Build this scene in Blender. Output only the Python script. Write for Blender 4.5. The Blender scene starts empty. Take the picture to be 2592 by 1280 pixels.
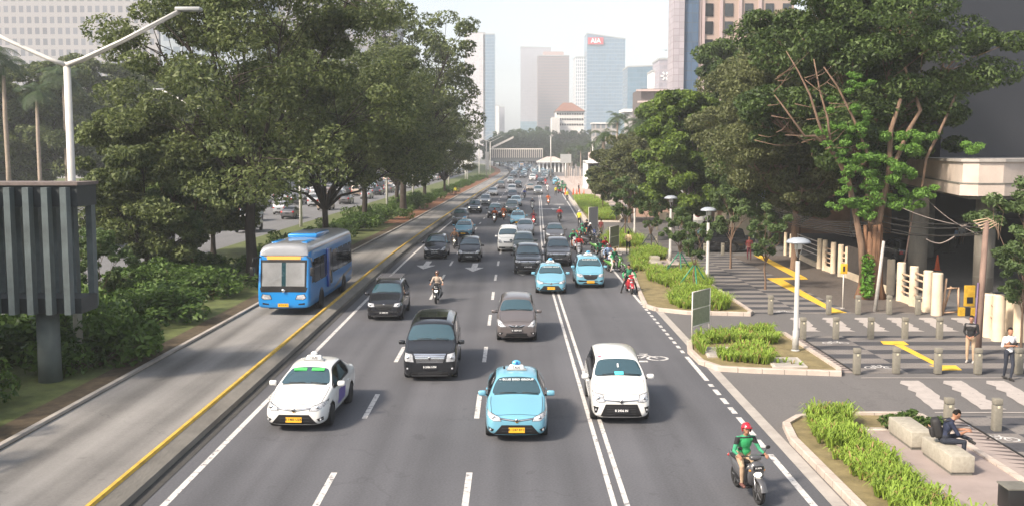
import bpy, bmesh, math, random
import numpy as np
from mathutils import Vector, Matrix, noise
from mathutils.bvhtree import BVHTree
from math import radians as R, sin, cos, pi
random.seed(5)
scene = bpy.context.scene
col = scene.collection
# ------------------------------------------------------------------ camera
CAMZ = 7.7
FPX = 2588.0                       # focal length in pixels of the 2592 px wide photograph
PITCH = math.atan((640-385.4)/FPX)
cd = bpy.data.cameras.new('camera')
cam = bpy.data.objects.new('camera', cd); col.objects.link(cam)
cam.location = (0, 0, CAMZ); cam.rotation_euler = (pi/2-PITCH, 0, 0)
cd.sensor_width = 36; cd.lens = 36*FPX/2592; cd.clip_start = .3; cd.clip_end = 9000
scene.camera = cam
# ------------------------------------------------------------------ sky, sun, exposure
SUN_EL, SUN_AZ = 40, 214           # azimuth measured from +Y clockwise is converted below
sd = Vector((-.80*cos(R(SUN_EL)), -.60*cos(R(SUN_EL)), sin(R(SUN_EL))))   # direction to the sun
w = bpy.data.worlds.new('World'); scene.world = w; w.use_nodes = True
nt = w.node_tree; bg = nt.nodes['Background']
sky = nt.nodes.new('ShaderNodeTexSky'); sky.sky_type = 'NISHITA'; sky.sun_disc = False
sky.sun_elevation = R(SUN_EL); sky.sun_rotation = math.atan2(sd.x, sd.y)
sky.air_density = 1.0; sky.dust_density = 3.0; sky.ozone_density = 1.0
hs = nt.nodes.new('ShaderNodeHueSaturation'); hs.inputs['Saturation'].default_value = .5
hs.inputs['Value'].default_value = .86
nt.links.new(sky.outputs[0], hs.inputs['Color']); nt.links.new(hs.outputs[0], bg.inputs['Color'])
bg.inputs['Strength'].default_value = .15
sl = bpy.data.lights.new('sun', 'SUN'); sun = bpy.data.objects.new('sun', sl); col.objects.link(sun)
sl.energy = 3.6; sl.angle = R(8); sl.color = (1, .86, .70)
sun.rotation_euler = sd.to_track_quat('Z', 'Y').to_euler()
scene.view_settings.view_transform = 'Standard'; scene.view_settings.look = 'None'
scene.view_settings.exposure = .98; scene.view_settings.gamma = 1
scene.cycles.max_bounces = 6; scene.cycles.volume_bounces = 2; scene.cycles.transparent_max_bounces = 8
scene.cycles.use_denoising = True
# ------------------------------------------------------------------ helpers
_ct, _st = cos(PITCH), sin(PITCH)
def P(px, py, z=0.0):
    """photo pixel -> the point where its sight line meets the level z"""
    u = (px-1296)/FPX; v = (py-640)/FPX
    d = Vector((u, _ct - v*_st, -_st - v*_ct))
    t = (z-CAMZ)/d.z
    return Vector((d.x*t, d.y*t, z))
def PD(px, py, Y):
    """photo pixel -> point at distance Y"""
    u = (px-1296)/FPX; v = (py-640)/FPX
    d = Vector((u, _ct - v*_st, -_st - v*_ct)); t = Y/d.y
    return Vector((d.x*t, Y, CAMZ+d.z*t))
def CP(cx, cy, ox, oy, s):        # reading from an enlarged crop
    return (ox+cx/s, oy+cy/s)

def tag(o, label=None, cat=None, group=None, kind=None):
    if label: o['label'] = label
    if cat: o['category'] = cat
    if group: o['group'] = group
    if kind: o['kind'] = kind
    return o
def link(o, parent=None):
    col.objects.link(o)
    if parent is not None: o.parent = parent
    return o
def empty(name, loc=(0, 0, 0), rz=0, parent=None):
    o = bpy.data.objects.new(name, None); o.empty_display_size = .3
    o.location = loc; o.rotation_euler = (0, 0, rz)
    return link(o, parent)
def kids(o): return list(o.children)
def copy_tree(o, parent=None):
    c = o.copy(); col.objects.link(c); c.parent = parent
    for ch in kids(o): copy_tree(ch, c)
    return c
def remove_tree(o):
    for ch in kids(o): remove_tree(ch)
    bpy.data.objects.remove(o)
def eval_mesh(o):
    dg = bpy.context.evaluated_depsgraph_get(); dg.update()
    return bpy.data.meshes.new_from_object(o.evaluated_get(dg), preserve_all_data_layers=True, depsgraph=dg)

class MB:
    """mesh builder: vertices, faces, material index per face, smooth flag"""
    def __init__(s): s.v = []; s.f = []; s.m = []; s.s = []; s.mats = []
    def mi(s, mat):
        if mat not in s.mats: s.mats.append(mat)
        return s.mats.index(mat)
    def add(s, vs, fs, mat, smooth=False, M=None):
        o = len(s.v)
        if M is not None: vs = [M @ Vector(v) for v in vs]
        s.v += [tuple(v) for v in vs]; k = s.mi(mat)
        for f in fs: s.f.append([i+o for i in f]); s.m.append(k); s.s.append(smooth)
        return s
    def box(s, c, d, mat, bev=0, rot=None, M=None, taper=1):
        """centre, size"""
        bm = bmesh.new(); bmesh.ops.create_cube(bm, size=1)
        for v in bm.verts:
            k = taper if v.co.z > 0 else 1
            v.co = Vector((v.co.x*d[0]*k, v.co.y*d[1]*k, v.co.z*d[2]))
        if bev: bmesh.ops.bevel(bm, geom=bm.edges[:], offset=bev, segments=2, affect='EDGES', profile=.5)
        T = Matrix.Translation(c)
        if rot: T = T @ Matrix.Rotation(rot[2], 4, 'Z') @ Matrix.Rotation(rot[1], 4, 'Y') @ Matrix.Rotation(rot[0], 4, 'X')
        if M is not None: T = M @ T
        s.frombm(bm, mat, bev > 0, T); bm.free(); return s
    def frombm(s, bm, mat, smooth=False, M=None):
        bm.verts.index_update()
        s.add([v.co.copy() for v in bm.verts], [[v.index for v in f.verts] for f in bm.faces], mat, smooth, M)
    def tube(s, pts, rs, mat, n=8, caps=True, smooth=True):
        pts = [Vector(p) for p in pts]
        if not hasattr(rs, '__len__'): rs = [rs]*len(pts)
        vs = []; fs = []; u = None
        for i, p in enumerate(pts):
            d = (pts[min(i+1, len(pts)-1)]-pts[max(i-1, 0)])
            d = d.normalized() if d.length > 1e-9 else Vector((0, 0, 1))
            if u is None: u = d.orthogonal().normalized()
            else:
                u = u-d*u.dot(d); u = u.normalized() if u.length > 1e-6 else d.orthogonal().normalized()
            w_ = d.cross(u)
            for k in range(n):
                a = 2*pi*k/n; vs.append(p+(u*cos(a)+w_*sin(a))*rs[i])
        for i in range(len(pts)-1):
            for k in range(n):
                a = i*n+k; b = i*n+(k+1) % n; fs.append([a, b, b+n, a+n])
        if caps: fs += [list(range(n))[::-1], [(len(pts)-1)*n+k for k in range(n)]]
        return s.add(vs, fs, mat, smooth)
    def lathe(s, prof, c, mat, n=16, axis='Z', smooth=True, M=None):
        """prof: (radius, height)"""
        vs = []; fs = []
        for (r, h) in prof:
            for k in range(n):
                a = 2*pi*k/n; x, y = r*cos(a), r*sin(a)
                v = {'Z': (x, y, h), 'X': (h, x, y), 'Y': (x, h, y)}[axis]
                vs.append(Vector(v)+Vector(c))
        m = len(prof)
        for i in range(m-1):
            for k in range(n):
                a = i*n+k; b = i*n+(k+1) % n; fs.append([a, b, b+n, a+n])
        fs += [list(range(n))[::-1], [(m-1)*n+k for k in range(n)]]
        return s.add(vs, fs, mat, smooth, M)
    def ball(s, c, r, mat, n=12, m=8, M=None, smooth=True):
        if not hasattr(r, '__len__'): r = (r, r, r)
        vs = [Vector(c)+Vector((0, 0, -r[2]))]; fs = []
        for i in range(1, m):
            t = -pi/2+pi*i/m
            for k in range(n):
                a = 2*pi*k/n; vs.append(Vector(c)+Vector((r[0]*cos(t)*cos(a), r[1]*cos(t)*sin(a), r[2]*sin(t))))
        vs.append(Vector(c)+Vector((0, 0, r[2]))); L = len(vs)-1
        for k in range(n):
            fs.append([0, 1+(k+1) % n, 1+k]); fs.append([L, 1+(m-2)*n+k, 1+(m-2)*n+(k+1) % n])
        for i in range(m-2):
            for k in range(n):
                a = 1+i*n+k; b = 1+i*n+(k+1) % n; fs.append([a, b, b+n, a+n])
        return s.add(vs, fs, mat, smooth, M)
    def prism(s, poly, z0, z1, mat, M=None, top=None):
        n = len(poly); area = sum(poly[i][0]*poly[(i+1) % n][1]-poly[(i+1) % n][0]*poly[i][1] for i in range(n))
        if area < 0: poly = poly[::-1]
        vs = [(p[0], p[1], z0) for p in poly]+[(p[0], p[1], z1) for p in poly]
        s.add(vs, [[i, (i+1) % n, (i+1) % n+n, i+n] for i in range(n)]+[list(range(n))[::-1]], mat, False, M)
        s.add([(p[0], p[1], z1) for p in poly], [list(range(n))], top or mat, False, M)
        return s
    def text(s, body, size, mat, M, ext=.004, align='CENTER'):
        cu = bpy.data.curves.new('t', 'FONT'); cu.body = body; cu.size = size; cu.extrude = ext
        cu.align_x = align; cu.align_y = 'CENTER'; cu.resolution_u = 2; cu.offset = size*.018
        o = bpy.data.objects.new('t', cu); col.objects.link(o)
        me = eval_mesh(o); vs = [M @ v.co for v in me.vertices]
        s.add(vs, [list(p.vertices) for p in me.polygons], mat)
        bpy.data.objects.remove(o); bpy.data.meshes.remove(me); return s
    def mesh(s, name):
        me = bpy.data.meshes.new(name); me.from_pydata(s.v, [], s.f)
        for m in s.mats: me.materials.append(m)
        me.polygons.foreach_set('material_index', s.m); me.polygons.foreach_set('use_smooth', s.s)
        me.update(); return me
    def build(s, name, parent=None, loc=None, rz=0):
        o = bpy.data.objects.new(name, s.mesh(name))
        if loc is not None: o.location = loc
        o.rotation_euler.z = rz
        return link(o, parent)

# ------------------------------------------------------------------ materials
_M = {}
def rgb(h):                         # sRGB hex -> linear
    h = h.lstrip('#'); c = [int(h[i:i+2], 16)/255 for i in (0, 2, 4)]
    return tuple(x/12.92 if x < .04045 else ((x+.055)/1.055)**2.4 for x in c)
def mat(name, c, rough=.6, metal=0, var=0, scale=4, bump=0, bscale=40, coat=0, spec=.5, em=None, ems=1, detail=6, stretch=None, ior=None):
    if name in _M: return _M[name]
    m = bpy.data.materials.new(name); m.use_nodes = True; t = m.node_tree; b = t.nodes['Principled BSDF']
    b.inputs['Base Color'].default_value = (*c, 1); b.inputs['Roughness'].default_value = rough
    b.inputs['Metallic'].default_value = metal; b.inputs['Specular IOR Level'].default_value = spec
    if ior: b.inputs['IOR'].default_value = ior
    if coat: b.inputs['Coat Weight'].default_value = coat; b.inputs['Coat Roughness'].default_value = .06
    if em: b.inputs['Emission Color'].default_value = (*em, 1); b.inputs['Emission Strength'].default_value = ems
    if var or bump:
        tc = t.nodes.new('ShaderNodeTexCoord'); mp = t.nodes.new('ShaderNodeMapping')
        t.links.new(tc.outputs['Object'], mp.inputs['Vector'])
        if stretch: mp.inputs['Scale'].default_value = stretch
    if var:
        n = t.nodes.new('ShaderNodeTexNoise'); n.inputs['Scale'].default_value = scale; n.inputs['Detail'].default_value = detail
        n.inputs['Roughness'].default_value = .65
        t.links.new(mp.outputs[0], n.inputs['Vector'])
        r = t.nodes.new('ShaderNodeMapRange'); r.inputs['From Min'].default_value = .25; r.inputs['From Max'].default_value = .75
        r.inputs['To Min'].default_value = 1-var; r.inputs['To Max'].default_value = 1+var
        t.links.new(n.outputs['Fac'], r.inputs['Value'])
        mx = t.nodes.new('ShaderNodeVectorMath'); mx.operation = 'SCALE'; mx.inputs[0].default_value = c
        t.links.new(r.outputs[0], mx.inputs['Scale']); t.links.new(mx.outputs[0], b.inputs['Base Color'])
    if bump:
        n2 = t.nodes.new('ShaderNodeTexNoise'); n2.inputs['Scale'].default_value = bscale; n2.inputs['Detail'].default_value = 4
        t.links.new(mp.outputs[0], n2.inputs['Vector'])
        bp = t.nodes.new('ShaderNodeBump'); bp.inputs['Strength'].default_value = bump; bp.inputs['Distance'].default_value = .02
        t.links.new(n2.outputs['Fac'], bp.inputs['Height']); t.links.new(bp.outputs[0], b.inputs['Normal'])
    _M[name] = m; return m
def nodes_of(m): return m.node_tree, m.node_tree.nodes['Principled BSDF']
def N(t, kind, **kw):
    n = t.nodes.new(kind)
    for k, v in kw.items():
        if k.startswith('i_'): n.inputs[k[2:].replace('_', ' ')].default_value = v
        else: setattr(n, k, v)
    return n
def mathn(t, op, a, b=None, c=None):
    n = t.nodes.new('ShaderNodeMath'); n.operation = op
    for i, x in enumerate((a, b, c)):
        if x is None: continue
        if isinstance(x, (int, float)): n.inputs[i].default_value = x
        else: t.links.new(x, n.inputs[i])
    return n.outputs[0]
def mixc(t, fac, a, b):
    n = t.nodes.new('ShaderNodeMix'); n.data_type = 'RGBA'
    for i, x in ((0, fac), (6, a), (7, b)):
        if isinstance(x, (int, float)): n.inputs[i].default_value = x
        elif isinstance(x, tuple): n.inputs[i].default_value = (*x, 1) if len(x) == 3 else x
        else: t.links.new(x, n.inputs[i])
    return n.outputs[2]
def leafmat(name, dark, light, trans=.35, rough=.55, cs=.35, dry=None):
    if name in _M: return _M[name]
    m = bpy.data.materials.new(name); m.use_nodes = True; t = m.node_tree; b = t.nodes['Principled BSDF']
    g = t.nodes.new('ShaderNodeNewGeometry'); tc = t.nodes.new('ShaderNodeTexCoord')
    nz = N(t, 'ShaderNodeTexNoise', i_Scale=cs, i_Detail=3.0); t.links.new(tc.outputs['Object'], nz.inputs['Vector'])
    f = mathn(t, 'ADD', mathn(t, 'MULTIPLY', g.outputs['Random Per Island'], .55), mathn(t, 'MULTIPLY', nz.outputs['Fac'], .9))
    f = mathn(t, 'SUBTRACT', f, .28); f.node.use_clamp = True
    c = mixc(t, f, dark, light)
    if dry: c = mixc(t, mathn(t, 'GREATER_THAN', mathn(t, 'FRACT', mathn(t, 'MULTIPLY', g.outputs['Random Per Island'], 37.7)), 1-dry[0]), c, dry[1])
    t.links.new(c, b.inputs['Base Color']); b.inputs['Roughness'].default_value = rough
    b.inputs['Specular IOR Level'].default_value = .35
    tr = t.nodes.new('ShaderNodeBsdfTranslucent'); t.links.new(c, tr.inputs['Color'])
    ms = t.nodes.new('ShaderNodeMixShader'); ms.inputs[0].default_value = trans
    t.links.new(b.outputs[0], ms.inputs[1]); t.links.new(tr.outputs[0], ms.inputs[2])
    t.links.new(ms.outputs[0], t.nodes['Material Output'].inputs['Surface'])
    _M[name] = m; return m

# ------------------------------------------------------------------ common materials
WHITEPAINT = mat('road_paint', (.58, .56, .54), .7, var=.2, scale=3, bump=.2)
def wear(m, under, amt=.60, scale=5):
    t = m.node_tree; b = t.nodes['Principled BSDF']; lk = b.inputs['Base Color'].links[0].from_socket
    tc = t.nodes.new('ShaderNodeTexCoord'); n = t.nodes.new('ShaderNodeTexNoise'); n.inputs['Scale'].default_value = scale; n.inputs['Detail'].default_value = 8; n.inputs['Roughness'].default_value = .75
    t.links.new(tc.outputs['Object'], n.inputs['Vector']); r = t.nodes.new('ShaderNodeMapRange'); r.inputs['From Min'].default_value = amt-.04; r.inputs['From Max'].default_value = amt+.04
    t.links.new(n.outputs['Fac'], r.inputs['Value']); x = t.nodes.new('ShaderNodeMix'); x.data_type = 'RGBA'; t.links.new(r.outputs[0], x.inputs[0]); t.links.new(lk, x.inputs[6]); x.inputs[7].default_value = (*under, 1); t.links.new(x.outputs[2], b.inputs['Base Color'])
wear(WHITEPAINT, (.15, .15, .16), .57)
YELLOWPAINT = mat('yellow_paint', (.72, .44, .06), .65, var=.15, scale=3)
CONC = mat('concrete', (.36, .33, .30), .85, var=.22, scale=1.6, bump=.4, bscale=25)
CONC_L = mat('pale_concrete', (.50, .45, .40), .85, var=.18, scale=1.4, bump=.4, bscale=25)
CONC_D = mat('dark_concrete', (.15, .145, .125), .85, var=.3, scale=2.5, bump=.4, bscale=25)
BLACKM = mat('black_trim', (.012, .012, .013), .45)
RUBBER = mat('rubber', (.015, .015, .016), .8)
CHROME = mat('chrome', (.75, .75, .76), .16, metal=1)
STEEL = mat('steel', (.45, .45, .46), .35, metal=.9)
ALLOY = mat('alloy', (.45, .45, .47), .3, metal=.8)
LAMPGLASS = mat('lamp_glass', (.42, .43, .45), .10, coat=1, var=.7, scale=11)
LAMPLIT = mat('lamp_lit', (.8, .8, .75), .2, em=(1, .93, .75), ems=1.6)
TAILRED = mat('tail_red', (.35, .01, .012), .2, coat=1)
AMBER = mat('amber', (.7, .25, .02), .3)
GLASS = mat('car_glass', (.02, .06, .075), .04, spec=1.0, ior=1.9)
GLASS_D = mat('car_glass_dark', (.010, .012, .014), .05, spec=.8, ior=1.55)
PL_BLACK = mat('plate_black', (.015, .015, .018), .4)
PL_YELLOW = mat('plate_yellow', (.78, .42, .02), .45)
WHITE = mat('white_plastic', (.78, .78, .77), .4)
GREYP = mat('grey_paint', (.34, .35, .35), .5, var=.1, scale=2)
SOIL = mat('soil', (.16, .085, .045), .95, var=.35, scale=4, bump=.6, bscale=12)
# ------------------------------------------------------------------ road geometry
_SY = [0, 60, 76, 90, 110, 150, 190, 250, 320, 390, 450, 500, 560, 620, 700, 800, 1000]
_SX = [0, 0, .1, .35, .8, 1.8, 2.7, 4.5, 6.5, 8, 7, 5, 2, -2, -9, -20, -50]
def sh(Y): return float(np.interp(Y, _SY, _SX))
def yrange(a, b):
    ys = [a]; y = a
    while y < b:
        y += 3 if y < 60 else 6 if y < 200 else 12
        ys.append(min(y, b))
    return ys
def ribbon(mb, x0, x1, a, b, z, m, curve=True, h=None):
    """strip between two lateral offsets following the road; h gives it thickness"""
    ys = yrange(a, b); vs = []; fs = []
    fx0 = x0 if callable(x0) else (lambda y: x0); fx1 = x1 if callable(x1) else (lambda y: x1)
    for y in ys:
        s_ = sh(y) if curve else 0
        vs += [(fx0(y)+s_, y, z), (fx1(y)+s_, y, z)]
    n = len(ys)
    fs = [[2*i, 2*i+1, 2*i+3, 2*i+2] for i in range(n-1)]
    mb.add(vs, fs, m)
    if h:
        o = [(v[0], v[1], z-h) for v in vs]; L = len(vs)
        fs = [[2*i+1, 2*i+1+L, 2*i+3+L, 2*i+3] for i in range(n-1)]+[[2*i, 2*i+2, 2*i+2+L, 2*i+L] for i in range(n-1)]
        fs += [[0, L, L+1, 1], [2*n-2, 2*n-1, 2*n-1+L, 2*n-2+L]]
        mb.add(vs+o, fs, m)
    return mb
def struct(name, mb, label=None, kind='structure'):
    o = mb.build(name); o['kind'] = kind
    if label: o['label'] = label
    return o
# asphalt with speckle, wheel tracks and stains
def asphalt(name, c, tracks=(), speck=.34, patch=.26, oil=.0):
    m = bpy.data.materials.new(name); m.use_nodes = True; t, b = nodes_of(m)
    tc = t.nodes.new('ShaderNodeTexCoord'); sx = t.nodes.new('ShaderNodeSeparateXYZ'); t.links.new(tc.outputs['Object'], sx.inputs[0])
    n1 = N(t, 'ShaderNodeTexNoise', i_Scale=18.0, i_Detail=3.0); n2 = N(t, 'ShaderNodeTexNoise', i_Scale=.22, i_Detail=6.0)
    mp = t.nodes.new('ShaderNodeMapping'); mp.inputs['Scale'].default_value = (1.1, .045, 1)
    n3 = N(t, 'ShaderNodeTexNoise', i_Scale=1.0, i_Detail=5.0)
    t.links.new(tc.outputs['Object'], n1.inputs['Vector']); t.links.new(tc.outputs['Object'], n2.inputs['Vector'])
    t.links.new(tc.outputs['Object'], mp.inputs['Vector']); t.links.new(mp.outputs[0], n3.inputs['Vector'])
    f = mathn(t, 'MULTIPLY_ADD', mathn(t, 'SUBTRACT', n1.outputs['Fac'], .5), speck*2, 1)
    f = mathn(t, 'MULTIPLY_ADD', mathn(t, 'SUBTRACT', n2.outputs['Fac'], .5), patch*2, f)
    f = mathn(t, 'MULTIPLY_ADD', mathn(t, 'SUBTRACT', n3.outputs['Fac'], .5), patch*2.4, f)
    vo = N(t, 'ShaderNodeTexVoronoi', i_Scale=.16, feature='DISTANCE_TO_EDGE'); wv = N(t, 'ShaderNodeVectorMath', operation='MULTIPLY_ADD'); wv.inputs[1].default_value = (2.4, 2.4, 0)
    n4 = N(t, 'ShaderNodeTexNoise', i_Scale=1.1, i_Detail=6.0); t.links.new(tc.outputs['Object'], n4.inputs['Vector']); t.links.new(n4.outputs['Color'], wv.inputs[0]); t.links.new(tc.outputs['Object'], wv.inputs[2]); t.links.new(wv.outputs[0], vo.inputs['Vector'])
    ck = mathn(t, 'MULTIPLY', mathn(t, 'LESS_THAN', vo.outputs['Distance'], .006), mathn(t, 'GREATER_THAN', n2.outputs['Fac'], .50))
    f = mathn(t, 'MULTIPLY_ADD', ck, -.10, f)
    st_ = N(t, 'ShaderNodeTexNoise', i_Scale=.9, i_Detail=2.0); t.links.new(tc.outputs['Object'], st_.inputs['Vector']); f = mathn(t, 'MULTIPLY_ADD', mathn(t, 'GREATER_THAN', st_.outputs['Fac'], .70), -.13, f)
    for (xc, wd, am) in tracks:
        d = mathn(t, 'ABSOLUTE', mathn(t, 'SUBTRACT', sx.outputs['X'], xc))
        k = mathn(t, 'SUBTRACT', 1, mathn(t, 'DIVIDE', d, wd)); k.node.use_clamp = True
        f = mathn(t, 'MULTIPLY_ADD', k, am, f)
    v = N(t, 'ShaderNodeVectorMath', operation='SCALE'); v.inputs[0].default_value = c
    t.links.new(f, v.inputs['Scale']); t.links.new(v.outputs[0], b.inputs['Base Color'])
    b.inputs['Roughness'].default_value = .78; b.inputs['Specular IOR Level'].default_value = .35
    bp = t.nodes.new('ShaderNodeBump'); bp.inputs['Strength'].default_value = .35; bp.inputs['Distance'].default_value = .01
    t.links.new(n1.outputs['Fac'], bp.inputs['Height']); t.links.new(bp.outputs[0], b.inputs['Normal'])
    return m
ASPH = asphalt('asphalt', (.105, .106, .116), tracks=[(x+d, .5, -.16) for x in (-5.95, -2.65, .7, 4.45) for d in (-.75, .75)]+[(x, .3, -.08) for x in (-5.95, -2.65, .7, 4.45)])
ASPH2 = asphalt('asphalt_pale', (.135, .128, .125), patch=.12)
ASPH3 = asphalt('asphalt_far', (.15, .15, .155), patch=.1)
BRTM = asphalt('busway_concrete', (.205, .198, .190), tracks=[(-10.0, .5, -.28), (-11.9, .5, -.30), (-11.0, .35, .12)], speck=.2, patch=.5)
GRASSM = mat('grass_ground', (.085, .105, .03), .95, var=.45, scale=1.3, bump=.8, bscale=20)
DRYG = mat('dry_grass', (.20, .16, .075), .95, var=.4, scale=2.2, bump=.8, bscale=25)
EARTH = mat('earth', (.06, .055, .03), .95, var=.5, scale=.35, bump=.5, bscale=8)
LEAFLITTER = mat('leaf_litter', (.17, .075, .035), .95, var=.5, scale=3, bump=.6, bscale=14)
PAVE_P = mat('pink_paving', (.42, .34, .30), .85, var=.14, scale=1.0)

mb = MB(); mb.add([(-3000, -60, -.30), (3000, -60, -.30), (3000, 6000, -.30), (-3000, 6000, -.30)], [[0, 1, 2, 3]], EARTH)
struct('ground', mb)
mb = MB(); ribbon(mb, -8.3, 7.25, -12, 1000, 0, ASPH, h=.29); struct('road', mb)
mb = MB(); ribbon(mb, 7.25, 120, -12, 900, -.01, ASPH2, h=.28); struct('side_road', mb)
# busway with its raised separator
brt_out = lambda y: float(np.interp(y, [0, 25, 50, 100, 200, 400], [-13.6, -13.3, -12.8, -12.2, -12.0, -12.0]))
brt_in = lambda y: float(np.interp(y, [0, 25, 50, 100, 200, 400], [-8.95, -8.95, -8.95, -8.95, -9.0, -9.0]))
mb = MB(); ribbon(mb, brt_out, brt_in, -12, 1000, .03, BRTM, h=.3); struct('busway', mb)
SEPM = mat('separator_concrete', (.20, .185, .16), .9, var=.4, scale=1.2, bump=.5, bscale=18, stretch=(1, .35, 1))
YKERB = mat('worn_yellow_kerb', (.56, .36, .05), .75, var=.35, scale=2.5, bump=.4, bscale=20)
def sepstrip(a, b):
    mb = MB(); ys = yrange(a, b); vs = []; fs = []
    prof = [(-8.97, .0), (-8.97, .30), (-8.93, .36), (-8.84, .36), (-8.80, .30), (-8.42, .16), (-8.40, .0)]
    for y in ys:
        for (x, z) in prof: vs.append((x+sh(y), y, z))
    n = len(prof)
    for i in range(len(ys)-1):
        for k in range(n-1):
            a_ = i*n+k; mb_ = [a_, a_+n, a_+n+1, a_+1]
            fs.append((mb_, k in (1, 2, 3)))
    mb.add(vs, [f for f, y_ in fs if y_], YKERB)
    mb.add(vs, [f for f, y_ in fs if not y_], SEPM)
    mb.add(vs, [list(range(n))], SEPM)
    return mb
o = sepstrip(-5, 330).build('road_separator')
tag(o, 'low raised concrete divider with worn yellow top between busway and road', 'divider')
mb = MB(); ribbon(mb, -8.4, -8.12, -10, 330, .012, mat('gutter', (.05, .048, .045), .9, var=.3, scale=3)); struct('gutter_strip', mb)
# median with trees, opposite carriageway, far verge
mb = MB(); ribbon(mb, -23.5, lambda y: brt_out(y)-.0, -12, 640, .05, GRASSM, h=.3); struct('median_ground', mb)
mb = MB(); ribbon(mb, lambda y: brt_out(y)-1.1, lambda y: brt_out(y)-.16, -12, 110, .062, mat('soil_strip', (.075, .055, .032), .95, var=.5, scale=3, bump=.6, bscale=14)); struct('verge_soil', mb)
mb = MB(); ribbon(mb, lambda y: brt_out(y)-2.6, lambda y: brt_out(y)-.16, 110, 620, .066, LEAFLITTER); struct('verge_soil', mb)
mb = MB(); ribbon(mb, lambda y: brt_out(y)-.16, brt_out, -12, 620, .14, CONC, h=.3); tag(mb.build('busway_kerb'), kind='structure')
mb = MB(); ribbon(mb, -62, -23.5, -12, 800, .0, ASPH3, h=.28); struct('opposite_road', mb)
mb = MB(); ribbon(mb, -140, -62, -12, 800, .06, GRASSM, h=.28); struct('far_verge', mb)
# road markings
mk = MB()
ribbon(mk, -7.72, -7.56, -5, 330, .005, WHITEPAINT)
for k in range(-3, 60):
    y0 = 21.1+8.05*k
    if y0 < 420:
        for x in (-4.3, -1.03): ribbon(mk, x-.075, x+.075, y0, y0+3.0, .005, WHITEPAINT)
ribbon(mk, 2.19, 2.31, -5, 183, .005, WHITEPAINT); ribbon(mk, 2.47, 2.59, -5, 183, .005, WHITEPAINT)
ex = 6.62
def edash(a, b, d, g, wd=.075):
    y = a
    while y < b: ribbon(mk, ex-wd, ex+wd, y, min(y+d, b), .005, WHITEPAINT); y += d+g
ribbon(mk, ex-.07, ex+.07, 52, 200, .005, WHITEPAINT)
edash(38.9, 51.8, .55, .42, .07); ribbon(mk, ex-.08, ex+.08, 34.1, 38.2, .005, WHITEPAINT)
edash(26.2, 33.6, .75, .42, .08); ribbon(mk, ex-.08, ex+.08, 20.6, 25.6, .005, WHITEPAINT); ribbon(mk, ex-.08, ex+.08, 0, 20.2, .005, WHITEPAINT)
# arrows painted in the lanes (traffic comes towards the footbridge)
def arrow(x, y, s=1.0, left=0):
    P_ = [(-.13, 3.2), (.13, 3.2), (.13, 1.5), (.42, 1.5), (0, 0), (-.42, 1.5), (-.13, 1.5)]
    mk.add([(x+sh(y)+a*s, y+b*s, .006) for a, b in P_], [[0, 6, 2, 1], [5, 4, 3]], WHITEPAINT)
for px, py in ((1071, 681), (1197, 687), (1323, 697)):
    p = P(px, py); arrow(p.x-sh(p.y), p.y, 1.55)
p = P(1401, 530); x0, y0 = p.x, p.y
mk.add([(x0-2.0, y0, .006), (x0-2.0, y0+1.2, .006), (x0-.2, y0+1.2, .006), (x0-.2, y0, .006)], [[0, 3, 2, 1]], WHITEPAINT)
mk.add([(x0-.2, y0-1.6, .006), (x0-.2, y0+2.8, .006), (x0+1.0, y0+.6, .006)], [[0, 2, 1]], WHITEPAINT)
p = P(1403, 521); mk.add([(p.x-1.2, p.y+3, .006), (p.x+1.6, p.y+3, .006), (p.x+1.6, p.y+4.4, .006), (p.x-1.2, p.y+4.4, .006)], [[0, 1, 2, 3]], WHITEPAINT)
def ring(mb, cx, cy, r, wd, z, m, ysc=1.0, n=20):
    vs = []; 
    for k in range(n):
        a = 2*pi*k/n
        for q in (r, r-wd): vs.append((cx+q*cos(a), cy+q*sin(a)*ysc, z))
    mb.add(vs, [[2*k, 2*((k+1) % n), 2*((k+1) % n)+1, 2*k+1] for k in range(n)], m)
def seg(mb, a, b, wd, z, m):
    a = Vector(a); b = Vector(b); d = (b-a).normalized(); n_ = Vector((-d.y, d.x))*wd/2
    mb.add([(*(a+n_), z), (*(a-n_), z), (*(b-n_), z), (*(b+n_), z)], [[0, 1, 2, 3]], m)
def bike(mb, c, s, z=.006):
    ring(mb, c.x-.55*s, c.y, .34*s, .09*s, z, WHITEPAINT); ring(mb, c.x+.55*s, c.y, .34*s, .09*s, z, WHITEPAINT)
    for a, b in (((-.55, 0), (-.2, .42)), ((-.2, .42), (.3, .42)), ((.3, .42), (.55, 0)), ((-.2, .42), (.02, 0)), ((-.55, 0), (.02, 0)), ((.02, 0), (.3, .42)), ((.3, .42), (.22, .66)), ((.08, .66), (.34, .66)), ((-.3, .58), (-.08, .58))):
        seg(mb, (c.x+a[0]*s, c.y+a[1]*s), (c.x+b[0]*s, c.y+b[1]*s), .09*s, z+.0015, WHITEPAINT)
bike(mk, P(1618, 906), 1.25)
seg(mk, P(1606, 914)[:2], P(1640, 914)[:2], .25, .0085, WHITEPAINT)
struct('road_marking', mk)
# gutter band along the right kerb
mb = MB(); ribbon(mb, 7.02, 7.34, -12, 200, .014, CONC, h=.1); struct('kerb_strip', mb)
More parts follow.
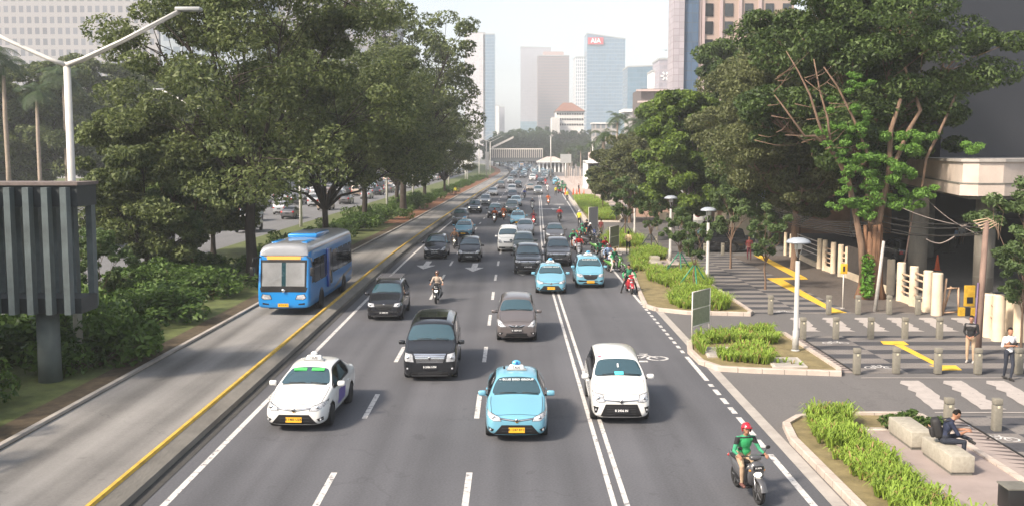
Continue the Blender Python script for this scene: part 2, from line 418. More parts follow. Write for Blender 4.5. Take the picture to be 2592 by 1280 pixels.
# ------------------------------------------------------------------ forecourt paving on the right
def stripes(name, per, xs, dark, light):
    m = bpy.data.materials.new(name); m.use_nodes = True; t, b = nodes_of(m)
    tc = t.nodes.new('ShaderNodeTexCoord'); sx = t.nodes.new('ShaderNodeSeparateXYZ'); t.links.new(tc.outputs['Object'], sx.inputs[0])
    ph = mathn(t, 'GREATER_THAN', sx.outputs['X'], xs)
    q = mathn(t, 'ADD', mathn(t, 'DIVIDE', sx.outputs['Y'], per), mathn(t, 'MULTIPLY', ph, .5))
    fr = mathn(t, 'FRACT', q); k = mathn(t, 'LESS_THAN', fr, .47)
    br = N(t, 'ShaderNodeTexBrick', i_Scale=1.0); br.inputs['Mortar Size'].default_value = .008
    br.inputs['Brick Width'].default_value = .3; br.inputs['Row Height'].default_value = .15
    br.inputs['Color1'].default_value = (1.06, 1.06, 1.06, 1); br.inputs['Color2'].default_value = (.9, .9, .9, 1); br.inputs['Mortar'].default_value = (.6, .6, .6, 1)
    t.links.new(tc.outputs['Object'], br.inputs['Vector'])
    nz = N(t, 'ShaderNodeTexNoise', i_Scale=.8, i_Detail=5.0); t.links.new(tc.outputs['Object'], nz.inputs['Vector'])
    c = mixc(t, k, light, dark)
    v = N(t, 'ShaderNodeVectorMath', operation='MULTIPLY'); t.links.new(c, v.inputs[0]); t.links.new(br.outputs['Color'], v.inputs[1])
    v2 = N(t, 'ShaderNodeVectorMath', operation='SCALE'); t.links.new(v.outputs[0], v2.inputs[0])
    t.links.new(mathn(t, 'MULTIPLY_ADD', nz.outputs['Fac'], .5, .75), v2.inputs['Scale'])
    t.links.new(v2.outputs[0], b.inputs['Base Color']); b.inputs['Roughness'].default_value = .8
    return m
STR1 = stripes('striped_paving', 1.72, 13.9, (.060, .060, .068), (.20, .182, .17))
STR2 = stripes('banded_paving', 1.72, 16.4, (.055, .055, .062), (.175, .16, .15))
def sheet(name, poly, z, m, h=.2):
    mb = MB(); mb.prism([(p[0], p[1]) for p in poly], z-h, z, m); return struct(name, mb)
sheet('striped_pavement', [(11.75, 48.7), (25, 48.7), (25, 76), (11.75, 76)], .012, STR1, .1)
sheet('striped_pavement', [(12.05, 35.3), (24, 35.3), (24, 42.6), (12.05, 42.6)], .012, STR1, .1)
sheet('striped_pavement', [(13.0, -4), (40, -4), (40, 29.4), (13.0, 29.4)], .012, STR1, .1)
sheet('striped_pavement', [(11.9, 84), (25, 84), (27, 150), (14.5, 150)], .012, STR2, .1)
sheet('dark_pavement', [(16.4, 48.9), (21, 48.9), (21, 76), (16.4, 76)], .02, mat('dark_cobble', (.105, .088, .078), .85, var=.35, scale=6, bump=.5, bscale=30), .1)
# zigzag bands
ZIGL = mat('zigzag_light', (.33, .275, .25), .85, var=.12, scale=2); ZIGD = mat('zigzag_dark', (.11, .09, .085), .85, var=.12)
def zigband(x0, x1, a, b):
    mb = MB(); mb.prism([(x0, a), (x1, a), (x1, b), (x0, b)], -.1, .018, ZIGL)
    y = a+.1
    while y < b-.35:
        mb.add([(x1-.02, y, .021), (x1-.02, y+.24, .021), (x0+.18, y+.30, .021)], [[0, 1, 2]], ZIGD); y += .36
    mb.prism([(x1, a), (x1+.09, a), (x1+.09, b), (x1, b)], -.1, .019, BLACKM)
    struct('zigzag_band', mb)
zigband(12.15, 12.95, -4, 29.2); zigband(11.2, 12.0, 35.4, 42.6)
mb = MB(); mb.prism([(11.35, 48.8), (11.72, 48.8), (11.72, 76), (11.35, 76)], -.1, .05, CONC); struct('pavement_edge', mb)
# crossings: wavy zebra bars and thin border lines
ZB = mat('zebra_white', (.40, .36, .335), .75, var=.15, scale=3)
cz = MB()
def wavebar(xc, a, b, wd=.78, sk=.35):
    L = []; Rr = []; n = 9
    for i in range(n+1):
        y = a+(b-a)*i/n; o = sk*(.5-i/n)*-1
        L.append((xc-wd/2+o+(.16 if i > n/2 else .03)*(i % 2), y)); Rr.append((xc+wd/2+o-(.16 if i < n/2 else .03)*(i % 2), y))
    vs = []
    for l, r in zip(L, Rr): vs += [(*l, .006), (*r, .006)]
    cz.add(vs, [[2*i, 2*i+1, 2*i+3, 2*i+2] for i in range(n)], ZB)
for k in range(7): wavebar(13.25+1.45*k, 30.2, 34.1)
for k in range(6): wavebar(13.15+1.5*k, 43.7, 47.4)
seg(cz, (12.0, 34.55), (24, 34.55), .09, .005, ZB); seg(cz, (12.6, 29.85), (24, 29.85), .09, .005, ZB)
wear(ZB, (.17, .16, .155), .63, 4); struct('crossing_marking', cz)
# yellow tactile strips
yt = MB()
def pxpoly(mb, pts, z, m, crop=None):
    q = [P(*(CP(*p, *crop) if crop else p)) for p in pts]
    mb.add([(v.x, v.y, z) for v in q], [list(range(len(q)))], m)
C6 = (1900, 450, 2.494); C7 = (1950, 850, 2.958); C5 = (1550, 560, 3.18); C4 = (1400, 380, 3.028)
TAC = mat('tactile_yellow', (.72, .45, .045), .75, var=.2, scale=4, bump=.5, bscale=60)
for pts in ([(20, 490), (70, 490), (345, 628), (290, 636)], [(105, 634), (345, 628), (362, 641), (205, 645)],
            [(105, 637), (205, 645), (500, 812), (520, 822), (606, 851), (508, 853), (470, 822)],
            [(820, 1032), (965, 1032), (998, 1054), (955, 1056), (880, 1052), (838, 1050)], [(900, 1050), (962, 1056), (1200, 1180), (1195, 1200)],
            [(1130, 1186), (1295, 1185), (1332, 1213), (1200, 1215), (1192, 1196)]):
    q = [P(*CP(*p, *C6)) for p in pts]
    yt.prism([(v.x, v.y) for v in q], .005, .030, TAC)
struct('tactile_strip', yt)
bk = MB()
for c_, cr in (((205, 845), C6), ((537, 1042), C6), ((815, 1198), C6)): bike(bk, P(*CP(*c_, *cr)), .62, .0165)
bike(bk, P(*CP(1715, 775, *C7)), .62, .0165)
struct('cycle_symbol', bk)
# pale plaza far right side of the road
sheet('paved_plaza', [(10.5, 150), (26, 150), (40, 330), (14.5, 330)], .03, PAVE_P, .1)
mb = MB(); ribbon(mb, 7.35, 7.65, 112, 330, .13, CONC_L, h=.2); struct('kerb', mb)
# ------------------------------------------------------------------ vegetation
rng = np.random.default_rng(11)
def np_mesh(name, V, F, mats, mi=None, smooth=False):
    """V (n,3), F (m,k) all the same size"""
    me = bpy.data.meshes.new(name); m, k = F.shape
    me.vertices.add(len(V)); me.vertices.foreach_set('co', V.astype(np.float32).ravel())
    me.loops.add(m*k); me.loops.foreach_set('vertex_index', F.astype(np.int32).ravel())
    me.polygons.add(m); me.polygons.foreach_set('loop_start', np.arange(0, m*k, k, dtype=np.int32))
    me.polygons.foreach_set('loop_total', np.full(m, k, dtype=np.int32))
    for x in mats: me.materials.append(x)
    if mi is not None: me.polygons.foreach_set('material_index', mi.astype(np.int32))
    me.update(); me.validate(); return me
def unit(a): return a/np.maximum(np.linalg.norm(a, axis=-1, keepdims=True), 1e-9)
def leaf_arrays(cen, rad, per, size, flat=.7, up=.7, shell=.5, asp=.45, droop=0, r=None):
    """diamond shaped leaves round clump centres"""
    r = r or rng
    n = len(cen)*per
    c = np.repeat(cen, per, axis=0); rr = np.repeat(rad, per)[:, None]
    d = unit(r.normal(size=(n, 3))); q = (shell+(1-shell)*r.random((n, 1)))**.6
    p = c+d*rr*q*np.array([1, 1, flat])
    nor = unit(r.normal(size=(n, 3))*.8+d*.6+np.array([0, 0, up]))
    t = unit(np.cross(nor, unit(r.normal(size=(n, 3))))); t[:, 2] -= droop; t = unit(t); b = unit(np.cross(nor, t))
    s = size*(.6+.8*r.random((n, 1)))
    V = np.stack([p-t*s*.5, p+b*s*asp*.5+nor*s*.1, p+t*s*.5, p-b*s*asp*.5+nor*s*.1], axis=1).reshape(-1, 3)
    F = np.arange(n*4).reshape(n, 4)
    return V, F
def branch_tree(H, base, cw, ch, seed, nlimb=6, trunk_r=.3, sub=4, lean=(0, 0), tips=110, fork=None, lumps=9, low=0.0):
    """returns tube paths and clump centres. crown is a set of lumps filling an ellipsoid of half-width cw, height ch above base"""
    rr = np.random.default_rng(seed); rnd = random.Random(seed)
    paths = []; fk = fork or base*.7
    top = Vector((lean[0]*.5, lean[1]*.5, fk))
    paths.append(([Vector((0, 0, -.2)), Vector((lean[0]*.1, lean[1]*.1, fk*.3)), Vector((lean[0]*.3+rnd.uniform(-.1, .1), lean[1]*.3, fk*.65)), top], [trunk_r*1.5, trunk_r*1.05, trunk_r*.95, trunk_r*.9]))
    L = []
    for i in range(lumps):                                    # uneven crown: big lumps
        a = 2*pi*(i+rnd.random()*.6)/lumps*1.0; rad_ = cw*(.35+.5*rnd.random()) if i else 0
        z = base+ch*(.04+.86*((i*.618) % 1))*(1 if rad_ < cw*.6 else .92)
        L.append((Vector((lean[0]+rad_*cos(a), lean[1]+rad_*sin(a), z)), cw*(.30+.22*rnd.random())))
    L.append((Vector((lean[0], lean[1], base+ch*.8)), cw*.42))
    cen = []; rad = []
    for (c, lr) in L:
        mid = top.lerp(c, .5)+Vector((rnd.uniform(-.4, .4), rnd.uniform(-.4, .4), -.05*(c-top).length))
        q1 = top.lerp(mid, .5)+Vector((0, 0, .05*(c-top).length))
        paths.append(([top-Vector((0, 0, .2)), q1, mid, c], [trunk_r*.62, trunk_r*.45, trunk_r*.33, trunk_r*.12]))
        nt_ = max(3, int(tips/len(L)))
        for k in range(nt_):
            d = Vector(rr.normal(size=3)); d.normalize(); d.z = d.z*.7+.12
            e = c+d*lr*(.55+.5*rnd.random())
            if e.z < base*.75+low: e.z = base*.75+low+rnd.random()
            st = mid.lerp(c, .3+.7*rnd.random())
            m2 = st.lerp(e, .5)+Vector((rnd.uniform(-.2, .2), rnd.uniform(-.2, .2), rnd.uniform(0, .25)))
            paths.append(([st, m2, e], [trunk_r*.13, trunk_r*.08, .015]))
            cen.append(tuple(e)); rad.append(lr*(.26+.22*rnd.random()))
    return paths, np.array(cen), np.array(rad)
def trunk_mesh(name, paths, m, n=7):
    mb = MB()
    for pts, rs in paths: mb.tube(pts, rs, m, n=(n if rs[0] > .08 else 4), caps=False)
    return mb.mesh(name)
BARK = mat('bark', (.085, .062, .045), .95, var=.4, scale=5, bump=.9, bscale=14, stretch=(1, 1, .3))
BARK_L = mat('bark_light', (.17, .11, .075), .95, var=.35, scale=5, bump=.7, bscale=14, stretch=(1, 1, .3))
BARK_D = mat('bark_dark', (.045, .035, .028), .95, var=.4, scale=5, bump=.9, bscale=14, stretch=(1, 1, .3))
L_DARK = leafmat('leaf_dark', (.014, .034, .011), (.145, .215, .055))
L_LEFT = leafmat('leaf_rain_tree', (.028, .050, .018), (.215, .255, .085), cs=.25)
L_OLIVE = leafmat('leaf_olive', (.040, .054, .022), (.22, .24, .095), cs=.5)
L_MID = leafmat('leaf_mid', (.022, .058, .014), (.25, .35, .06), cs=.4)
L_BRIGHT = leafmat('leaf_bright', (.07, .16, .03), (.22, .40, .075), trans=.4)
L_YOUNG = leafmat('leaf_young', (.045, .085, .03), (.17, .24, .085), cs=.8)
L_FAR = leafmat('leaf_far', (.03, .06, .025), (.11, .17, .06), cs=.12)
L_PALM = leafmat('leaf_palm', (.02, .045, .02), (.10, .15, .05))
L_STRAP = leafmat('leaf_strap', (.13, .20, .025), (.44, .61, .10), trans=.3, cs=1.0, dry=(.07, (.38, .27, .11)))
L_SHRUB = leafmat('leaf_shrub', (.025, .06, .015), (.15, .24, .05), cs=.6)
def make_tree(name, H, base, cw, ch, seed, leaf, bark, per=240, size=.28, trunk_r=.3, tips=110, **k):
    ex_ = {x: k.pop(x) for x in ('flat', 'up', 'shell', 'asp', 'droop') if x in k}
    paths, cen, rad = branch_tree(H, base, cw, ch, seed, trunk_r=trunk_r, tips=tips, **k)
    V, F = leaf_arrays(cen, rad, per, size, **ex_)
    root = empty(name)
    t = bpy.data.objects.new('trunk', trunk_mesh('trunk', paths, bark)); link(t, root)
    c = bpy.data.objects.new('crown', np_mesh('crown', V, F, [leaf])); link(c, root)
    return root
_used = set()
def place(root, loc, label, cat, group=None, rz=0, s=1.0, sz=None):
    """first use moves the template itself, later uses copy it with its parts"""
    if root.name in _used: o = copy_tree(root)
    else: o = root; _used.add(root.name)
    o.location = loc; o.rotation_euler.z = rz; o.scale = (s, s, sz or s)
    for k in ('group',):
        if k in o: del o[k]
    return tag(o, label, cat, group)

# --- tree templates
rain1 = make_tree('broad_tree', 20, 6.4, 8.5, 13, 1, L_LEFT, BARK_D, per=370, size=.25, trunk_r=.30, tips=230, lumps=17, fork=4.6, flat=.6)
rain2 = make_tree('broad_tree', 18, 5.6, 8.0, 12, 2, L_LEFT, BARK_D, per=360, size=.27, trunk_r=.26, tips=220, lumps=16, fork=3.2, flat=.6)
rain3 = make_tree('broad_tree', 20, 9, 7.6, 11, 3, L_LEFT, BARK_D, per=170, size=.36, trunk_r=.30, tips=120, lumps=11, fork=6, flat=.55)
GL = 'trees in the planted median on the left'
trees_left = [
 (rain1, (-15.6, 61), .2, 1.05, 'nearest broad dark tree rising behind the blue bus'),
 (rain2, (-15.4, 84), 1.3, 1.0, 'second broad median tree behind the bus, beside a pale pole'),
 (rain1, (-15.0, 104), 2.4, .95, 'median tree with a low trunk fork, third beyond the bus'),
 (rain3, (-13.0, 122), 3.9, 1.22, 'airy tall median tree with thin leaves against the sky'),
 (rain2, (-15.0, 134), 3.0, 1.05, 'dense median tree with dark forked trunk beneath the airy one'),
 (rain1, (-13.5, 158), 4.1, .9, 'dark median tree fifth beyond the bus'),
 (rain2, (-12.0, 182), 5.0, .85, 'last dark tree of the median row, its crown over the busway'),
]
for t, (x, y), rz, s, lab in trees_left: place(t, (x, y, 0), lab, 'tree', GL, rz, s)
lb = make_tree('broad_tree', 16, 3.8, 7.5, 11.5, 4, L_LEFT, BARK_D, per=380, size=.42, trunk_r=.26, tips=190, lumps=15, fork=3.2, flat=.6)
GB = 'trees beyond the opposite carriageway'
for i, (x, y, s, rz, lab) in enumerate([
 (-21.5, 60, .62, .2, 'small dark tree right of the tall lamp pole'),
 (-22.3, 76, .68, 1.9, 'small round tree left of the nearest median tree'),
 (-70, 152, 1.35, 3.1, 'dark tree just behind the lamp pole arms'),
 (-78, 150, 1.2, 4.4, 'green tree behind the palms at the left edge'),
 (-66, 168, 1.45, 5.5, 'tall tree past the opposite carriageway, right of the palms'),
 (-66, 190, 1.5, .9, 'tree past the opposite carriageway above the parked traffic'),
 (-67, 216, 1.5, .4, 'tree past the opposite carriageway behind the small round tree'),
 (-68, 245, 1.6, 2.2, 'far tree past the opposite carriageway behind the median row'),
 (-66, 285, 1.6, 3.6, 'far tree behind the queue on the opposite carriageway'),
 (-28, 9, 1.0, 1.0, 'unseen broad tree added left of the view to shade the verge'),  # this tree and the next are unseen, added to shade the verge
 (-31, 22, .95, 3.0, 'second unseen broad tree added left of the view for verge shade'),
 (-60, 345, 1.5, 1.2, 'farthest tree on the far side of the opposite carriageway')]):
    place(lb, (x, y, 0), lab, 'tree', GB, rz, s)
# --- trees on the right
rt_big = make_tree('spreading_tree', 20, 7.2, 6.4, 12.5, 21, L_DARK, BARK_L, per=560, size=.25, trunk_r=.26, tips=300, lumps=19, lean=(-1.6, 0), fork=6.6, flat=.6)
place(rt_big, (21.6, 60.0, 0), 'huge spreading tree with pale bare limbs beside the concrete canopy', 'tree', 'big trees along the cream fence', .0, 1.0)
rt_ol = make_tree('spreading_tree', 18, 5.4, 7.2, 12.5, 22, L_OLIVE, BARK_L, per=560, size=.26, trunk_r=.26, tips=260, lumps=18, fork=5, flat=.6, droop=.5)
place(rt_ol, (21.0, 75, 0), 'tall olive green tree above the parked dark van', 'tree', 'big trees along the cream fence', 1.2, .92)
rt_dk = make_tree('spreading_tree', 18, 3.0, 6.8, 14.5, 23, L_DARK, BARK, per=500, size=.32, trunk_r=.26, tips=260, lumps=18, fork=3.5, flat=.6)
place(rt_dk, (22.8, 86, 0), 'very dark dense tree behind the cream fence pillars', 'tree', 'big trees along the cream fence', 2.0, 1.0)
place(rt_dk, (23.8, 101, 0), 'dark tree with flat layered top before the grey office tower', 'tree', 'big trees along the cream fence', 4.0, 1.0, 1.12)
rt_md = make_tree('leafy_tree', 13, 2.6, 4.6, 10.5, 24, L_MID, BARK, per=450, size=.36, trunk_r=.18, tips=190, lumps=16, fork=2.6, flat=.7)
place(rt_ol, (18.6, 67, 0), 'olive leafed tree behind the bare limbs of the young tree', 'tree', 'big trees along the cream fence', 2.6, .80)
place(rt_md, (15.6, 89, 0), 'lush yellow green tree behind the two staked saplings', 'tree', 'big trees along the cream fence', .5, 1.02)
place(rt_md, (18.6, 118, 0), 'bright green tree left of the grey office tower foot', 'tree', 'big trees along the cream fence', 2.7, 1.1, 1.15)
rt_o2 = make_tree('leafy_tree', 9, 2.4, 3.4, 5.4, 25, L_OLIVE, BARK_L, per=300, size=.24, trunk_r=.14, tips=110, lumps=10, fork=1.8)
place(rt_o2, (12.9, 112, 0), 'olive grey tree beside the pale plaza', 'tree', 'big trees along the cream fence', 0, 1.15)
place(rt_o2, (15.0, 128, 0), 'rounded olive tree behind the pale plaza tree', 'tree', 'big trees along the cream fence', 2, 1.25)
place(rt_dk, (29, 118, 0), 'tall dark tree hidden behind the olive green one', 'tree', 'big trees along the cream fence', 1.0, 1.1)
# bright shoots on the trunk of the huge tree
def shoots():
    r_ = np.random.default_rng(8); bc = P(2205, 755); cen = []; rad = []
    for (px, py, q) in [(2112, 352, .5), (2150, 350, .4), (2132, 395, .45), (2190, 375, .5), (2160, 430, .5), (2200, 455, .6), (2245, 455, .6), (2150, 480, .45), (2160, 520, .45), (2230, 500, .6), (2275, 505, .55), (2320, 500, .5), (2350, 490, .45), (2205, 530, .45), (2290, 455, .5), (2230, 410, .5), (2270, 420, .5), (2100, 335, .35), (2160, 205, .4), (2150, 275, .4), (2170, 310, .4), (2250, 350, .5), (2300, 375, .5), (2340, 350, .5), (2475, 370, .5)]:
        for k in range(7):
            p = PD(px+r_.normal()*19, py+r_.normal()*13, 52.3+r_.random()*2.5); cen.append(tuple(p)); rad.append(q*.62)
    V, F = leaf_arrays(np.array(cen), np.array(rad), 95, .18, flat=.55, up=.9, asp=.42)
    root = empty('young_tree', (0, 0, 0))
    mb = MB(); b0 = Vector((bc.x+.1, bc.y-.6, 0))
    def limb(pts, rs): mb.tube([PD(a, b, Y) for a, b, Y in pts], rs, BARK_L, n=8)
    limb([(2187, 720, 53.4), (2180, 620, 53.4), (2165, 540, 53.6), (2146, 450, 53.6), (2118, 398, 53.4), (2096, 372, 53.2)], [.24, .18, .16, .15, .12, .10])
    limb([(2096, 372, 53.2), (2062, 345, 53), (2036, 345, 52.6), (1990, 280, 52.6), (1960, 240, 52.8)], [.09, .07, .06, .045, .02])
    limb([(2096, 372, 53.2), (2075, 320, 53), (2050, 240, 53), (2020, 180, 53), (1990, 130, 53.4)], [.09, .07, .055, .04, .02])
    limb([(2105, 380, 53.2), (2095, 300, 53), (2075, 230, 53.2), (2060, 150, 53.3)], [.08, .06, .045, .03])
    limb([(2146, 450, 53.6), (2200, 400, 53.4), (2160, 300, 53.4), (2120, 220, 53.5), (2085, 170, 53.5)], [.09, .09, .07, .05, .03])
    limb([(2215, 690, 53.8), (2225, 560, 54), (2250, 440, 54), (2255, 330, 54.4), (2280, 250, 54.4)], [.2, .18, .16, .13, .1])
    limb([(2255, 440, 54), (2300, 330, 54.4), (2330, 280, 54.6), (2290, 170, 54.8)], [.12, .12, .1, .06])
    limb([(2330, 500, 54), (2345, 400, 54.4), (2380, 330, 54.6), (2420, 240, 55)], [.06, .08, .08, .06])
    rr = random.Random(3)
    for k in range(26):
        x0, y0 = rr.uniform(1900, 2120), rr.uniform(190, 380); a = rr.uniform(-.6, .9); l = rr.uniform(40, 110)
        mb.tube([PD(x0, y0, 53.2), PD(x0+l*.5*cos(a), y0-l*.5*sin(a)+6, 53), PD(x0+l*cos(a), y0-l*sin(a), 53.3)], [.03, .022, .01], BARK_L, n=4)
    mb.build('trunk', root)
    c = bpy.data.objects.new('crown', np_mesh('crown', V, F, [L_BRIGHT])); link(c, root)
    tag(root, 'pale limbed tree with bright green shoots in front of the huge tree', 'tree', 'big trees along the cream fence')
    # old knotted stump with ivy
    root = empty('tree_stump', (bc.x, bc.y, 0)); mb = MB(); ST = mat('stump_bark', (.17, .09, .05), .95, var=.5, scale=3, bump=1, bscale=9, stretch=(1, 1, .35))
    r3 = random.Random(9)
    for k in range(16):
        a = 2*pi*k/16+r3.uniform(-.1, .1); q = .42+r3.uniform(-.08, .12)
        pts = [Vector((q*1.35*cos(a), q*1.2*sin(a), -.1)), Vector((q*cos(a), q*.85*sin(a), .7)), Vector((q*.9*cos(a+.2), q*.8*sin(a+.2), 2.0+r3.random()*.4)), Vector((q*1.0*cos(a+.3), q*.9*sin(a+.3), 3.1+r3.random()*.9))]
        mb.tube(pts, [.26, .2, .17, .10], ST, n=6)
    mb.build('trunk', root)
    cen = [(-.45, -.62, .4+.22*i+r_.normal()*.04) for i in range(9)]
    V, F = leaf_arrays(np.array(cen), np.array([.36]*9), 60, .22, flat=.8, up=.3)
    c = bpy.data.objects.new('ivy', np_mesh('ivy', V, F, [leafmat('leaf_ivy', (.05, .14, .015), (.20, .42, .05))])); link(c, root)
    tag(root, 'thick knotted brown stump wrapped with green ivy by the fence', 'tree stump')
shoots()
# --- staked saplings
def sapling(seed, hc, r, per=170, size=.19, tips=46, trunk_r=.05, leaf=L_YOUNG, ch=None):
    return make_tree('sapling', 4, hc-r*.9, r, ch or r*1.7, seed, leaf, BARK_L, per=per, size=size, trunk_r=trunk_r, tips=tips, lumps=7, fork=(hc-r)*.85, flat=.7, asp=.38, shell=.2)
sp = [sapling(31, 3.0, 1.15), sapling(32, 3.3, 1.35), sapling(33, 3.6, 1.7, tips=60)]
def stakes(p, h, mt):
    root = empty('tree_stake', (p.x, p.y, 0))
    for k in range(3):
        a = 2*pi*k/3+.5; mb = MB()
        mb.tube([(1.25*cos(a), 1.1*sin(a), -.05), (.09*cos(a), .09*sin(a), h)], .035, mt, n=6); mb.build('pole', root)
    return root
GREENPIPE = mat('green_stake', (.02, .20, .12), .5); DARKPIPE = mat('dark_stake', (.035, .045, .04), .6)
sapl = [ # px base, template, scale, leaning, stake material, label
 ((1758, 742), 0, 1.0, GREENPIPE, 'thin sapling with red band on its trunk, held by green stakes'),
 ((1720, 704), 0, 1.12, GREENPIPE, 'round dark sapling on green stakes beside a brown crate'),
 ((1646, 644), 0, 1.05, DARKPIPE, 'small sapling with dark stakes left of the second lamp'),
 ((1583, 612), 1, 1.25, DARKPIPE, 'tall sapling on dark stakes near the woman in cream'),
 ((1527, 540), 1, 1.3, None, 'sapling at the near edge of the far round planter'),
 ((1505, 515), 1, 1.25, None, 'sapling by the white shelter, farthest in the row'),
 ((1849, 679), 2, 1.25, None, 'full leafed tree in a paving ring before the dark van'),
 ((1937, 733), 1, 1.08, None, 'sapling with a crooked reddish trunk on striped paving'),
 ((1560, 560), 1, 1.3, DARKPIPE, 'sapling behind the grey panel with a blue notice')]
for i, (q, ti, s, sm, lab) in enumerate(sapl):
    p = P(*q); place(sp[ti], (p.x, p.y, 0), lab, 'sapling', 'young trees in the planters', i*1.7, s)
    if sm:
        o = stakes(p, 1.55, sm)
        tag(o, {0: 'green stakes round the red banded sapling', 1: 'green stakes round the sapling by the crate', 2: 'dark stakes round the sapling left of the second lamp', 3: 'dark stakes round the tall sapling near the woman in cream', 8: 'dark stakes round the sapling behind the grey panel'}[i], 'tree stake', 'tripod stakes holding the saplings')
# --- palms
def palm(H, cr, seed, tr=.22, n=22):
    rr = random.Random(seed); root = empty('palm_tree'); mb = MB()
    mb.tube([(0, 0, -.2), (.03, 0, H*.3), (.0, .05, H*.7), (0, 0, H)], [tr*1.3, tr, tr*.95, tr*.7], mat('palm_bark', (.30, .24, .19), .9, var=.2, scale=3, stretch=(1, 1, 3)), n=8)
    mb.tube([(0, 0, H), (0, 0, H+1.0)], [tr*.6, tr*.45], mat('palm_shaft', (.07, .14, .04), .6), n=8)
    mb.build('trunk', root); V = []; F = []
    for k in range(n):
        a = 2*pi*k/n+rr.uniform(-.2, .2); el = rr.uniform(-.25, 1.15); L = cr*rr.uniform(.85, 1.1)
        p = np.array([0, 0, H+.9]); d = np.array([cos(a)*cos(el), sin(a)*cos(el), sin(el)]); prev = None; ns = 14
        for i in range(ns):
            p2 = p+d*L/ns; d = unit(d+np.array([0, 0, -.16]))
            side = unit(np.cross(d, [0, 0, 1])); up_ = np.cross(side, d); ll = cr*.26*math.sin(pi*(i+1.2)/(ns+1.4))+.12
            for sg in (-1, 1):
                for q in (0, .5):
                    b0 = p+(p2-p)*q; tip = b0+side*sg*ll*.9+d*ll*.45-up_*ll*.35
                    o_ = len(V); V += [b0, b0+d*L/ns*.28, tip, tip-d*.02]; F.append([o_, o_+1, o_+2, o_+3])
            p = p2
    c = bpy.data.objects.new('crown', np_mesh('crown', np.array(V), np.array(F), [L_PALM])); link(c, root)
    return root
pm = palm(12.5, 3.0, 1); pm2 = palm(9.5, 3.0, 2, .38)
for i, (t, px, pt, Y, H, lab) in enumerate([
 (pm, 1563, 300, 200, 12.5, 'tall slim palm before the grey low office, right of the glass towers'),
 (pm2, 1528, 345, 165, 9.5, 'thick trunked palm left of the tall slim palm'),
 (pm, 1598, 330, 150, 12.5, 'palm partly behind the lush green tree'),
 (pm2, 1625, 318, 140, 9.5, 'stout palm beside the brown office block'),
 (pm, 1648, 300, 132, 12.5, 'palm between the brown office block and the big trees'),
 (pm, 1470, 372, 300, 12.5, 'small palm before the wooded rise'), (pm, 1440, 378, 330, 12.5, 'smallest palm by the lamp post near the footbridge'),
 (pm, 1495, 362, 260, 12.5, 'palm left of the white shelter')]):
    p = PD(px, pt, Y); s = (p.z-.9)/H
    o = place(t, (p.x, Y, 0), lab, 'palm', 'palms along the right side', i, max(s, .6))
for i, (px, pt, Y, lab) in enumerate([(8, 175, 140, 'tall palm at the left edge of the view'), (92, 235, 132, 'shorter palm second from the left edge'), (160, 200, 146, 'palm just left of the tall lamp pole'), (-30, 150, 136, 'palm reaching in from the left edge')]):
    p = PD(px, pt, Y); o = place(pm, (p.x, Y, 0), lab, 'palm', 'palms on the left side', i*2+1, (p.z-.9)/12.5)
# --- distant wooded rise
ft = make_tree('distant_tree', 14, 3, 7, 10, 41, L_FAR, BARK, per=90, size=.85, trunk_r=.35, tips=90, lumps=10, fork=3, flat=.7)
k = 0
lrn = random.Random(4)
for row, (Y, a, b, yt_, n) in enumerate([(560, 1245, 1380, 345, 9), (640, 1262, 1470, 326, 12), (585, 1375, 1600, 336, 13), (500, 1385, 1540, 362, 10), (430, 1440, 1600, 372, 8), (380, 1530, 1680, 360, 7)]):
    for i in range(n):
        px = a+(b-a)*(i+.5)/n+lrn.uniform(-4, 4); yy = yt_+(18*abs(i/(n-1)-.45) if row < 2 else 0)+lrn.uniform(-4, 6)
        p = PD(px, yy, Y); s = max(.5, p.z/13.5)
        place(ft, (p.x, Y+lrn.uniform(-12, 12), 0), 'distant rounded tree on the wooded rise past the footbridge', 'tree', 'distant trees on the rise past the footbridge', lrn.uniform(0, 6), s)
# --- shrubs of the median and verge
sb = []
for sd_ in range(3):
    r_ = np.random.default_rng(50+sd_); cen = r_.normal(size=(16, 3))*np.array([.7, .7, .3])+np.array([0, 0, .7])
    V, F = leaf_arrays(cen, np.full(16, .55), 130, .22, flat=.8, up=.6)
    root = empty('shrub'); mb = MB()
    for q in cen[:8]: mb.tube([(0, 0, -.05), (q[0]*.5, q[1]*.5, q[2]*.5), tuple(q)], [.03, .02, .01], BARK, n=4)
    mb.build('stem', root); link(bpy.data.objects.new('foliage', np_mesh('foliage', V, F, [L_SHRUB])), root); sb.append(root)
lr = random.Random(12)
def shrub_row(spec, group, base):
    for i, (x, y, s, szz) in enumerate(spec):
        t = sb[i % 3]; place(t, (x+sh(y), y, .03), base, 'shrub', group, lr.uniform(0, 6), s, szz)
spec = [(lr.uniform(-21, -15.5), lr.uniform(46, 64), lr.uniform(1.0, 1.7), 1.0) for _ in range(16)]
shrub_row(spec, 'bushes in the median left of the bus', 'dark green bush in the median left of the blue bus')
spec = [(lr.uniform(-17.0, -14.6), 66+i*4.2, lr.uniform(.8, 1.25), None) for i in range(22)]
shrub_row(spec, 'bushes under the median trees', 'leafy bush under the row of median trees')
spec = [(-14.6-lr.random()*.9, 168+i*9, 1.0, .8) for i in range(16)]
shrub_row(spec, 'low bushes on the far median', 'low bush between the pale poles of the far median')
spec = [(lr.uniform(-21, -14.9), lr.uniform(24, 46), lr.uniform(1.0, 1.5), None) for _ in range(22)]
shrub_row(spec, 'bushes under the slatted walkway', 'dark bush beneath and beside the slatted walkway')
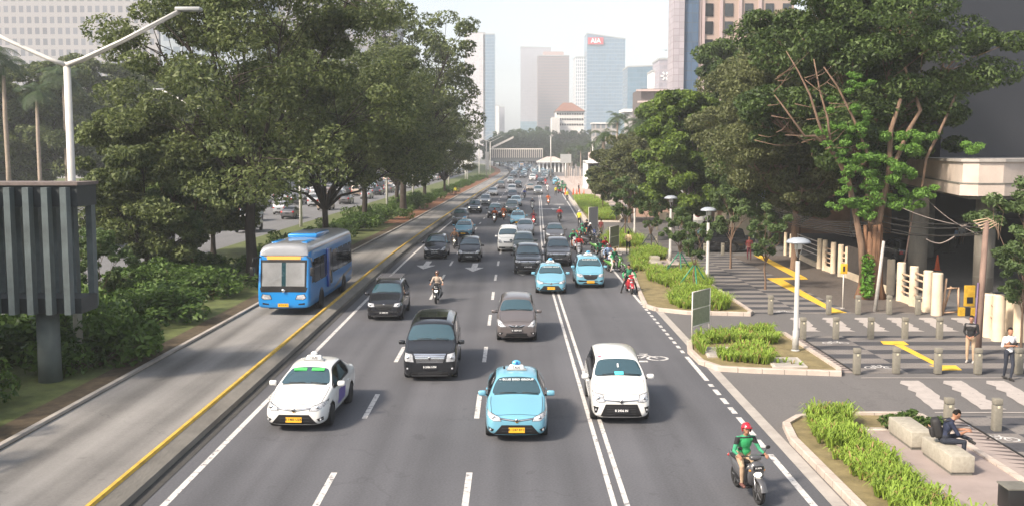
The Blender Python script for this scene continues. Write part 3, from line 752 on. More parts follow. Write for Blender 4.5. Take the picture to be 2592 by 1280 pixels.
for i, (px, py, Y, s, lab) in enumerate([(480, 420, 60, 1.1, 'bright topped bush right of the tall lamp pole'), (340, 440, 64, 1.2, 'bright bush nearest the tall lamp pole'), (250, 590, 44, 1.3, 'yellow green bush beside the slatted walkway')]):
    p = PD(px, py+40, Y); place(rt_o2 if False else sp[2], (p.x, Y, 0), lab, 'bush', None, i, max(.6, p.z/3.9))
o = sb[0]
for i, (px, py, Y, lab) in enumerate([(2592, 330, 44, 'leafy bush at the right edge above the cream pillars'), (2570, 590, 40, 'leafy bush over the rightmost cream pillars')]):
    pp = PD(px, py+60, Y); 
    place(sp[2], (pp.x+.4, Y, 0), lab, 'bush', None, i+2, [1.35, .95][i])
# ------------------------------------------------------------------ planters
def strap_plants(polys, name, label, dens=16, h=.55, seed=0, leaf=None):
    """clumps of arching strap leaves over world polygons"""
    r_ = np.random.default_rng(seed); V = []; F = []
    for poly in polys:
        pa = np.array(poly); mn, mx = pa.min(0), pa.max(0); n = int((mx-mn).prod()*dens)
        pts = mn+(mx-mn)*r_.random((n, 2)); ok = np.zeros(n, bool); j = len(pa)-1
        for i in range(len(pa)):
            c = ((pa[i, 1] > pts[:, 1]) != (pa[j, 1] > pts[:, 1])) & (pts[:, 0] < (pa[j, 0]-pa[i, 0])*(pts[:, 1]-pa[i, 1])/(pa[j, 1]-pa[i, 1]+1e-12)+pa[i, 0]); ok ^= c; j = i
        for (x, y) in pts[ok]:
            hh = h*(.7+.5*noise.noise((x*.9, y*.9, seed))+.25*r_.random())
            for k in range(13):
                a = r_.random()*2*pi; ln = hh*(.7+.6*r_.random()); out = ln*(.25+.55*r_.random()); wd = .010+.008*r_.random()
                d = np.array([cos(a), sin(a), 0]); s = np.array([-sin(a), cos(a), 0])*wd; b = np.array([x, y, .12])+d*.04*r_.random()
                p1 = b+d*out*.35+np.array([0, 0, ln*.62]); p2 = b+d*out*.8+np.array([0, 0, ln*.86]); p3 = b+d*out*1.25+np.array([0, 0, ln*.66])
                o_ = len(V); V += [b-s, b+s, p1-s*1.3, p1+s*1.3, p2-s, p2+s, p3-s*.15, p3+s*.15]
                F += [[o_, o_+1, o_+3, o_+2], [o_+2, o_+3, o_+5, o_+4], [o_+4, o_+5, o_+7, o_+6]]
    o = bpy.data.objects.new(name, np_mesh(name, np.array(V), np.array(F), [leaf or L_STRAP])); link(o)
    return tag(o, label, None, None, 'stuff')
def W(pts, crop=None, z=0): return [tuple(P(*(CP(*p, *crop) if crop else p), z)[:2]) for p in pts]
def inset(poly, d):
    n = len(poly); area = sum(poly[i][0]*poly[(i+1) % n][1]-poly[(i+1) % n][0]*poly[i][1] for i in range(n)); sg = 1 if area > 0 else -1; out = []
    for i in range(n):
        a, b, c = Vector(poly[i-1]), Vector(poly[i]), Vector(poly[(i+1) % n]); e1 = (b-a).normalized(); e2 = (c-b).normalized()
        n1 = Vector((-e1.y, e1.x))*sg; n2 = Vector((-e2.y, e2.x))*sg; m = (n1+n2); m = m/max(m.dot(n1), .35) if m.length > 1e-6 else n1
        out.append(tuple(b+m*d))
    return out
def kerb_ring(poly, wd, z0, z1, m, name='kerb'):
    ins = inset(poly, wd); n = len(poly); mb = MB(); vs = []
    c = .02
    o2 = inset(poly, c)
    for a, b, d in zip(poly, o2, ins): vs += [(*a, z0), (*a, z1-c), (*b, z1), (*d, z1), (*d, z0)]
    fs = []
    for i in range(n):
        j = (i+1) % n
        for k in range(4): fs.append([i*5+k, j*5+k, j*5+k+1, i*5+k+1])
    mb.add(vs, fs, m); struct(name, mb); return ins
def kerbstone(name, c):
    m = mat(name, c, .85, var=.2, scale=1.6, bump=.4, bscale=25); t, b = nodes_of(m); lk = b.inputs['Base Color'].links[0].from_socket
    tc = t.nodes.new('ShaderNodeTexCoord'); sx = t.nodes.new('ShaderNodeSeparateXYZ'); t.links.new(tc.outputs['Object'], sx.inputs[0])
    q = mathn(t, 'FRACT', mathn(t, 'DIVIDE', mathn(t, 'ADD', sx.outputs['X'], sx.outputs['Y']), .62)); k = mathn(t, 'LESS_THAN', q, .045)
    t.links.new(mixc(t, mathn(t, 'MULTIPLY', k, .6), lk, (.10, .09, .08)), b.inputs['Base Color']); return m
KS = kerbstone('kerbstone', (.47, .40, .345))
# planter A: near right
A = [(7.45, -2), (7.40, 26.6), (7.62, 28.2), (8.2, 29.0), (9.0, 29.35), (11.6, 29.35), (11.95, 29.1), (12.05, -2)]
ins = kerb_ring(A, .2, -.02, .17, KS); sheet('planter_bed', ins, .10, DRYG)
court = [(9.45, -2), (9.45, 27.4), (11.85, 27.4), (11.85, -2)]
def slab(name, poly, z, m, rim=None):
    sheet(name, poly, z, m, .15)
PAVC = mat('court_paving', (.30, .245, .225), .85, var=.16, scale=1.2, bump=.2)
sheet('bench_court', court, .125, PAVC, .1)
kerb_ring([(9.25, -2), (9.25, 27.6), (11.9, 27.6), (11.9, 27.4), (9.45, 27.4), (9.45, -2)], .04, .02, .17, CONC_L, 'court_kerb')
strap_plants([[(8.15, 18), (8.0, 26), (8.4, 28.6), (9.6, 28.7), (9.4, 27.8), (9.22, 27.5), (9.22, 18)]], 'strap_leaf_plants', 'long arching bright green leaves in the near right planter', 36, .50, 1)
# little dark shrubs at the back of planter A
for i, (px, py) in enumerate([(2245, 1090), (2275, 1085), (2300, 1078), (2320, 1095), (2345, 1100), (2368, 1098)]):
    p = P(px, py, .1); r_ = np.random.default_rng(70+i); cen = np.array([[0, 0, .25], [.12, .05, .38], [-.1, .03, .33], [.02, -.1, .42]])
    V, F = leaf_arrays(cen, np.array([.2, .16, .16, .14]), 45, .13, flat=.6, up=1.0, shell=.3)
    root = empty('shrub', (p.x, p.y, .1)); mb = MB()
    for q in cen: mb.tube([(0, 0, -.02), tuple(q)], [.012, .006], BARK, n=4)
    mb.build('stem', root); link(bpy.data.objects.new('foliage', np_mesh('foliage', V, F, [L_SHRUB])), root)
    tag(root, 'small dark shrub at the back edge of the near planter', 'shrub', 'small shrubs behind the stone benches')
# planter B
B = W([(1738.7, 873), (1740, 893), (1768, 921), (1817, 938), (1900, 943), (2130, 951), (2131, 941), (1990, 849), (1955, 846), (1795, 852), (1757, 862)])
ins = kerb_ring(B, .2, -.02, .17, KS); sheet('planter_bed', ins, .10, DRYG)
strap_plants([W([(1755, 868), (1790, 858), (1880, 850), (1945, 849), (1975, 875), (1930, 880), (1860, 876), (1800, 875), (1775, 882), (1790, 903), (1775, 903), (1752, 880)]),
              W([(1815, 905), (1870, 895), (1940, 897), (1960, 925), (1950, 930), (1880, 926), (1820, 918)])], 'strap_leaf_plants', 'upright green leaves in the island planter with the tall lamp', 34, .47, 2)
strap_plants([W([(1960, 925), (2000, 925), (2040, 933), (2030, 936), (1960, 934)])], 'strap_leaf_plants', 'thin fringe of leaves before the pale hatch cover', 14, .3, 4)
def hatch(pts, crop, label, z=.16):
    q = W(pts, crop, z); mb = MB(); mb.prism(q, .02, z, CONC_L); i2 = inset(q, .10); mb.prism(i2, z-.02, z+.012, CONC)
    o = mb.build('hatch_cover'); tag(o, label, 'hatch cover', 'concrete covers in the planters')
hatch([(720, 1010), (930, 1005), (1005, 1075), (770, 1085)], C5, 'square concrete cover between green leaves in the island planter')
hatch([(1235, 1092), (1490, 1090), (1572, 1165), (1300, 1172)], C5, 'large pale concrete cover beside the tall lamp')
hatch([(665, 605), (870, 605), (915, 640), (690, 640)], C5, 'narrow concrete cover in the planter of the green stakes')
# planter C
C = W([(1614, 742), (1629, 777), (1655, 786), (1739, 795), (1900, 799), (1906, 793), (1800, 722), (1748, 681), (1700, 672), (1690, 652), (1672, 645), (1600, 640), (1596, 690)])
ins = kerb_ring(C, .2, -.02, .17, KS); sheet('planter_bed', ins, .10, DRYG)
strap_plants([W([(1640, 690), (1690, 697), (1762, 690), (1800, 735), (1800, 745), (1830, 770), (1850, 790), (1790, 792), (1720, 785), (1690, 770), (1720, 745), (1660, 720), (1640, 715)]),
              W([(1600, 650), (1640, 640), (1690, 650), (1680, 660), (1630, 662), (1640, 690), (1600, 690)])], 'strap_leaf_plants', 'broad bed of bright green leaves around the green stakes', 26, .6, 3)
court2 = W([(1628, 664), (1700, 664), (1745, 700), (1655, 694)])
sheet('bench_court', court2, .15, PAVC, .1)
# planters D, E (further)
for i, (pts, pl, lab) in enumerate([
  ([(1520, 622), (1530, 634), (1636, 636), (1626, 615), (1580, 590), (1540, 600)], [(1525, 620), (1545, 602), (1580, 596), (1618, 618), (1625, 630), (1535, 628)], 'green leaf bed behind the framed mesh panel'),
  ([(1452, 512), (1470, 545), (1480, 562), (1570, 563), (1580, 553), (1530, 510), (1500, 500), (1458, 500)], [(1452, 506), (1500, 503), (1560, 550), (1560, 560), (1500, 560), (1478, 540)], 'green leaf bed at the bend of the kerb near the waiting riders')]):
    q = W(pts); ins = kerb_ring(q, .25, -.02, .17, CONC_L); sheet('planter_bed', ins, .10, DRYG)
    strap_plants([W(pl)], 'strap_leaf_plants', lab, 16, .75, 5+i)
# ------------------------------------------------------------------ stone benches
def block(a, d, label, name='stone_bench', z0=.125):
    mb = MB(); mb.box((0, 0, .035), (d[0]-.06, d[1]-.06, .07), CONC_D); mb.box((0, 0, .07+(d[2]-.07)/2), (d[0], d[1], d[2]-.07), STONE, bev=.012)
    o = mb.build(name, None, (*a, z0)); tag(o, label, 'bench', 'stone block benches'); return o
STONE = mat('bench_stone', (.36, .33, .27), .8, var=.22, scale=9, bump=.35, bscale=60)
bA = block((10.62, 24.35), (.56, 1.75, .46), 'stone block bench with a seated man on it')
bB = block((10.50, 26.35), (.58, 1.60, .46), 'empty stone block bench beside the seated man')
p = P(1662, 690); block((p.x+.1, p.y+1.2), (.6, 1.6, .5), 'stone block bench in the planter behind the green stakes')
p = P(1664, 671); block((p.x-.2, p.y), (.6, 1.0, .5), 'farther stone block beside the low brown crate')
# ------------------------------------------------------------------ bollards
BOLL = mat('bollard_stone', (.205, .19, .155), .85, var=.18, scale=9, bump=.4, bscale=50)
def bollard():
    mb = MB(); mb.box((0, 0, .36), (.22, .22, .72), BOLL, bev=.01); mb.box((0, 0, .735), (.19, .19, .03), CONC_D)
    mb.box((0, 0, .83), (.225, .225, .16), BOLL, bev=.015); o = mb.build('bollard')
    l = MB(); l.box((0, -.114, .68-.0), (.07, .012, .07), mat('reflector', (.6, .55, .4), .3), bev=.004); l.build('reflector', o); return o
b0 = bollard(); first = True
rows = [([(125, 860), (492, 860), (677, 860), (873, 860), (1055, 862)], C6, 'before the striped paving, far row', ['by the painted cycle symbol', 'at the tip of the yellow strip', 'below the ivy covered stump', 'left of the largest cream pillars', 'in front of the leftmost wide cream pillar']),
        ([(330, 1017), (537, 1017), (757, 1017), (972, 1017), (1190, 1017)], C6, 'middle row by the zebra bars', ['just right of the tall lamp', 'second from the tall lamp', 'third from the tall lamp', 'fourth from the tall lamp', 'nearest the man in khaki trousers']),
        ([(668, 1237), (917, 1232), (1180, 1235), (1432, 1237), (1690, 1237)], C6, 'near row at the crossing', ['at the corner of the island planter', 'right of the white cycle symbol', 'standing on the yellow strip', 'at the feet of the man in khaki trousers', 'just behind the man in white']),
        ([(1330, 702), (1690, 708)], C7, 'beside the nearest zebra bars', ['behind the seated man', 'right of the seated man'])]
for pts, cr, where, subs in rows:
    for q, sub in zip(pts, subs):
        o = b0 if first else copy_tree(b0); first = False
        p = P(*CP(*q, *cr)); o.location = (p.x, p.y, .012); tag(o, 'stone bollard '+sub+', '+where.split(',')[0], 'bollard', 'square stone bollards')
for i, (px, py) in enumerate([(1739, 647), (1784, 647), (1829, 646)]):
    o = copy_tree(b0); p = P(px, py); o.location = (p.x, p.y, .012); tag(o, 'dark bollard in front of the parked dark van, '+['by its nose', 'below its doors', 'near its rear wheel'][i], 'bollard', 'square stone bollards')
for i, (px, py) in enumerate([(1661, 627), (1663, 583), (1698, 578), (1690, 562), (1722, 562)]):
    o = copy_tree(b0); p = P(px, py); o.location = (p.x, p.y, .012); tag(o, 'distant bollard '+['left of the second lamp post', 'behind the small sapling with dark stakes', 'beside the man in the white shirt', 'left of the farthest lamp post', 'right of the man in the white shirt'][i], 'bollard', 'square stone bollards')
# thin posts on the plaza
tp = MB(); tp.tube([(0, 0, 0), (0, 0, 2.6)], .07, mat('post_paint', (.55, .47, .42), .6), n=8); tp.ball((0, 0, 2.62), .10, STEEL, 8, 5); tp.box((0, 0, .04), (.3, .3, .08), CONC)
tp0 = tp.build('plaza_post'); fst = True
for i, (px, py) in enumerate([(1437, 452), (1442, 458), (1447, 463), (1453, 468), (1430, 448), (1460, 455), (1466, 460), (1456, 447), (1445, 441), (1470, 470), (1425, 440), (1436, 437), (1480, 478), (1448, 432)]):
    o = tp0 if fst else tp0.copy()
    if not fst: col.objects.link(o)
    fst = False; p = P(px, py); o.location = (p.x, p.y, .03); o.scale = (1, 1, 1.4)
    tag(o, 'thin pale post standing on the pink plaza', 'post', 'slim posts on the plaza')
# ------------------------------------------------------------------ mushroom lamps
LP = mat('lamp_post_grey', (.40, .39, .37), .5, var=.08, scale=3); LH = mat('lamp_head', (.30, .33, .37), .35)
def mushroom(H):
    root = empty('street_lamp'); mb = MB()
    mb.tube([(0, 0, 0), (0, 0, H*.18), (0, 0, H*.182), (0, 0, H*.80)], [.125, .12, .095, .085], LP, n=14); mb.lathe([(.17, 0), (.17, .03), (.12, .05)], (0, 0, 0), LP, 14)
    mb.tube([(0, 0, H*.8), (0, 0, H*.86)], [.05, .04], BLACKM, n=8)
    for a in (0, 2*pi/3, 4*pi/3): mb.tube([(.04*cos(a), .04*sin(a), H*.83), (.16*cos(a), .16*sin(a), H*.91), (.17*cos(a), .17*sin(a), H*.97)], .016, LP, n=5)
    mb.build('post', root)
    h = MB(); h.lathe([(.46, H*.955), (.47, H*.965), (.38, H*.985), (.22, H*1.0), (.02, H*1.005)], (0, 0, 0), LH, 20); o = h.build('lamp_shade', root)
    g = MB(); g.lathe([(.13, H*.90), (.15, H*.95), (.15, H*.956)], (0, 0, 0), mat('lamp_diffuser', (.7, .7, .68), .3), 12); g.build('lamp', root); return root
ml = mushroom(4.35); fst = True
for px, py, s, lab in [(2013, 893, 1.0, 'tall grey mushroom lamp at the corner of the island planter'), (1790, 723, 1.02, 'grey mushroom lamp beside the green stakes'), (1696, 664, 1.05, 'mushroom lamp by the stone block behind the saplings'), (1606, 603, 1.05, 'slim mushroom lamp half hidden by saplings, left of the white shirt man')]:
    o = ml if fst else copy_tree(ml); fst = False; p = P(px, py); o.location = (p.x, p.y, .1); o.scale = (1, 1, s); tag(o, lab, 'street lamp', 'mushroom shaped street lamps')
# ------------------------------------------------------------------ framed mesh boards and signs
MESHG = mat('mesh_green', (.24, .26, .18), .8, var=.25, scale=8)
FRAMEW = mat('frame_white', (.60, .57, .52), .5)
def board(q0, q1, h, frac, m, label, name='barrier_board', fm=None, bars=1, legs=.3, cat='panel'):
    a = P(*q0); b = P(*q1); d = (b-a); L = d.length; rz = math.atan2(d.y, d.x); root = empty(name, (a.x, a.y, 0), rz); fm = fm or FRAMEW
    mb = MB(); r = .028
    for x in (0, L): mb.tube([(x, 0, -.02), (x, 0, h)], r, fm, n=6)
    for z in [legs*h+(h-legs*h)*k/(bars+1) for k in range(bars+2)]: mb.tube([(0, 0, z-.01), (L, 0, z-.01)], r*.9, fm, n=6)
    for x in (0, L): mb.box((x, 0, .0), (.06, .5, .04), fm)
    mb.build('frame', root)
    for k in range(bars+1):
        z0 = legs*h+(h-legs*h)*k/(bars+1); z1 = legs*h+(h-legs*h)*(k+1)/(bars+1)
        p_ = MB(); p_.box((L/2, 0, (z0+z1)/2), (L-.06, .015, z1-z0-.05), m); p_.build('panel', root)
    return tag(root, label, cat)
board((1751, 864), (1795, 850), 2.05, 1, MESHG, 'white framed board with two green mesh panels at the island planter')
board((1543, 650), (1566, 643), 2.2, 1, MESHG, 'white framed green mesh board behind the parked motorcycles')
board((1490, 588), (1513, 586), 2.4, 1, mat('grey_panel', (.36, .36, .38), .6), 'plain grey panel standing near the waiting riders', bars=0, legs=.05)
board((1562, 560), (1575, 558), 1.8, 1, mat('notice_blue', (.05, .16, .42), .4), 'small blue notice on legs beyond the grey panel', 'notice_board', bars=0, legs=.6, cat='notice')
board((1690, 701), (1742, 701), .75, 1, mat('crate_green', (.08, .085, .05), .8, var=.2), 'low brown mesh crate side by the stone bench', 'crate_panel', fm=BLACKM, bars=0, legs=.1)
# yellow sign on a thin white pole
p = P(*CP(580, 822, *C6)); root = empty('roadside_sign', (p.x, p.y, 0)); mb = MB(); mb.tube([(0, 0, 0), (0, 0, 2.05)], .03, FRAMEW, n=8); mb.lathe([(.13, 0), (.13, .04)], (0, 0, 0), CONC, 10); mb.build('pole', root)
mb = MB(); mb.box((0, -.04, 1.98), (.34, .03, .5), mat('sign_yellow', (.75, .40, .03), .5), bev=.01); mb.box((0, -.058, 1.98), (.1, .012, .26), BLACKM); mb.build('sign_plate', root); tag(root, 'small yellow sign on a thin white pole beside the stump', 'sign')
# no parking sign
p = P(1766, 585); root = empty('parking_sign', (p.x, p.y, 0)); mb = MB(); mb.tube([(0, 0, 0), (0, 0, 3.4)], .05, FRAMEW, n=8); mb.build('pole', root)
mb = MB(); mb.box((0, -.06, 1.65), (.9, .03, 1.2), WHITE, bev=.01)
mb.lathe([(.36, -.080), (.36, -.092)], (0, 0, 1.72), mat('sign_red', (.55, .03, .03), .5), 24, axis='Y'); mb.lathe([(.27, -.088), (.27, -.098)], (0, 0, 1.72), WHITE, 24, axis='Y')
mb.text('P', .42, BLACKM, Matrix.Translation((0, -.104, 1.72)) @ Matrix.Rotation(pi/2, 4, 'X')); mb.box((0, -.108, 1.72), (.07, .012, .62), mat('sign_red', ()), rot=(0, R(-45), 0)); mb.build('sign_plate', root)
tag(root, 'white no parking sign with red ring on a pole', 'sign')
# vertical banner on a pole
p = P(1915, 560); Yb = 84; q = PD(1915, 530, Yb); root = empty('banner', (q.x, Yb, 0)); mb = MB(); mb.tube([(0, 0, 0), (0, 0, 7)], .05, FRAMEW, n=8); mb.build('pole', root)
mb = MB(); mb.box((.36, 0, 5.0), (.6, .03, 2.9), mat('banner_cloth', (.50, .55, .66), .7, var=.25, scale=2)); mb.box((.36, -.02, 5.2), (.4, .012, .5), mat('banner_blue', (.05, .12, .4), .6)); mb.box((.36, -.02, 4.3), (.42, .012, .3), mat('banner_blue', ())); mb.build('cloth', root)
tag(root, 'narrow white and blue banner hanging before the dark trees', 'banner')
# ------------------------------------------------------------------ cream fence pillars
CREAM = mat('cream_plaster', (.66, .545, .40), .8, var=.16, scale=1.4, bump=.25, bscale=12)
CREAMD = mat('cream_rail', (.50, .36, .25), .8, var=.2, scale=3)
DARKW = mat('fence_panel_dark', (.045, .038, .035), .8, var=.3, scale=3)
pil = [(222, 490, 345, .26, 'far end'), (258, 500, 355, .26, ''), (291, 506, 368, .26, ''), (437, 575, 385, .33, ''), (470, 586, 393, .33, ''), (525, 606, 408, .36, ''), (572, 626, 422, .36, ''), (612, 632, 436, .30, ''),
       (890, 740, 516, .42, ''), (955, 780, 535, .44, ''), (1036, 812, 560, .44, ''), (1125, 850, 588, .46, ''), (1186, 870, 602, .50, ''), (1515, 1010, 735, .50, ''), (1578, 1035, 742, .50, ''), (1655, 1010, 750, .5, ''), (1712, 1040, 770, .5, '')]
LAB = ['cream pillar at the far end of the fence', 'second cream pillar from the far end', 'third cream pillar from the far end, by the long rails', 'cream pillar right of the long white rails', 'cream pillar paired with the one at the rails', 'cream pillar left of the yellow sign', 'cream pillar directly behind the yellow sign', 'narrow cream pillar left of the ivy stump',
       'cream pillar directly right of the stump', 'cream pillar before the ladder like rails', 'cream pillar midway between stump and gate', 'cream pillar left of the widest one at the gate', 'widest cream pillar, with rust stain, at the gate opening', 'cream pillar right of the gate opening', 'cream pillar second right of the gate', 'cream pillar behind the man in white', 'cream pillar at the right edge']
ppos = []
for (cx, by, ty, wd, _), lab in zip(pil, LAB):
    p = P(*CP(cx, by, *C6)); tx = CP(cx, ty, *C6); h = PD(tx[0], tx[1], p.y).z; d_ = wd
    mb = MB(); mb.lathe([(d_/2*1.0, -.1), (d_/2*1.02, .05), (d_/2, .3), (d_/2*.97, h-.08), (d_/2*.97, h-.03), (d_/2*.9, h)], (0, 0, 0), CREAM, 18)
    o = mb.build('fence_pillar', None, (p.x, p.y+d_/2, 0)); tag(o, lab, 'pillar', 'cream fence pillars'); ppos.append((p.x, p.y+d_/2, h))
def rails(i, j, zs, label, r=.05, base=.35, m=None):
    a, b = ppos[i], ppos[j]; mb = MB(); root = empty('fence_rail', (a[0], a[1], 0)); d = Vector((b[0]-a[0], b[1]-a[1], 0))
    for z in zs:
        q = MB(); q.tube([(0, 0, z), (d.x, d.y, z)], r, m or FRAMEW, n=6); q.build('rail', root)
    n_ = Vector((-d.y, d.x, 0)).normalized()*.08; q = MB(); q.prism([(n_.x, n_.y), (d.x+n_.x, d.y+n_.y), (d.x-n_.x, d.y-n_.y), (-n_.x, -n_.y)], -.1, base, CREAM); q.build('plinth', root)
    tag(root, label, 'fence')
rails(2, 3, (.85, 1.15, 1.45, 1.75), 'long white rails over a cream plinth between far pillars', .035)
rails(4, 5, (.6, .9, 1.2, 1.5), 'short stacked rails between cream pillars left of the sign', .05, m=CREAMD)
rails(6, 7, (.6, .9, 1.2, 1.5), 'short stacked rails behind the yellow sign', .05, m=CREAMD)
rails(9, 10, (.55, .85, 1.15, 1.45), 'ladder like cream rails right of the stump', .055, m=CREAMD); rails(10, 11, (.6, 1.0, 1.4, 1.7), 'cream rails next to the widest pillars', .055, m=CREAMD)
rails(13, 14, (.9, 1.4), 'rails right of the gate opening', .055, m=CREAMD)
a, b = Vector(ppos[7][:2]), Vector(ppos[8][:2]); d = (b-a); n_ = Vector((-d.y, d.x)).normalized()*.09
root = empty('fence_wall', (0, 0, 0)); mb = MB(); mb.prism([tuple(a+n_), tuple(b+n_), tuple(b-n_), tuple(a-n_)], -.1, .45, CREAM); mb.build('plinth', root)
mb = MB(); mb.prism([tuple(a+n_*.5), tuple(b+n_*.5), tuple(b-n_*.5), tuple(a-n_*.5)], .45, 2.0, DARKW); mb.build('panel', root); tag(root, 'dark panel wall on a cream base behind the ivy stump', 'wall')
# wooden easel, yellow black barrier
p = P(*CP(1262, 862, *C6)); root = empty('wooden_easel', (p.x, p.y, 0), .2); WD = mat('easel_wood', (.52, .34, .22), .7, var=.2, scale=4)
for a_, b_ in (((-.42, 0, 0), (-.30, 0, 1.75)), ((.42, 0, 0), (.36, 0, 1.3)), ((0, .6, 0), (0, .05, 1.35))):
    mb = MB(); mb.tube([a_, b_], .05, WD, n=4); mb.build('leg', root)
mb = MB(); mb.tube([(-.42, 0, .12), (.42, 0, .12)], .045, WD, n=4); mb.tube([(-.33, 0, 1.28), (.37, 0, 1.28)], .045, WD, n=4); mb.build('crossbar', root); tag(root, 'pale wooden easel frame right of the widest pillar', 'easel')
p = P(2465, 798); root = empty('gate_barrier', (p.x, p.y, 0)); YB = mat('barrier_yellow', (.50, .30, .02), .6, var=.3, scale=5)
mb = MB()
for k in range(6): mb.box((-.6+k*.26, 0, .2), (.258, .22, .4), YB if k % 2 == 0 else BLACKM)
mb.build('base', root); mb = MB(); mb.box((-.25, 0, .95), (.5, .12, 1.0), YB, bev=.02); mb.box((-.25, -.07, .75), (.28, .02, .3), BLACKM); mb.build('post', root); tag(root, 'yellow and black barrier block behind the easel', 'barrier')
# traffic cone under the canopy
p = P(2372, 684); root = empty('traffic_cone', (p.x, p.y, 0)); OR = mat('cone_orange', (.75, .13, .03), .5); mb = MB(); mb.box((0, 0, .03), (.42, .42, .06), OR, bev=.01); mb.lathe([(.18, .05), (.05, 1.0), (.03, 1.02)], (0, 0, 0), OR, 12); mb.build('body', root)
mb = MB(); mb.lathe([(.128, .36), (.098, .56)], (0, 0, 0), WHITE, 12); mb.lathe([(.083, .68), (.062, .86)], (0, 0, 0), WHITE, 12); mb.build('band', root); tag(root, 'orange white banded traffic cone behind the cream pillars', 'traffic cone')
for i, (px, py) in enumerate([(1431, 493), (1451, 493), (1460, 495), (1467, 496), (1478, 498)]):
    o = copy_tree(root); p = P(px, py); o.location = (p.x, p.y, 0); o.scale = (.9, .9, 1.2); tag(o, 'thin orange marker at the near edge of the pink plaza', 'traffic cone', 'orange markers before the plaza')
# ------------------------------------------------------------------ utility pole and cables
POLEM = mat('pole_rust', (.21, .14, .11), .8, var=.4, scale=3, stretch=(1, 1, .3))
root = empty('utility_pole', (0, 0, 0)); b_ = P(2473, 900); t_ = PD(2497, 560, b_.y); mb = MB(); mb.tube([(b_.x, b_.y, -.1), tuple(b_.lerp(t_, .5)), tuple(t_)], [.14, .12, .10], POLEM, n=10)
mb.tube([(b_.x-.17, b_.y-.05, 0), tuple(b_.lerp(t_, .55)+Vector((-.17, -.05, 0)))], .035, mat('pipe_violet', (.13, .085, .16), .5), n=6); mb.build('pole', root)
mb = MB()
for k in range(5): mb.tube([t_+Vector((-.5+.1*k, 0, -.1*k)), t_+Vector((.1*k, -.12, .12-.05*k)), t_+Vector((.5, .05, -.3-.1*k))], .02, CREAMD, n=5)
mb.build('bracket', root); tag(root, 'rusty brown utility pole with tangled cable bracket by the gate', 'utility pole')
root = empty('utility_pole', (0, 0, 0)); b2 = P(*CP(785, 843, *C6)); t2 = PD(*CP(840, 400, *C6), b2.y); mb = MB(); mb.tube([tuple(b2), tuple(t2)], [.10, .07], mat('pole_pale', (.42, .40, .37), .6, var=.3, scale=4), n=10); mb.build('pole', root); tag(root, 'pale pole leaning against the ivy stump', 'utility pole')
root = empty('utility_pole', (0, 0, 0)); b3 = P(*CP(985, 760, *C6)); t3 = PD(*CP(1028, 195, *C6), b3.y+1); b3.y += 1; mb = MB(); mb.tube([tuple(b3), tuple(t3)], .045, POLEM, n=8); mb.build('pole', root); tag(root, 'thin rusty rod between the stump and the concrete column', 'utility pole')
WIRE = mat('cable', (.02, .018, .017), .7); WIREL = mat('cable_light', (.32, .27, .24), .7)
def cable(pts, r, m, lab, grp='slack cables between stump and pole'):
    q = [PD(*a) for a in pts]; P2 = []
    for i in range(len(q)-1):
        for k in range(6):
            t = k/6; P2.append(q[i].lerp(q[i+1], t)-Vector((0, 0, .22*4*t*(1-t)*(1 if len(pts) == 2 else .25))))
    P2.append(q[-1]); mb = MB(); mb.tube(P2, r, m, n=5); tag(mb.build('overhead_cable'), lab, 'cable', grp)
tp_ = (2490, 570, b_.y)
for i, (a, m_, r) in enumerate([((2230, 545, 55), WIRE, .022), ((2225, 560, 55), WIRE, .025), ((2260, 515, 55), WIREL, .014), ((2240, 585, 55), WIRE, .03), ((2235, 575, 55), WIRE, .02), ((2350, 508, 55), WIREL, .012)]):
    cable([a, (2495, 565+i*7, b_.y)], r, m_, 'slack cable strung from the stump to the rusty pole')
for i in range(7):
    cable([(1950+i*6, 522+i*7, 62), (2080, 560+i*4, 58), (2235, 560+i*8, 55)], .02+.004*(i % 3), WIRE, 'dark cable of the bundle running along the fence to the stump', 'cable bundle along the fence')
cable([(2345, 605, 47.5), (2380, 616, 47.5), (2420, 595, 47.5)], .028, WIREL, 'pale curved conduit hanging beside the concrete column', None)
cable([(2440, 570, 46), (2462, 558, 46), (2490, 573, b_.y)], .028, WIREL, 'pale curved conduit at the rusty pole', None)
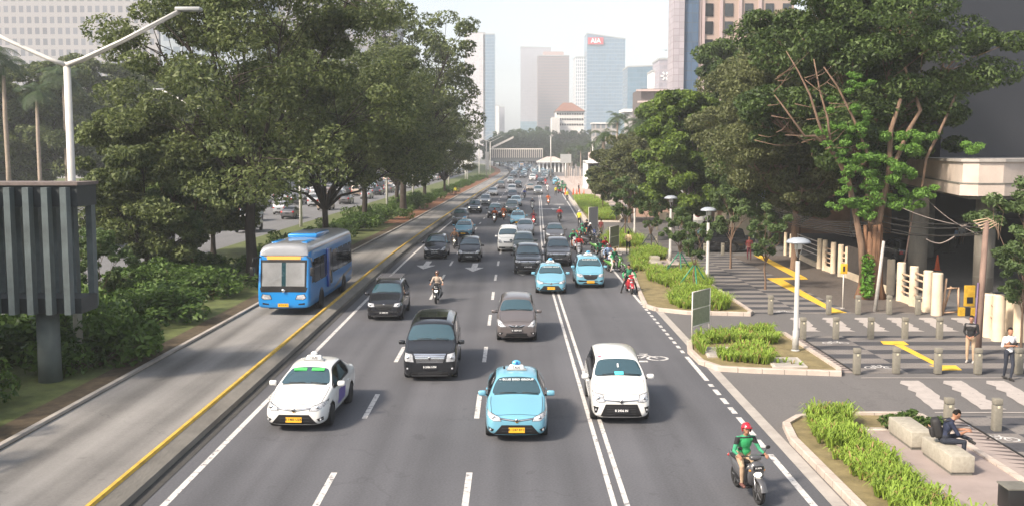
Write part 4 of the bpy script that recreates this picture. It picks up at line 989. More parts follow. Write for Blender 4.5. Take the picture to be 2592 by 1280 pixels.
# ------------------------------------------------------------------ buildings
def facade(name, base, glassc, fw, fh, mull=.06, span=.3, rough=.25, var=.12, metal=0, wlit=0):
    """curtain wall: storeys and mullions from object coordinates (u runs along the wall)"""
    m = bpy.data.materials.new(name); m.use_nodes = True; t, b = nodes_of(m)
    tc = t.nodes.new('ShaderNodeTexCoord'); sx = t.nodes.new('ShaderNodeSeparateXYZ'); t.links.new(tc.outputs['Object'], sx.inputs[0])
    u = mathn(t, 'ADD', sx.outputs['X'], sx.outputs['Y'])
    fu = mathn(t, 'FRACT', mathn(t, 'DIVIDE', u, fw)); fv = mathn(t, 'FRACT', mathn(t, 'DIVIDE', sx.outputs['Z'], fh))
    k = mathn(t, 'MAXIMUM', mathn(t, 'LESS_THAN', fu, mull), mathn(t, 'LESS_THAN', fv, span))
    nz = N(t, 'ShaderNodeTexWhiteNoise'); nz.noise_dimensions = '3D'
    cb = N(t, 'ShaderNodeCombineXYZ'); t.links.new(mathn(t, 'FLOOR', mathn(t, 'DIVIDE', u, fw)), cb.inputs[0]); t.links.new(mathn(t, 'FLOOR', mathn(t, 'DIVIDE', sx.outputs['Z'], fh)), cb.inputs[1]); t.links.new(cb.outputs[0], nz.inputs['Vector'])
    v = N(t, 'ShaderNodeVectorMath', operation='SCALE'); v.inputs[0].default_value = glassc; t.links.new(mathn(t, 'MULTIPLY_ADD', nz.outputs['Value'], 2*var, 1-var), v.inputs['Scale'])
    t.links.new(mixc(t, k, v.outputs[0], base), b.inputs['Base Color'])
    t.links.new(mathn(t, 'MULTIPLY_ADD', k, .5, rough), b.inputs['Roughness']); b.inputs['Specular IOR Level'].default_value = .6
    return m
def tower(px0, px1, pyt, Y, depth, m, name, label, cat='tower', pyt2=None, side=None, top=None, base=0, z0=-.3, rz=0, roofm=None):
    """box tower seen between two photo columns at distance Y, as a wall part and a roof part"""
    a = PD(px0, pyt, Y); b = PD(px1, pyt2 or pyt, Y); root = empty(name, ((a.x+b.x)/2, Y, 0), rz); w_ = (b.x-a.x)/2
    mb = MB(); x0, x1 = -w_, w_; vs = [(x0, 0, z0), (x1, 0, z0), (x1, depth, z0), (x0, depth, z0), (x0, 0, a.z), (x1, 0, b.z), (x1, depth, b.z), (x0, depth, a.z)]
    mb.add(vs, [[0, 1, 5, 4], [2, 3, 7, 6]], m); mb.add(vs, [[1, 2, 6, 5], [3, 0, 4, 7]], side or m); mb.build('wall', root)
    r_ = MB(); e = .35; vs = [(x0-e, -e, a.z), (x1+e, -e, b.z), (x1+e, depth+e, b.z), (x0-e, depth+e, a.z)]; vs += [(v[0], v[1], v[2]+1.2) for v in vs]
    r_.add(vs, [[3, 2, 1, 0], [4, 5, 6, 7], [0, 1, 5, 4], [1, 2, 6, 5], [2, 3, 7, 6], [3, 0, 4, 7]], roofm or GREYP); r_.build('roof', root)
    tag(root, label, cat); return root, w_, a.z, b.z
FA_BLUE = facade('tower_blue_glass', (.17, .22, .27), (.085, .165, .25), 3.0, 4.0, .10, .22, .12)
FA_PALE = facade('tower_pale', (.30, .29, .32), (.22, .24, .28), 3.2, 3.8, .3, .4, .4)
FA_BROWN = facade('tower_brown', (.19, .135, .13), (.085, .085, .105), 2.6, 3.8, .28, .45, .35)
FA_TEAL = facade('tower_teal', (.14, .24, .30), (.085, .18, .24), 2.4, 4.0, .08, .12, .1)
r_, hw, za, zb = tower(1486, 1583, 86, 1150, 42, FA_BLUE, 'glass_tower', 'tall blue glass tower with slanted roof and a red sign', pyt2=100)
s = MB(); zt = za-8; s.box((-hw+9.5, -1.2, zt), (17, 1.2, 7.5), mat('sign_red_big', (.50, .015, .03), .5))
s.text('AIA', 7.0, mat('sign_white', (.9, .9, .9), .5), Matrix.Translation((-hw+9.5, -2.0, zt)) @ Matrix.Rotation(pi/2, 4, 'X'), ext=.15); s.build('sign', r_)
s = MB(); s.box((hw*.5, 1.5, za*.18), (hw*.9, 4, za*.30), FA_TEAL); s.build('annex', r_)
tower(1457, 1485, 146, 1180, 40, facade('tower_ribbed', (.60, .58, .58), (.12, .17, .22), 2.2, 4, .4, .25, .3), 'glass_tower', 'slim ribbed tower pressed against the slanted glass tower')
r_, hw, za, zb = tower(1318, 1395, 120, 1400, 50, FA_PALE, 'office_tower', 'pale tower left of the brown tower', pyt2=122)
s = MB(); s.box((0, -1.5, za*.16), (hw*2.02, 3.5, za*.34), FA_TEAL); s.box((hw*.25, -3.6, za*.15), (hw*.5, 2, za*.26), WHITE); s.build('annex', r_)
r_, hw, za, zb = tower(1362, 1441, 142, 1350, 50, FA_BROWN, 'office_tower', 'brownish ribbed office tower in the middle of the skyline')
s = MB(); s.box((0, 20, za+3), (hw*1.3, 30, 6), mat('tower_cap', (.33, .22, .20), .7)); s.build('penthouse', r_)
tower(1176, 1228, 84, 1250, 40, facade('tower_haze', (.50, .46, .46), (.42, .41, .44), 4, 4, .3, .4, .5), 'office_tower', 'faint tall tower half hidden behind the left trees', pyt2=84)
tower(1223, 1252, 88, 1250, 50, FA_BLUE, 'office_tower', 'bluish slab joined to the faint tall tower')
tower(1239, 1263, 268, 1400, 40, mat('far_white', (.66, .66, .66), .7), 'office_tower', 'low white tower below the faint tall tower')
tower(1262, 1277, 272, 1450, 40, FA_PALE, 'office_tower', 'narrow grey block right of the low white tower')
tower(1589, 1668, 171, 900, 40, facade('tower_navy', (.10, .17, .24), (.07, .15, .22), 3, 4, .06, .10, .12), 'glass_tower', 'dark blue glass block right of the slanted tower', pyt2=168)
r_, hw, za, zb = tower(1669, 1708, 152, 640, 30, facade('tower_mauve', (.34, .30, .33), (.28, .26, .30), 2.5, 3.6, .2, .3, .4), 'office_tower', 'grey violet block with a pale petal emblem')
s = MB()
for k in range(6):
    a = pi*k/3; s.box((-1.0+1.9*cos(a), -.3, za-10+1.9*sin(a)), (1.9, .3, .9), WHITE, rot=(0, -a, 0), bev=.1)
s.build('emblem', r_)
tower(1652, 1668, 182, 660, 25, mat('far_white', ()), 'office_block', 'slim white block left of the violet block')
# big tower at the right
GRAN = mat('granite_pink', (.42, .33, .32), .5, var=.1, scale=.2); BRK = mat('tower_tan', (.36, .27, .225), .6, var=.1, scale=.3)
a = PD(1706, 0, 240); root = empty('office_tower', (a.x, 240, 0)); mb = MB(); mb.box((1.25, 4, 37), (2.5, 8, 74), facade('granite_grid', (.26, .22, .24), (.36, .33, .36), 1.3, 1.5, .07, .07, .5)); mb.build('wall', root)
mb = MB(); mb.box((4.2, 4.2, 37), (3.4, 7, 74), facade('tower_glass', (.05, .075, .11), (.075, .12, .19), 1.7, 2.2, .06, .08, .1)); mb.build('glass_shaft', root)
mb = MB(); mb.box((17, 5.0, 37), (22.2, 7, 74), BRK); mb.build('facade', root)
win = MB(); win.box((0, 0, 0), (1.9, .3, 2.9), GLASS_D); w0 = win.build('window', root); k = 0
for i, x in enumerate((8.4, 13.0, 17.6, 22.4, 26.4)):
    for j in range(12):
        o = w0 if k == 0 else w0.copy()
        if k: col.objects.link(o); o.parent = root
        o.location = (x, 1.42, 20+j*4.1); k += 1
mb = MB()
for x in (6.0, 6.9, 11.0, 15.4, 20.0): mb.box((x+.2, 1.3, 37), (.7, .5, 74), GRAN)
mb.build('pilaster', root); tag(root, 'tall tan and granite office tower rising behind the right trees', 'tower')
# brown block with balconies
a = PD(1620, 225, 330); root = empty('office_block', (a.x, 330, 0)); BB = mat('block_brown', (.12, .095, .09), .7, var=.15, scale=.3); zt = a.z
mb = MB(); mb.box((8, 12, zt/2), (15, 24, zt), BB); mb.build('wall', root)
mb = MB()
for k in range(7): mb.box((7.5, -.8, zt-.6-k*3.6), (17.5-(k % 2), 2.2, .55), mat('ledge_pink', (.55, .43, .40), .7))
mb.build('ledge', root)
mb = MB(); mb.box((11, -.1, zt-2.2), (5, .5, .9), WHITE); mb.build('sign', root); tag(root, 'dark brown office block with pale ledges beside the palms', 'building')
# white building with red roof
a = PD(1400, 276, 620); b = PD(1478, 276, 620); w_ = b.x-a.x; root = empty('office_block', (a.x+w_/2, 620, 0)); WW = mat('office_white', (.62, .60, .58), .7, var=.08, scale=.2)
zt = PD(1440, 282, 620).z; mb = MB(); mb.box((1, 10, zt/2), (w_*.92, 20, zt), WW); mb.box((-w_*.42, 6, zt*.44), (w_*.25, 24, zt*.88), WW); mb.box((0, 4, zt*.30), (w_*1.1, 24, zt*.60), mat('office_stone', (.36, .32, .29), .8, var=.15, scale=.3)); mb.build('wall', root)
mb = MB(); RR = mat('roof_tile', (.22, .115, .085), .8, var=.15, scale=.5); x_ = w_*.50; mb.add([(-x_+1, -1, zt), (x_+1, -1, zt), (x_+1, 22, zt), (-x_+1, 22, zt), (-3, 9, zt+5.5), (2.5, 9, zt+5.5)], [[0, 1, 5, 4], [2, 3, 4, 5], [1, 2, 5], [3, 0, 4], [3, 2, 1, 0]], RR); mb.build('roof', root)
win = MB(); win.box((0, 0, 0), (.95, .3, 1.1), GLASS_D); w0 = win.build('window', root); k = 0
for j in range(3):
    for i in range(11):
        o = w0 if k == 0 else w0.copy()
        if k: col.objects.link(o); o.parent = root
        o.location = (1-w_*.40+i*w_*.08, -.08, zt-1.6-j*3.2); k += 1
tag(root, 'white building with red hipped roof and small square windows', 'building')
# low white and grey blocks on the right behind palms
a = PD(1590, 284, 420); root = empty('office_block', (a.x+6.5, 420, 0)); mb = MB(); mb.box((0, 8, a.z/2), (12.5, 16, a.z), mat('office_grey', (.42, .40, .38), .75, var=.1, scale=.3)); mb.build('wall', root)
mb = MB(); mb.box((-1, 8, a.z+.6), (15, 18, 1.2), WHITE); mb.build('roof', root)
mb = MB(); mb.box((2.6, -.3, a.z+3), (2.2, .4, 3.2), mat('sign_redb', (.60, .04, .05), .5), rot=(0, .25, 0)); mb.box((4.6, -.3, a.z+2.9), (1.1, .4, 3.0), mat('sign_cyan', (.15, .50, .75), .5), rot=(0, .5, 0)); mb.box((-1.2, -.3, a.z+2), (3.6, .3, 1.3), mat('sign_redb', ())); mb.build('rooftop_sign', root)
for k in range(4):
    mb = MB(); mb.box((-4+k*2.7, -.1, a.z-2), (1.3, .3, 1.7), GLASS_D); mb.build('window', root)
for k in range(3):
    mb = MB(); mb.box((-4.5+k*2.2, -.1, a.z*.45), (1.0, .3, a.z*.5), GLASS_D); mb.build('window', root)
tag(root, 'low grey office with white roof and a red blue rooftop sign', 'building')
a = PD(1502, 314, 470); b = PD(1562, 314, 470); root = empty('office_block', ((a.x+b.x)/2, 470, 0)); mb = MB(); mb.box((0, 6, a.z/2), (b.x-a.x, 12, a.z), facade('grid_grey', (.40, .37, .35), (.16, .18, .20), 2.4, 3.4, .3, .4, .4)); mb.build('wall', root); mb = MB(); mb.box((0, 6, a.z+.3), (b.x-a.x+1, 13, .6), WHITE); mb.build('roof', root); tag(root, 'long low grey block behind the tall slim palm', 'building')
# building row behind the big trees on the right (seen through gaps)
a = PD(1800, 300, 170); root = empty('office_block', (43, 170, 0)); mb = MB(); mb.box((0, 8, 7.5), (24, 16, 15), mat('block_pale', (.42, .40, .37), .8, var=.1, scale=.3)); mb.build('wall', root); mb = MB()
for k in range(4): mb.box((0, -.2, 2.5+k*3.4), (22, .4, 1.6), GLASS_D)
mb.build('window_band', root); tag(root, 'pale low block glimpsed through the right trees', 'building')
# dark office with concrete canopy
CLAD = mat('dark_cladding', (.032, .034, .042), .38, var=.15, scale=.15, spec=.5); root = empty('office_building', (0, 0, 0)); mb = MB()
mb.prism([(27.5, 66), (75, 80), (75, 104), (29, 98)], 7.2, 75, CLAD); mb.build('wall', root)
mb = MB(); mb.prism([(30, 118), (80, 118), (80, 150), (30, 150)], -.3, 7.2, mat('lobby_shade', (.03, .027, .024), .6)); mb.build('lobby', root)  # near-black colour paints in the shade beneath canopy and trees
FAS = mat('fascia_concrete', (.50, .42, .36), .85, var=.22, scale=.5, bump=.25, bscale=6)
def canopy():
    poly = [(22.3, 51.0), (22.9, 50.3), (24.2, 50.3), (27.9, 52.0), (60, 60), (75, 80), (75, 120), (33, 120), (26.6, 69)]
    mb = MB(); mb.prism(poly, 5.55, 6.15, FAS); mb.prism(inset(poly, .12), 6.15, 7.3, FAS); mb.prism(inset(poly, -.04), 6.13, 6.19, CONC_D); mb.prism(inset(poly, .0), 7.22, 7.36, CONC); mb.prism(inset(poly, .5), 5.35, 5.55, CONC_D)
    return mb
canopy().build('canopy', root)
for (px, Y, r__) in ((2326, 56, .50), (2495, 54, .52)):
    p = PD(px, 700, Y); mb = MB(); mb.lathe([(r__, -.2), (r__, 5.4)], (p.x, p.y+.3, 0), mat('column_stone', (.16, .145, .12), .8, var=.35, scale=1.5, stretch=(1, 1, .25)), 20)
    for k in range(1, 5): mb.lathe([(r__+.006, k*1.1), (r__+.006, k*1.1+.03)], (p.x, p.y+.3, 0), CONC_D, 20)
    mb.build('column', root)
for x, y in ((30.5, 75), (32, 95), (44, 75), (44, 95)):
    mb = MB(); mb.box((x, y, 2.6), (.8, .8, 5.5), CONC_D); mb.build('column', root)
tag(root, 'dark clad office with a broad concrete canopy on round columns', 'building')
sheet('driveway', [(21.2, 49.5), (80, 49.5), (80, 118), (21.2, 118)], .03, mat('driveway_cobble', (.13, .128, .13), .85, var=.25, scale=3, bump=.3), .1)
# retaining walls and kiosks along the far forecourt
def lowwall(pts, h, label, m=None, wd=.3):
    mb = MB()
    for a, b in zip(pts[:-1], pts[1:]):
        a = Vector(a); b = Vector(b); d = (b-a).normalized(); n_ = Vector((-d.y, d.x))*wd/2; mb.prism([tuple(a+n_), tuple(a-n_), tuple(b-n_), tuple(b+n_)], -.1, h, m or CREAM)
    tag(mb.build('low_wall'), label, 'wall')
lowwall([P(1655, 541)[:2], P(1745, 541)[:2]], .7, 'low cream planter wall behind the farthest lamp'); lowwall([P(1672, 556)[:2], P(1755, 563)[:2]], .9, 'cream planter wall left of the grey gatehouse')
p = P(1762, 568); root = empty('gatehouse', (p.x, p.y+1.5, 0)); mb = MB(); mb.box((0, 0, 1.9), (2.6, 2.4, 3.8), GREYP, bev=.05); mb.build('wall', root); mb = MB(); mb.box((.1, -1.22, 2.0), (1.5, .06, 2.0), GLASS_D); mb.build('window', root); mb = MB(); mb.box((0, 0, 3.9), (3, 2.8, .18), CONC_L); mb.build('roof', root); tag(root, 'small grey gatehouse behind the dark van', 'kiosk')
lowwall([P(1810, 590)[:2], P(1950, 600)[:2]], 2.0, 'cream wall behind the parked dark van', CREAM)
WARM = mat('warm_wall', (.42, .26, .17), .8, var=.25, scale=1)
lowwall([(19.5, 97), (36, 97)], 4.2, 'brown wall deep under the dark trees', WARM)
lowwall([(14.5, 122), (30, 122)], 3.2, 'pinkish wall behind the lush green tree', mat('pink_wall', (.45, .30, .24), .8, var=.2, scale=1))
# white shelter on the plaza, far station and gantry things
p = P(1480, 478); root = empty('bus_shelter', (p.x, p.y, 0)); hs_ = PD(1480, 410, p.y).z
mb = MB(); mb.box((.25, 2, hs_/2), (.5, 8, hs_), WHITE); mb.build('wall', root); mb = MB(); mb.box((4.6, 2, hs_), (9.2, 8.4, .5), WHITE); mb.build('roof', root)
mb = MB(); mb.box((3.6, 4, hs_+1.1), (5, 3, 1.7), mat('block_pink', (.55, .45, .42), .8)); mb.build('tank', root); mb = MB(); mb.box((4.8, 3, hs_*.5), (7.2, .2, hs_-.8), GLASS_D); mb.build('glass', root)
tag(root, 'white flat roofed shelter at the edge of the pink plaza', 'shelter')
p = P(1396, 437); root = empty('pavilion', (p.x, p.y+8, 0)); Yp = p.y+8; zt = PD(1396, 412, Yp).z; L_ = 9
mb = MB()
for k in range(7): mb.box((-L_/2+k*L_/6, -3, zt/2), (.6, .6, zt), WHITE)
mb.build('post', root); mb = MB(); mb.box((0, 0, zt+.3), (L_+2, 9, .5), WHITE); mb.add([(-L_/2-1, -4.5, zt+.56), (L_/2+1, -4.5, zt+.56), (L_/2+1, 4.5, zt+.56), (-L_/2-1, 4.5, zt+.56), (-L_/2+3, 0, zt+2.3), (L_/2-3, 0, zt+2.3)], [[0, 1, 5, 4], [1, 2, 5], [2, 3, 4, 5], [3, 0, 4]], mat('tent_cloth', (.50, .42, .38), .8)); mb.build('roof', root)
mb = MB(); mb.box((0, 3, zt*.4), (L_, .3, zt*.8), CONC_D); mb.build('wall', root); tag(root, 'pale roofed pavilion on posts at the end of the plaza', 'pavilion')
# ------------------------------------------------------------------ far footbridge
FB = mat('bridge_steel', (.13, .14, .15), .7); FIN = mat('bridge_fin', (.62, .58, .54), .7)
root = empty('footbridge', (0, 452, 0)); a = PD(1240, 400, 452); b = PD(1374, 400, 452); zb = PD(1300, 408, 452).z; z1 = PD(1300, 398, 452).z; z2 = PD(1300, 379, 452).z
mb = MB(); mb.box(((a.x+b.x)/2, 1.5, (zb+z1)/2), (b.x-a.x, 3, z1-zb), FB); mb.build('deck', root)
mb = MB(); mb.box(((a.x+b.x)/2, 2.9, (z1+z2)/2), (b.x-a.x, .2, z2-z1), FB); mb.box(((a.x+b.x)/2, 1.5, z2+.25), (b.x-a.x, 3.2, .5), FIN); mb.build('screen', root)
f0 = MB(); f0.box((0, 0, 0), (.28, .5, z2-z1+.6), FIN); ff = f0.build('fin', root); n = 27
for i in range(n):
    o = ff if i == 0 else ff.copy()
    if i: col.objects.link(o); o.parent = root
    o.location = (a.x+.2+(b.x-a.x-.4)*i/(n-1), -.3, (z1+z2)/2)
for px in (1352, 1366):
    q = PD(px, 400, 452); mb = MB(); mb.box((q.x, 1.5, zb/2), (1.2, 1.4, zb), FB); mb.build('pier', root)
mb = MB(); mb.box((a.x-1.2, 1.5, zb/2+2), (1.6, 1.6, zb+4), FIN); mb.build('pier', root)
c = PD(1244, 372, 452); d_ = PD(1300, 345, 452); mb = MB(); mb.add([(c.x, 0, c.z), (d_.x, 0, d_.z), (d_.x, 3, d_.z), (c.x, 3, c.z), (c.x, 0, c.z-.9), (d_.x, 0, d_.z-.9), (d_.x, 3, d_.z-.9), (c.x, 3, c.z-.9)], [[0, 1, 2, 3], [4, 7, 6, 5], [0, 4, 5, 1], [3, 2, 6, 7]], FIN); mb.build('ramp', root)
tag(root, 'distant footbridge with a row of pale vertical fins over the road', 'footbridge')
# overpass beyond with guard wall
mb = MB(); q = [PD(1254, 412, 640), PD(1290, 404, 680), PD(1340, 403, 720), PD(1400, 407, 740)]
for u_, v_ in zip(q[:-1], q[1:]): mb.add([(u_.x, u_.y, u_.z-2.5), (v_.x, v_.y, v_.z-2.5), tuple(v_), tuple(u_), (u_.x, u_.y+9, u_.z), (v_.x, v_.y+9, v_.z)], [[0, 1, 2, 3], [3, 2, 5, 4]], CONC)
tag(mb.build('overpass_ramp'), 'grey ramp wall curving away under the far footbridge', 'ramp')
# ------------------------------------------------------------------ near slatted walkway at the left with its column
root = empty('slatted_walkway', (0, 0, 0)); Yw = 33.0
x1 = PD(196, 600, Yw).x; x0 = x1-8; zt = PD(100, 468, Yw).z; zm = PD(100, 520, Yw).z; zb = PD(100, 790, Yw).z; zl = PD(100, 770, Yw).z
SLM = mat('walkway_steel', (.035, .042, .045), .6, var=.2, scale=2); SLF = mat('walkway_fin', (.10, .125, .13), .6, var=.3, scale=2)
mb = MB(); mb.box(((x0+x1)/2, Yw+.75, zb+.2), (x1-x0, 1.3, .5), SLM); mb.build('deck', root)
mb = MB(); mb.box(((x0+x1)/2, Yw+.75, zt-.35), (x1-x0+.1, 1.5, .72), SLM); mb.box(((x0+x1)/2, Yw+.75, zt+.03), (x1-x0+.2, 1.7, .10), mat('walkway_roof', (.16, .13, .12), .8, var=.3)); mb.build('roof', root)
f0 = MB(); f0.box((0, 0, 0), (.20, .34, zt-zb-.05), SLF); ff = f0.build('fin', root); k = 0
for i in range(13):
    for yy in (Yw-.22, Yw+1.7):
        o = ff if k == 0 else ff.copy()
        if k: col.objects.link(o); o.parent = root
        k += 1; o.location = (x1-.25-i*.60, yy, (zt+zb)/2-.05)
mb = MB(); q = P(118, 972); mb.lathe([(.38, -.2), (.36, zb)], (q.x, q.y+.3, 0), mat('walkway_column', (.10, .12, .115), .8, var=.2, scale=1.5), 18); mb.build('column', root)
mb = MB(); mb.box((x0-2, Yw+2.5, 1.2), (.6, .6, 2.6), CONC_D); mb.build('column', root)
tag(root, 'dark slatted walkway on a round column at the left edge', 'walkway')
# ------------------------------------------------------------------ lamp poles of the median
LPW = mat('lamp_pole_white', (.60, .58, .54), .5, var=.12, scale=2)
def ylamp(H, arms=2, reach=5.2, rise=1.7):
    root = empty('street_lamp'); mb = MB(); mb.tube([(0, 0, -.1), (0, 0, H*.5), (0, 0, H)], [.17, .14, .12], LPW, n=12); mb.build('pole', root)
    for sg in (-1, 1):
        mb = MB()
        for dy in (-.12, .12): mb.tube([(0, dy*.5, H-.1), (sg*reach*.15, dy, H+rise*.06), (sg*reach*.5, dy, H+rise*.42), (sg*reach, dy, H+rise)], [.085, .065, .055, .05], LPW, n=7)
        for q in (.4, .7, .95): mb.tube([(sg*reach*q, -.12, H+rise*(q*.85+(.15 if q > .9 else 0))), (sg*reach*q, .12, H+rise*(q*.85+(.15 if q > .9 else 0)))], .03, LPW, n=5)
        mb.build('arm', root); l = MB(); l.box((sg*(reach+.35), 0, H+rise+.08), (.9, .34, .14), GREYP, bev=.04); l.build('lamp_head', root)
    return root
p = PD(207, 470, 36.5); yl = ylamp(PD(180, 158, 36.5).z, reach=4.0, rise=1.75); yl.location = (p.x-.35, 36.5, 0); tag(yl, 'tall white lamp pole with two wide double arms at upper left', 'street lamp', 'double armed lamp poles of the median')
for i, (px, py, pt) in enumerate([(535, 600, 0), (980, 534, 400), (1136, 482, 380), (1183, 465, 385), (1213, 453, 400), (1231, 446, 395), (1241, 440, 385), (1046, 498, 395), (762, 575, 300)]):
    p = P(px, py); o = copy_tree(yl); o.location = (p.x, p.y, 0); o.scale = (1, 1, 1.05)
    tag(o, 'pale lamp pole '+['behind the bushes left of the bus', 'among the median trees nearest the bare verge', 'at the end of the median trees', 'second past the median trees by a white board', 'third past the median trees', 'fourth past the median trees', 'farthest of the median by the footbridge', 'between the last trees of the median', 'right above the blue bus'][i], 'street lamp', 'double armed lamp poles of the median')
p = P(1183, 466); mb = MB(); mb.box((0, 0, 0), (4.2, .3, 3.0), WHITE); o = mb.build('roadside_board', None, (p.x-2.3, p.y+40, 3.3)); o.location.z = PD(1184, 412, p.y+40).z
m2 = MB(); m2.tube([(0, 0, -o.location.z), (0, 0, -1.4)], .15, LPW, n=8); m2.build('post', o); tag(o, 'blank white board beyond the median trees', 'board')
for i, (px, pb, pt, Y, lab) in enumerate([(1394, 440, 345, 330, 'slim mast before the wooded rise'), (1432, 440, 395, 300, 'post with a square plate near the plaza'), (1841, 600, 330, 93, 'tall pale pole among the right trees'), (1500, 420, 352, 300, 'slim lamp pole beside the fat palm')]):
    b_ = PD(px, pb, Y); t_ = PD(px, pt, Y); root = empty('mast', (b_.x, Y, 0)); mb = MB(); mb.tube([(0, 0, -.1), (0, 0, t_.z)], [.22, .12] if Y > 200 else [.13, .09], LPW, n=8); mb.build('pole', root)
    m2 = MB(); m2.box((0, 0, t_.z-.8 if i == 1 else t_.z), (3.2 if i == 1 else 1.2, .3, 2.6 if i == 1 else .25), GREYP); m2.build('sign_plate' if i == 1 else 'lamp_head', root); tag(root, lab, 'mast')
# ------------------------------------------------------------------ buildings on the left behind the trees
for (x, Y, w_, d_, h_, m_, lab) in [
  (-132, 300, 60, 30, 95, facade('slab_left', (.34, .33, .345), (.17, .18, .21), 2.2, 3.1, .42, .40, .5), 'pale apartment tower with a window grid at the upper left'),
  (-76, 260, 24, 25, 80, facade('slab_blue', (.34, .38, .42), (.2, .24, .29), 2.4, 3.4, .3, .4, .4), 'grey blue tower behind the lamp pole arms'),
  (-108, 330, 40, 30, 110, facade('slab_beige', (.52, .48, .46), (.30, .30, .32), 4, 3.4, .5, .5, .5), 'beige tower behind the left trees'),
  (-72, 420, 50, 30, 105, FA_PALE, 'grey tower glimpsed through the median trees'),
  (-93, 150, 30, 24, 14, facade('low_left', (.30, .32, .34), (.12, .15, .18), 3, 3.4, .3, .4, .4), 'low grey building behind the palms at the left'),
  (-92, 480, 40, 40, 140, FA_PALE, 'tall hazy grey tower behind the median tree tops')]:
    root = empty('apartment_tower' if h_ > 60 else 'low_building', (x, Y, 0)); mb = MB(); mb.box((0, d_/2, h_/2), (w_, d_, h_), m_); mb.build('wall', root); mb = MB(); mb.box((0, d_/2, h_+.4), (w_+.6, d_+.6, .8), GREYP); mb.build('roof', root); tag(root, lab, 'tower' if h_ > 60 else 'building')
# plane speck / far bird: a small bird in the sky
p = PD(1686, 128, 260); mb = MB(); mb.ball((0, 0, 0), (.16, .42, .13), BLACKM, 8, 6); mb.add([(0, -.1, .05), (-.9, .1, .22), (-.5, .25, .12), (0, .2, .05), (.5, .25, .12), (.9, .1, .22)], [[0, 3, 2, 1], [0, 5, 4, 3]], BLACKM); mb.add([(0, .35, .0), (-.15, .65, .02), (.15, .65, .02)], [[0, 1, 2]], BLACKM)
o = mb.build('bird', None, tuple(p)); tag(o, 'small dark bird high in the pale sky', 'bird')
# ------------------------------------------------------------------ cars: lofted, subdivided bodies, front at y=0, facing -Y
def paint(name, c, rough=.28, metal=.0, coat=.8): return mat('paint_'+name, c, rough, metal=metal, coat=coat)
PC = dict(white=(.74, .74, .72), taxiblue=(.155, .38, .50), black=(.010, .011, .014), silver=(.42, .43, .44), grey=(.13, .125, .13), bronze=(.20, .175, .17), dark=(.030, .032, .040), red=(.35, .02, .02), gold=(.45, .36, .28), green=(.05, .075, .065), paleblue=(.32, .45, .52), cream=(.55, .50, .40), navy=(.02, .04, .10), orange=(.55, .14, .03))
PAINTS = {k: paint(k, v, metal=(.55 if k in ('silver', 'grey', 'bronze', 'gold', 'dark') else 0), rough=(.34 if k in ('silver', 'grey', 'bronze', 'gold') else .25)) for k, v in PC.items()}
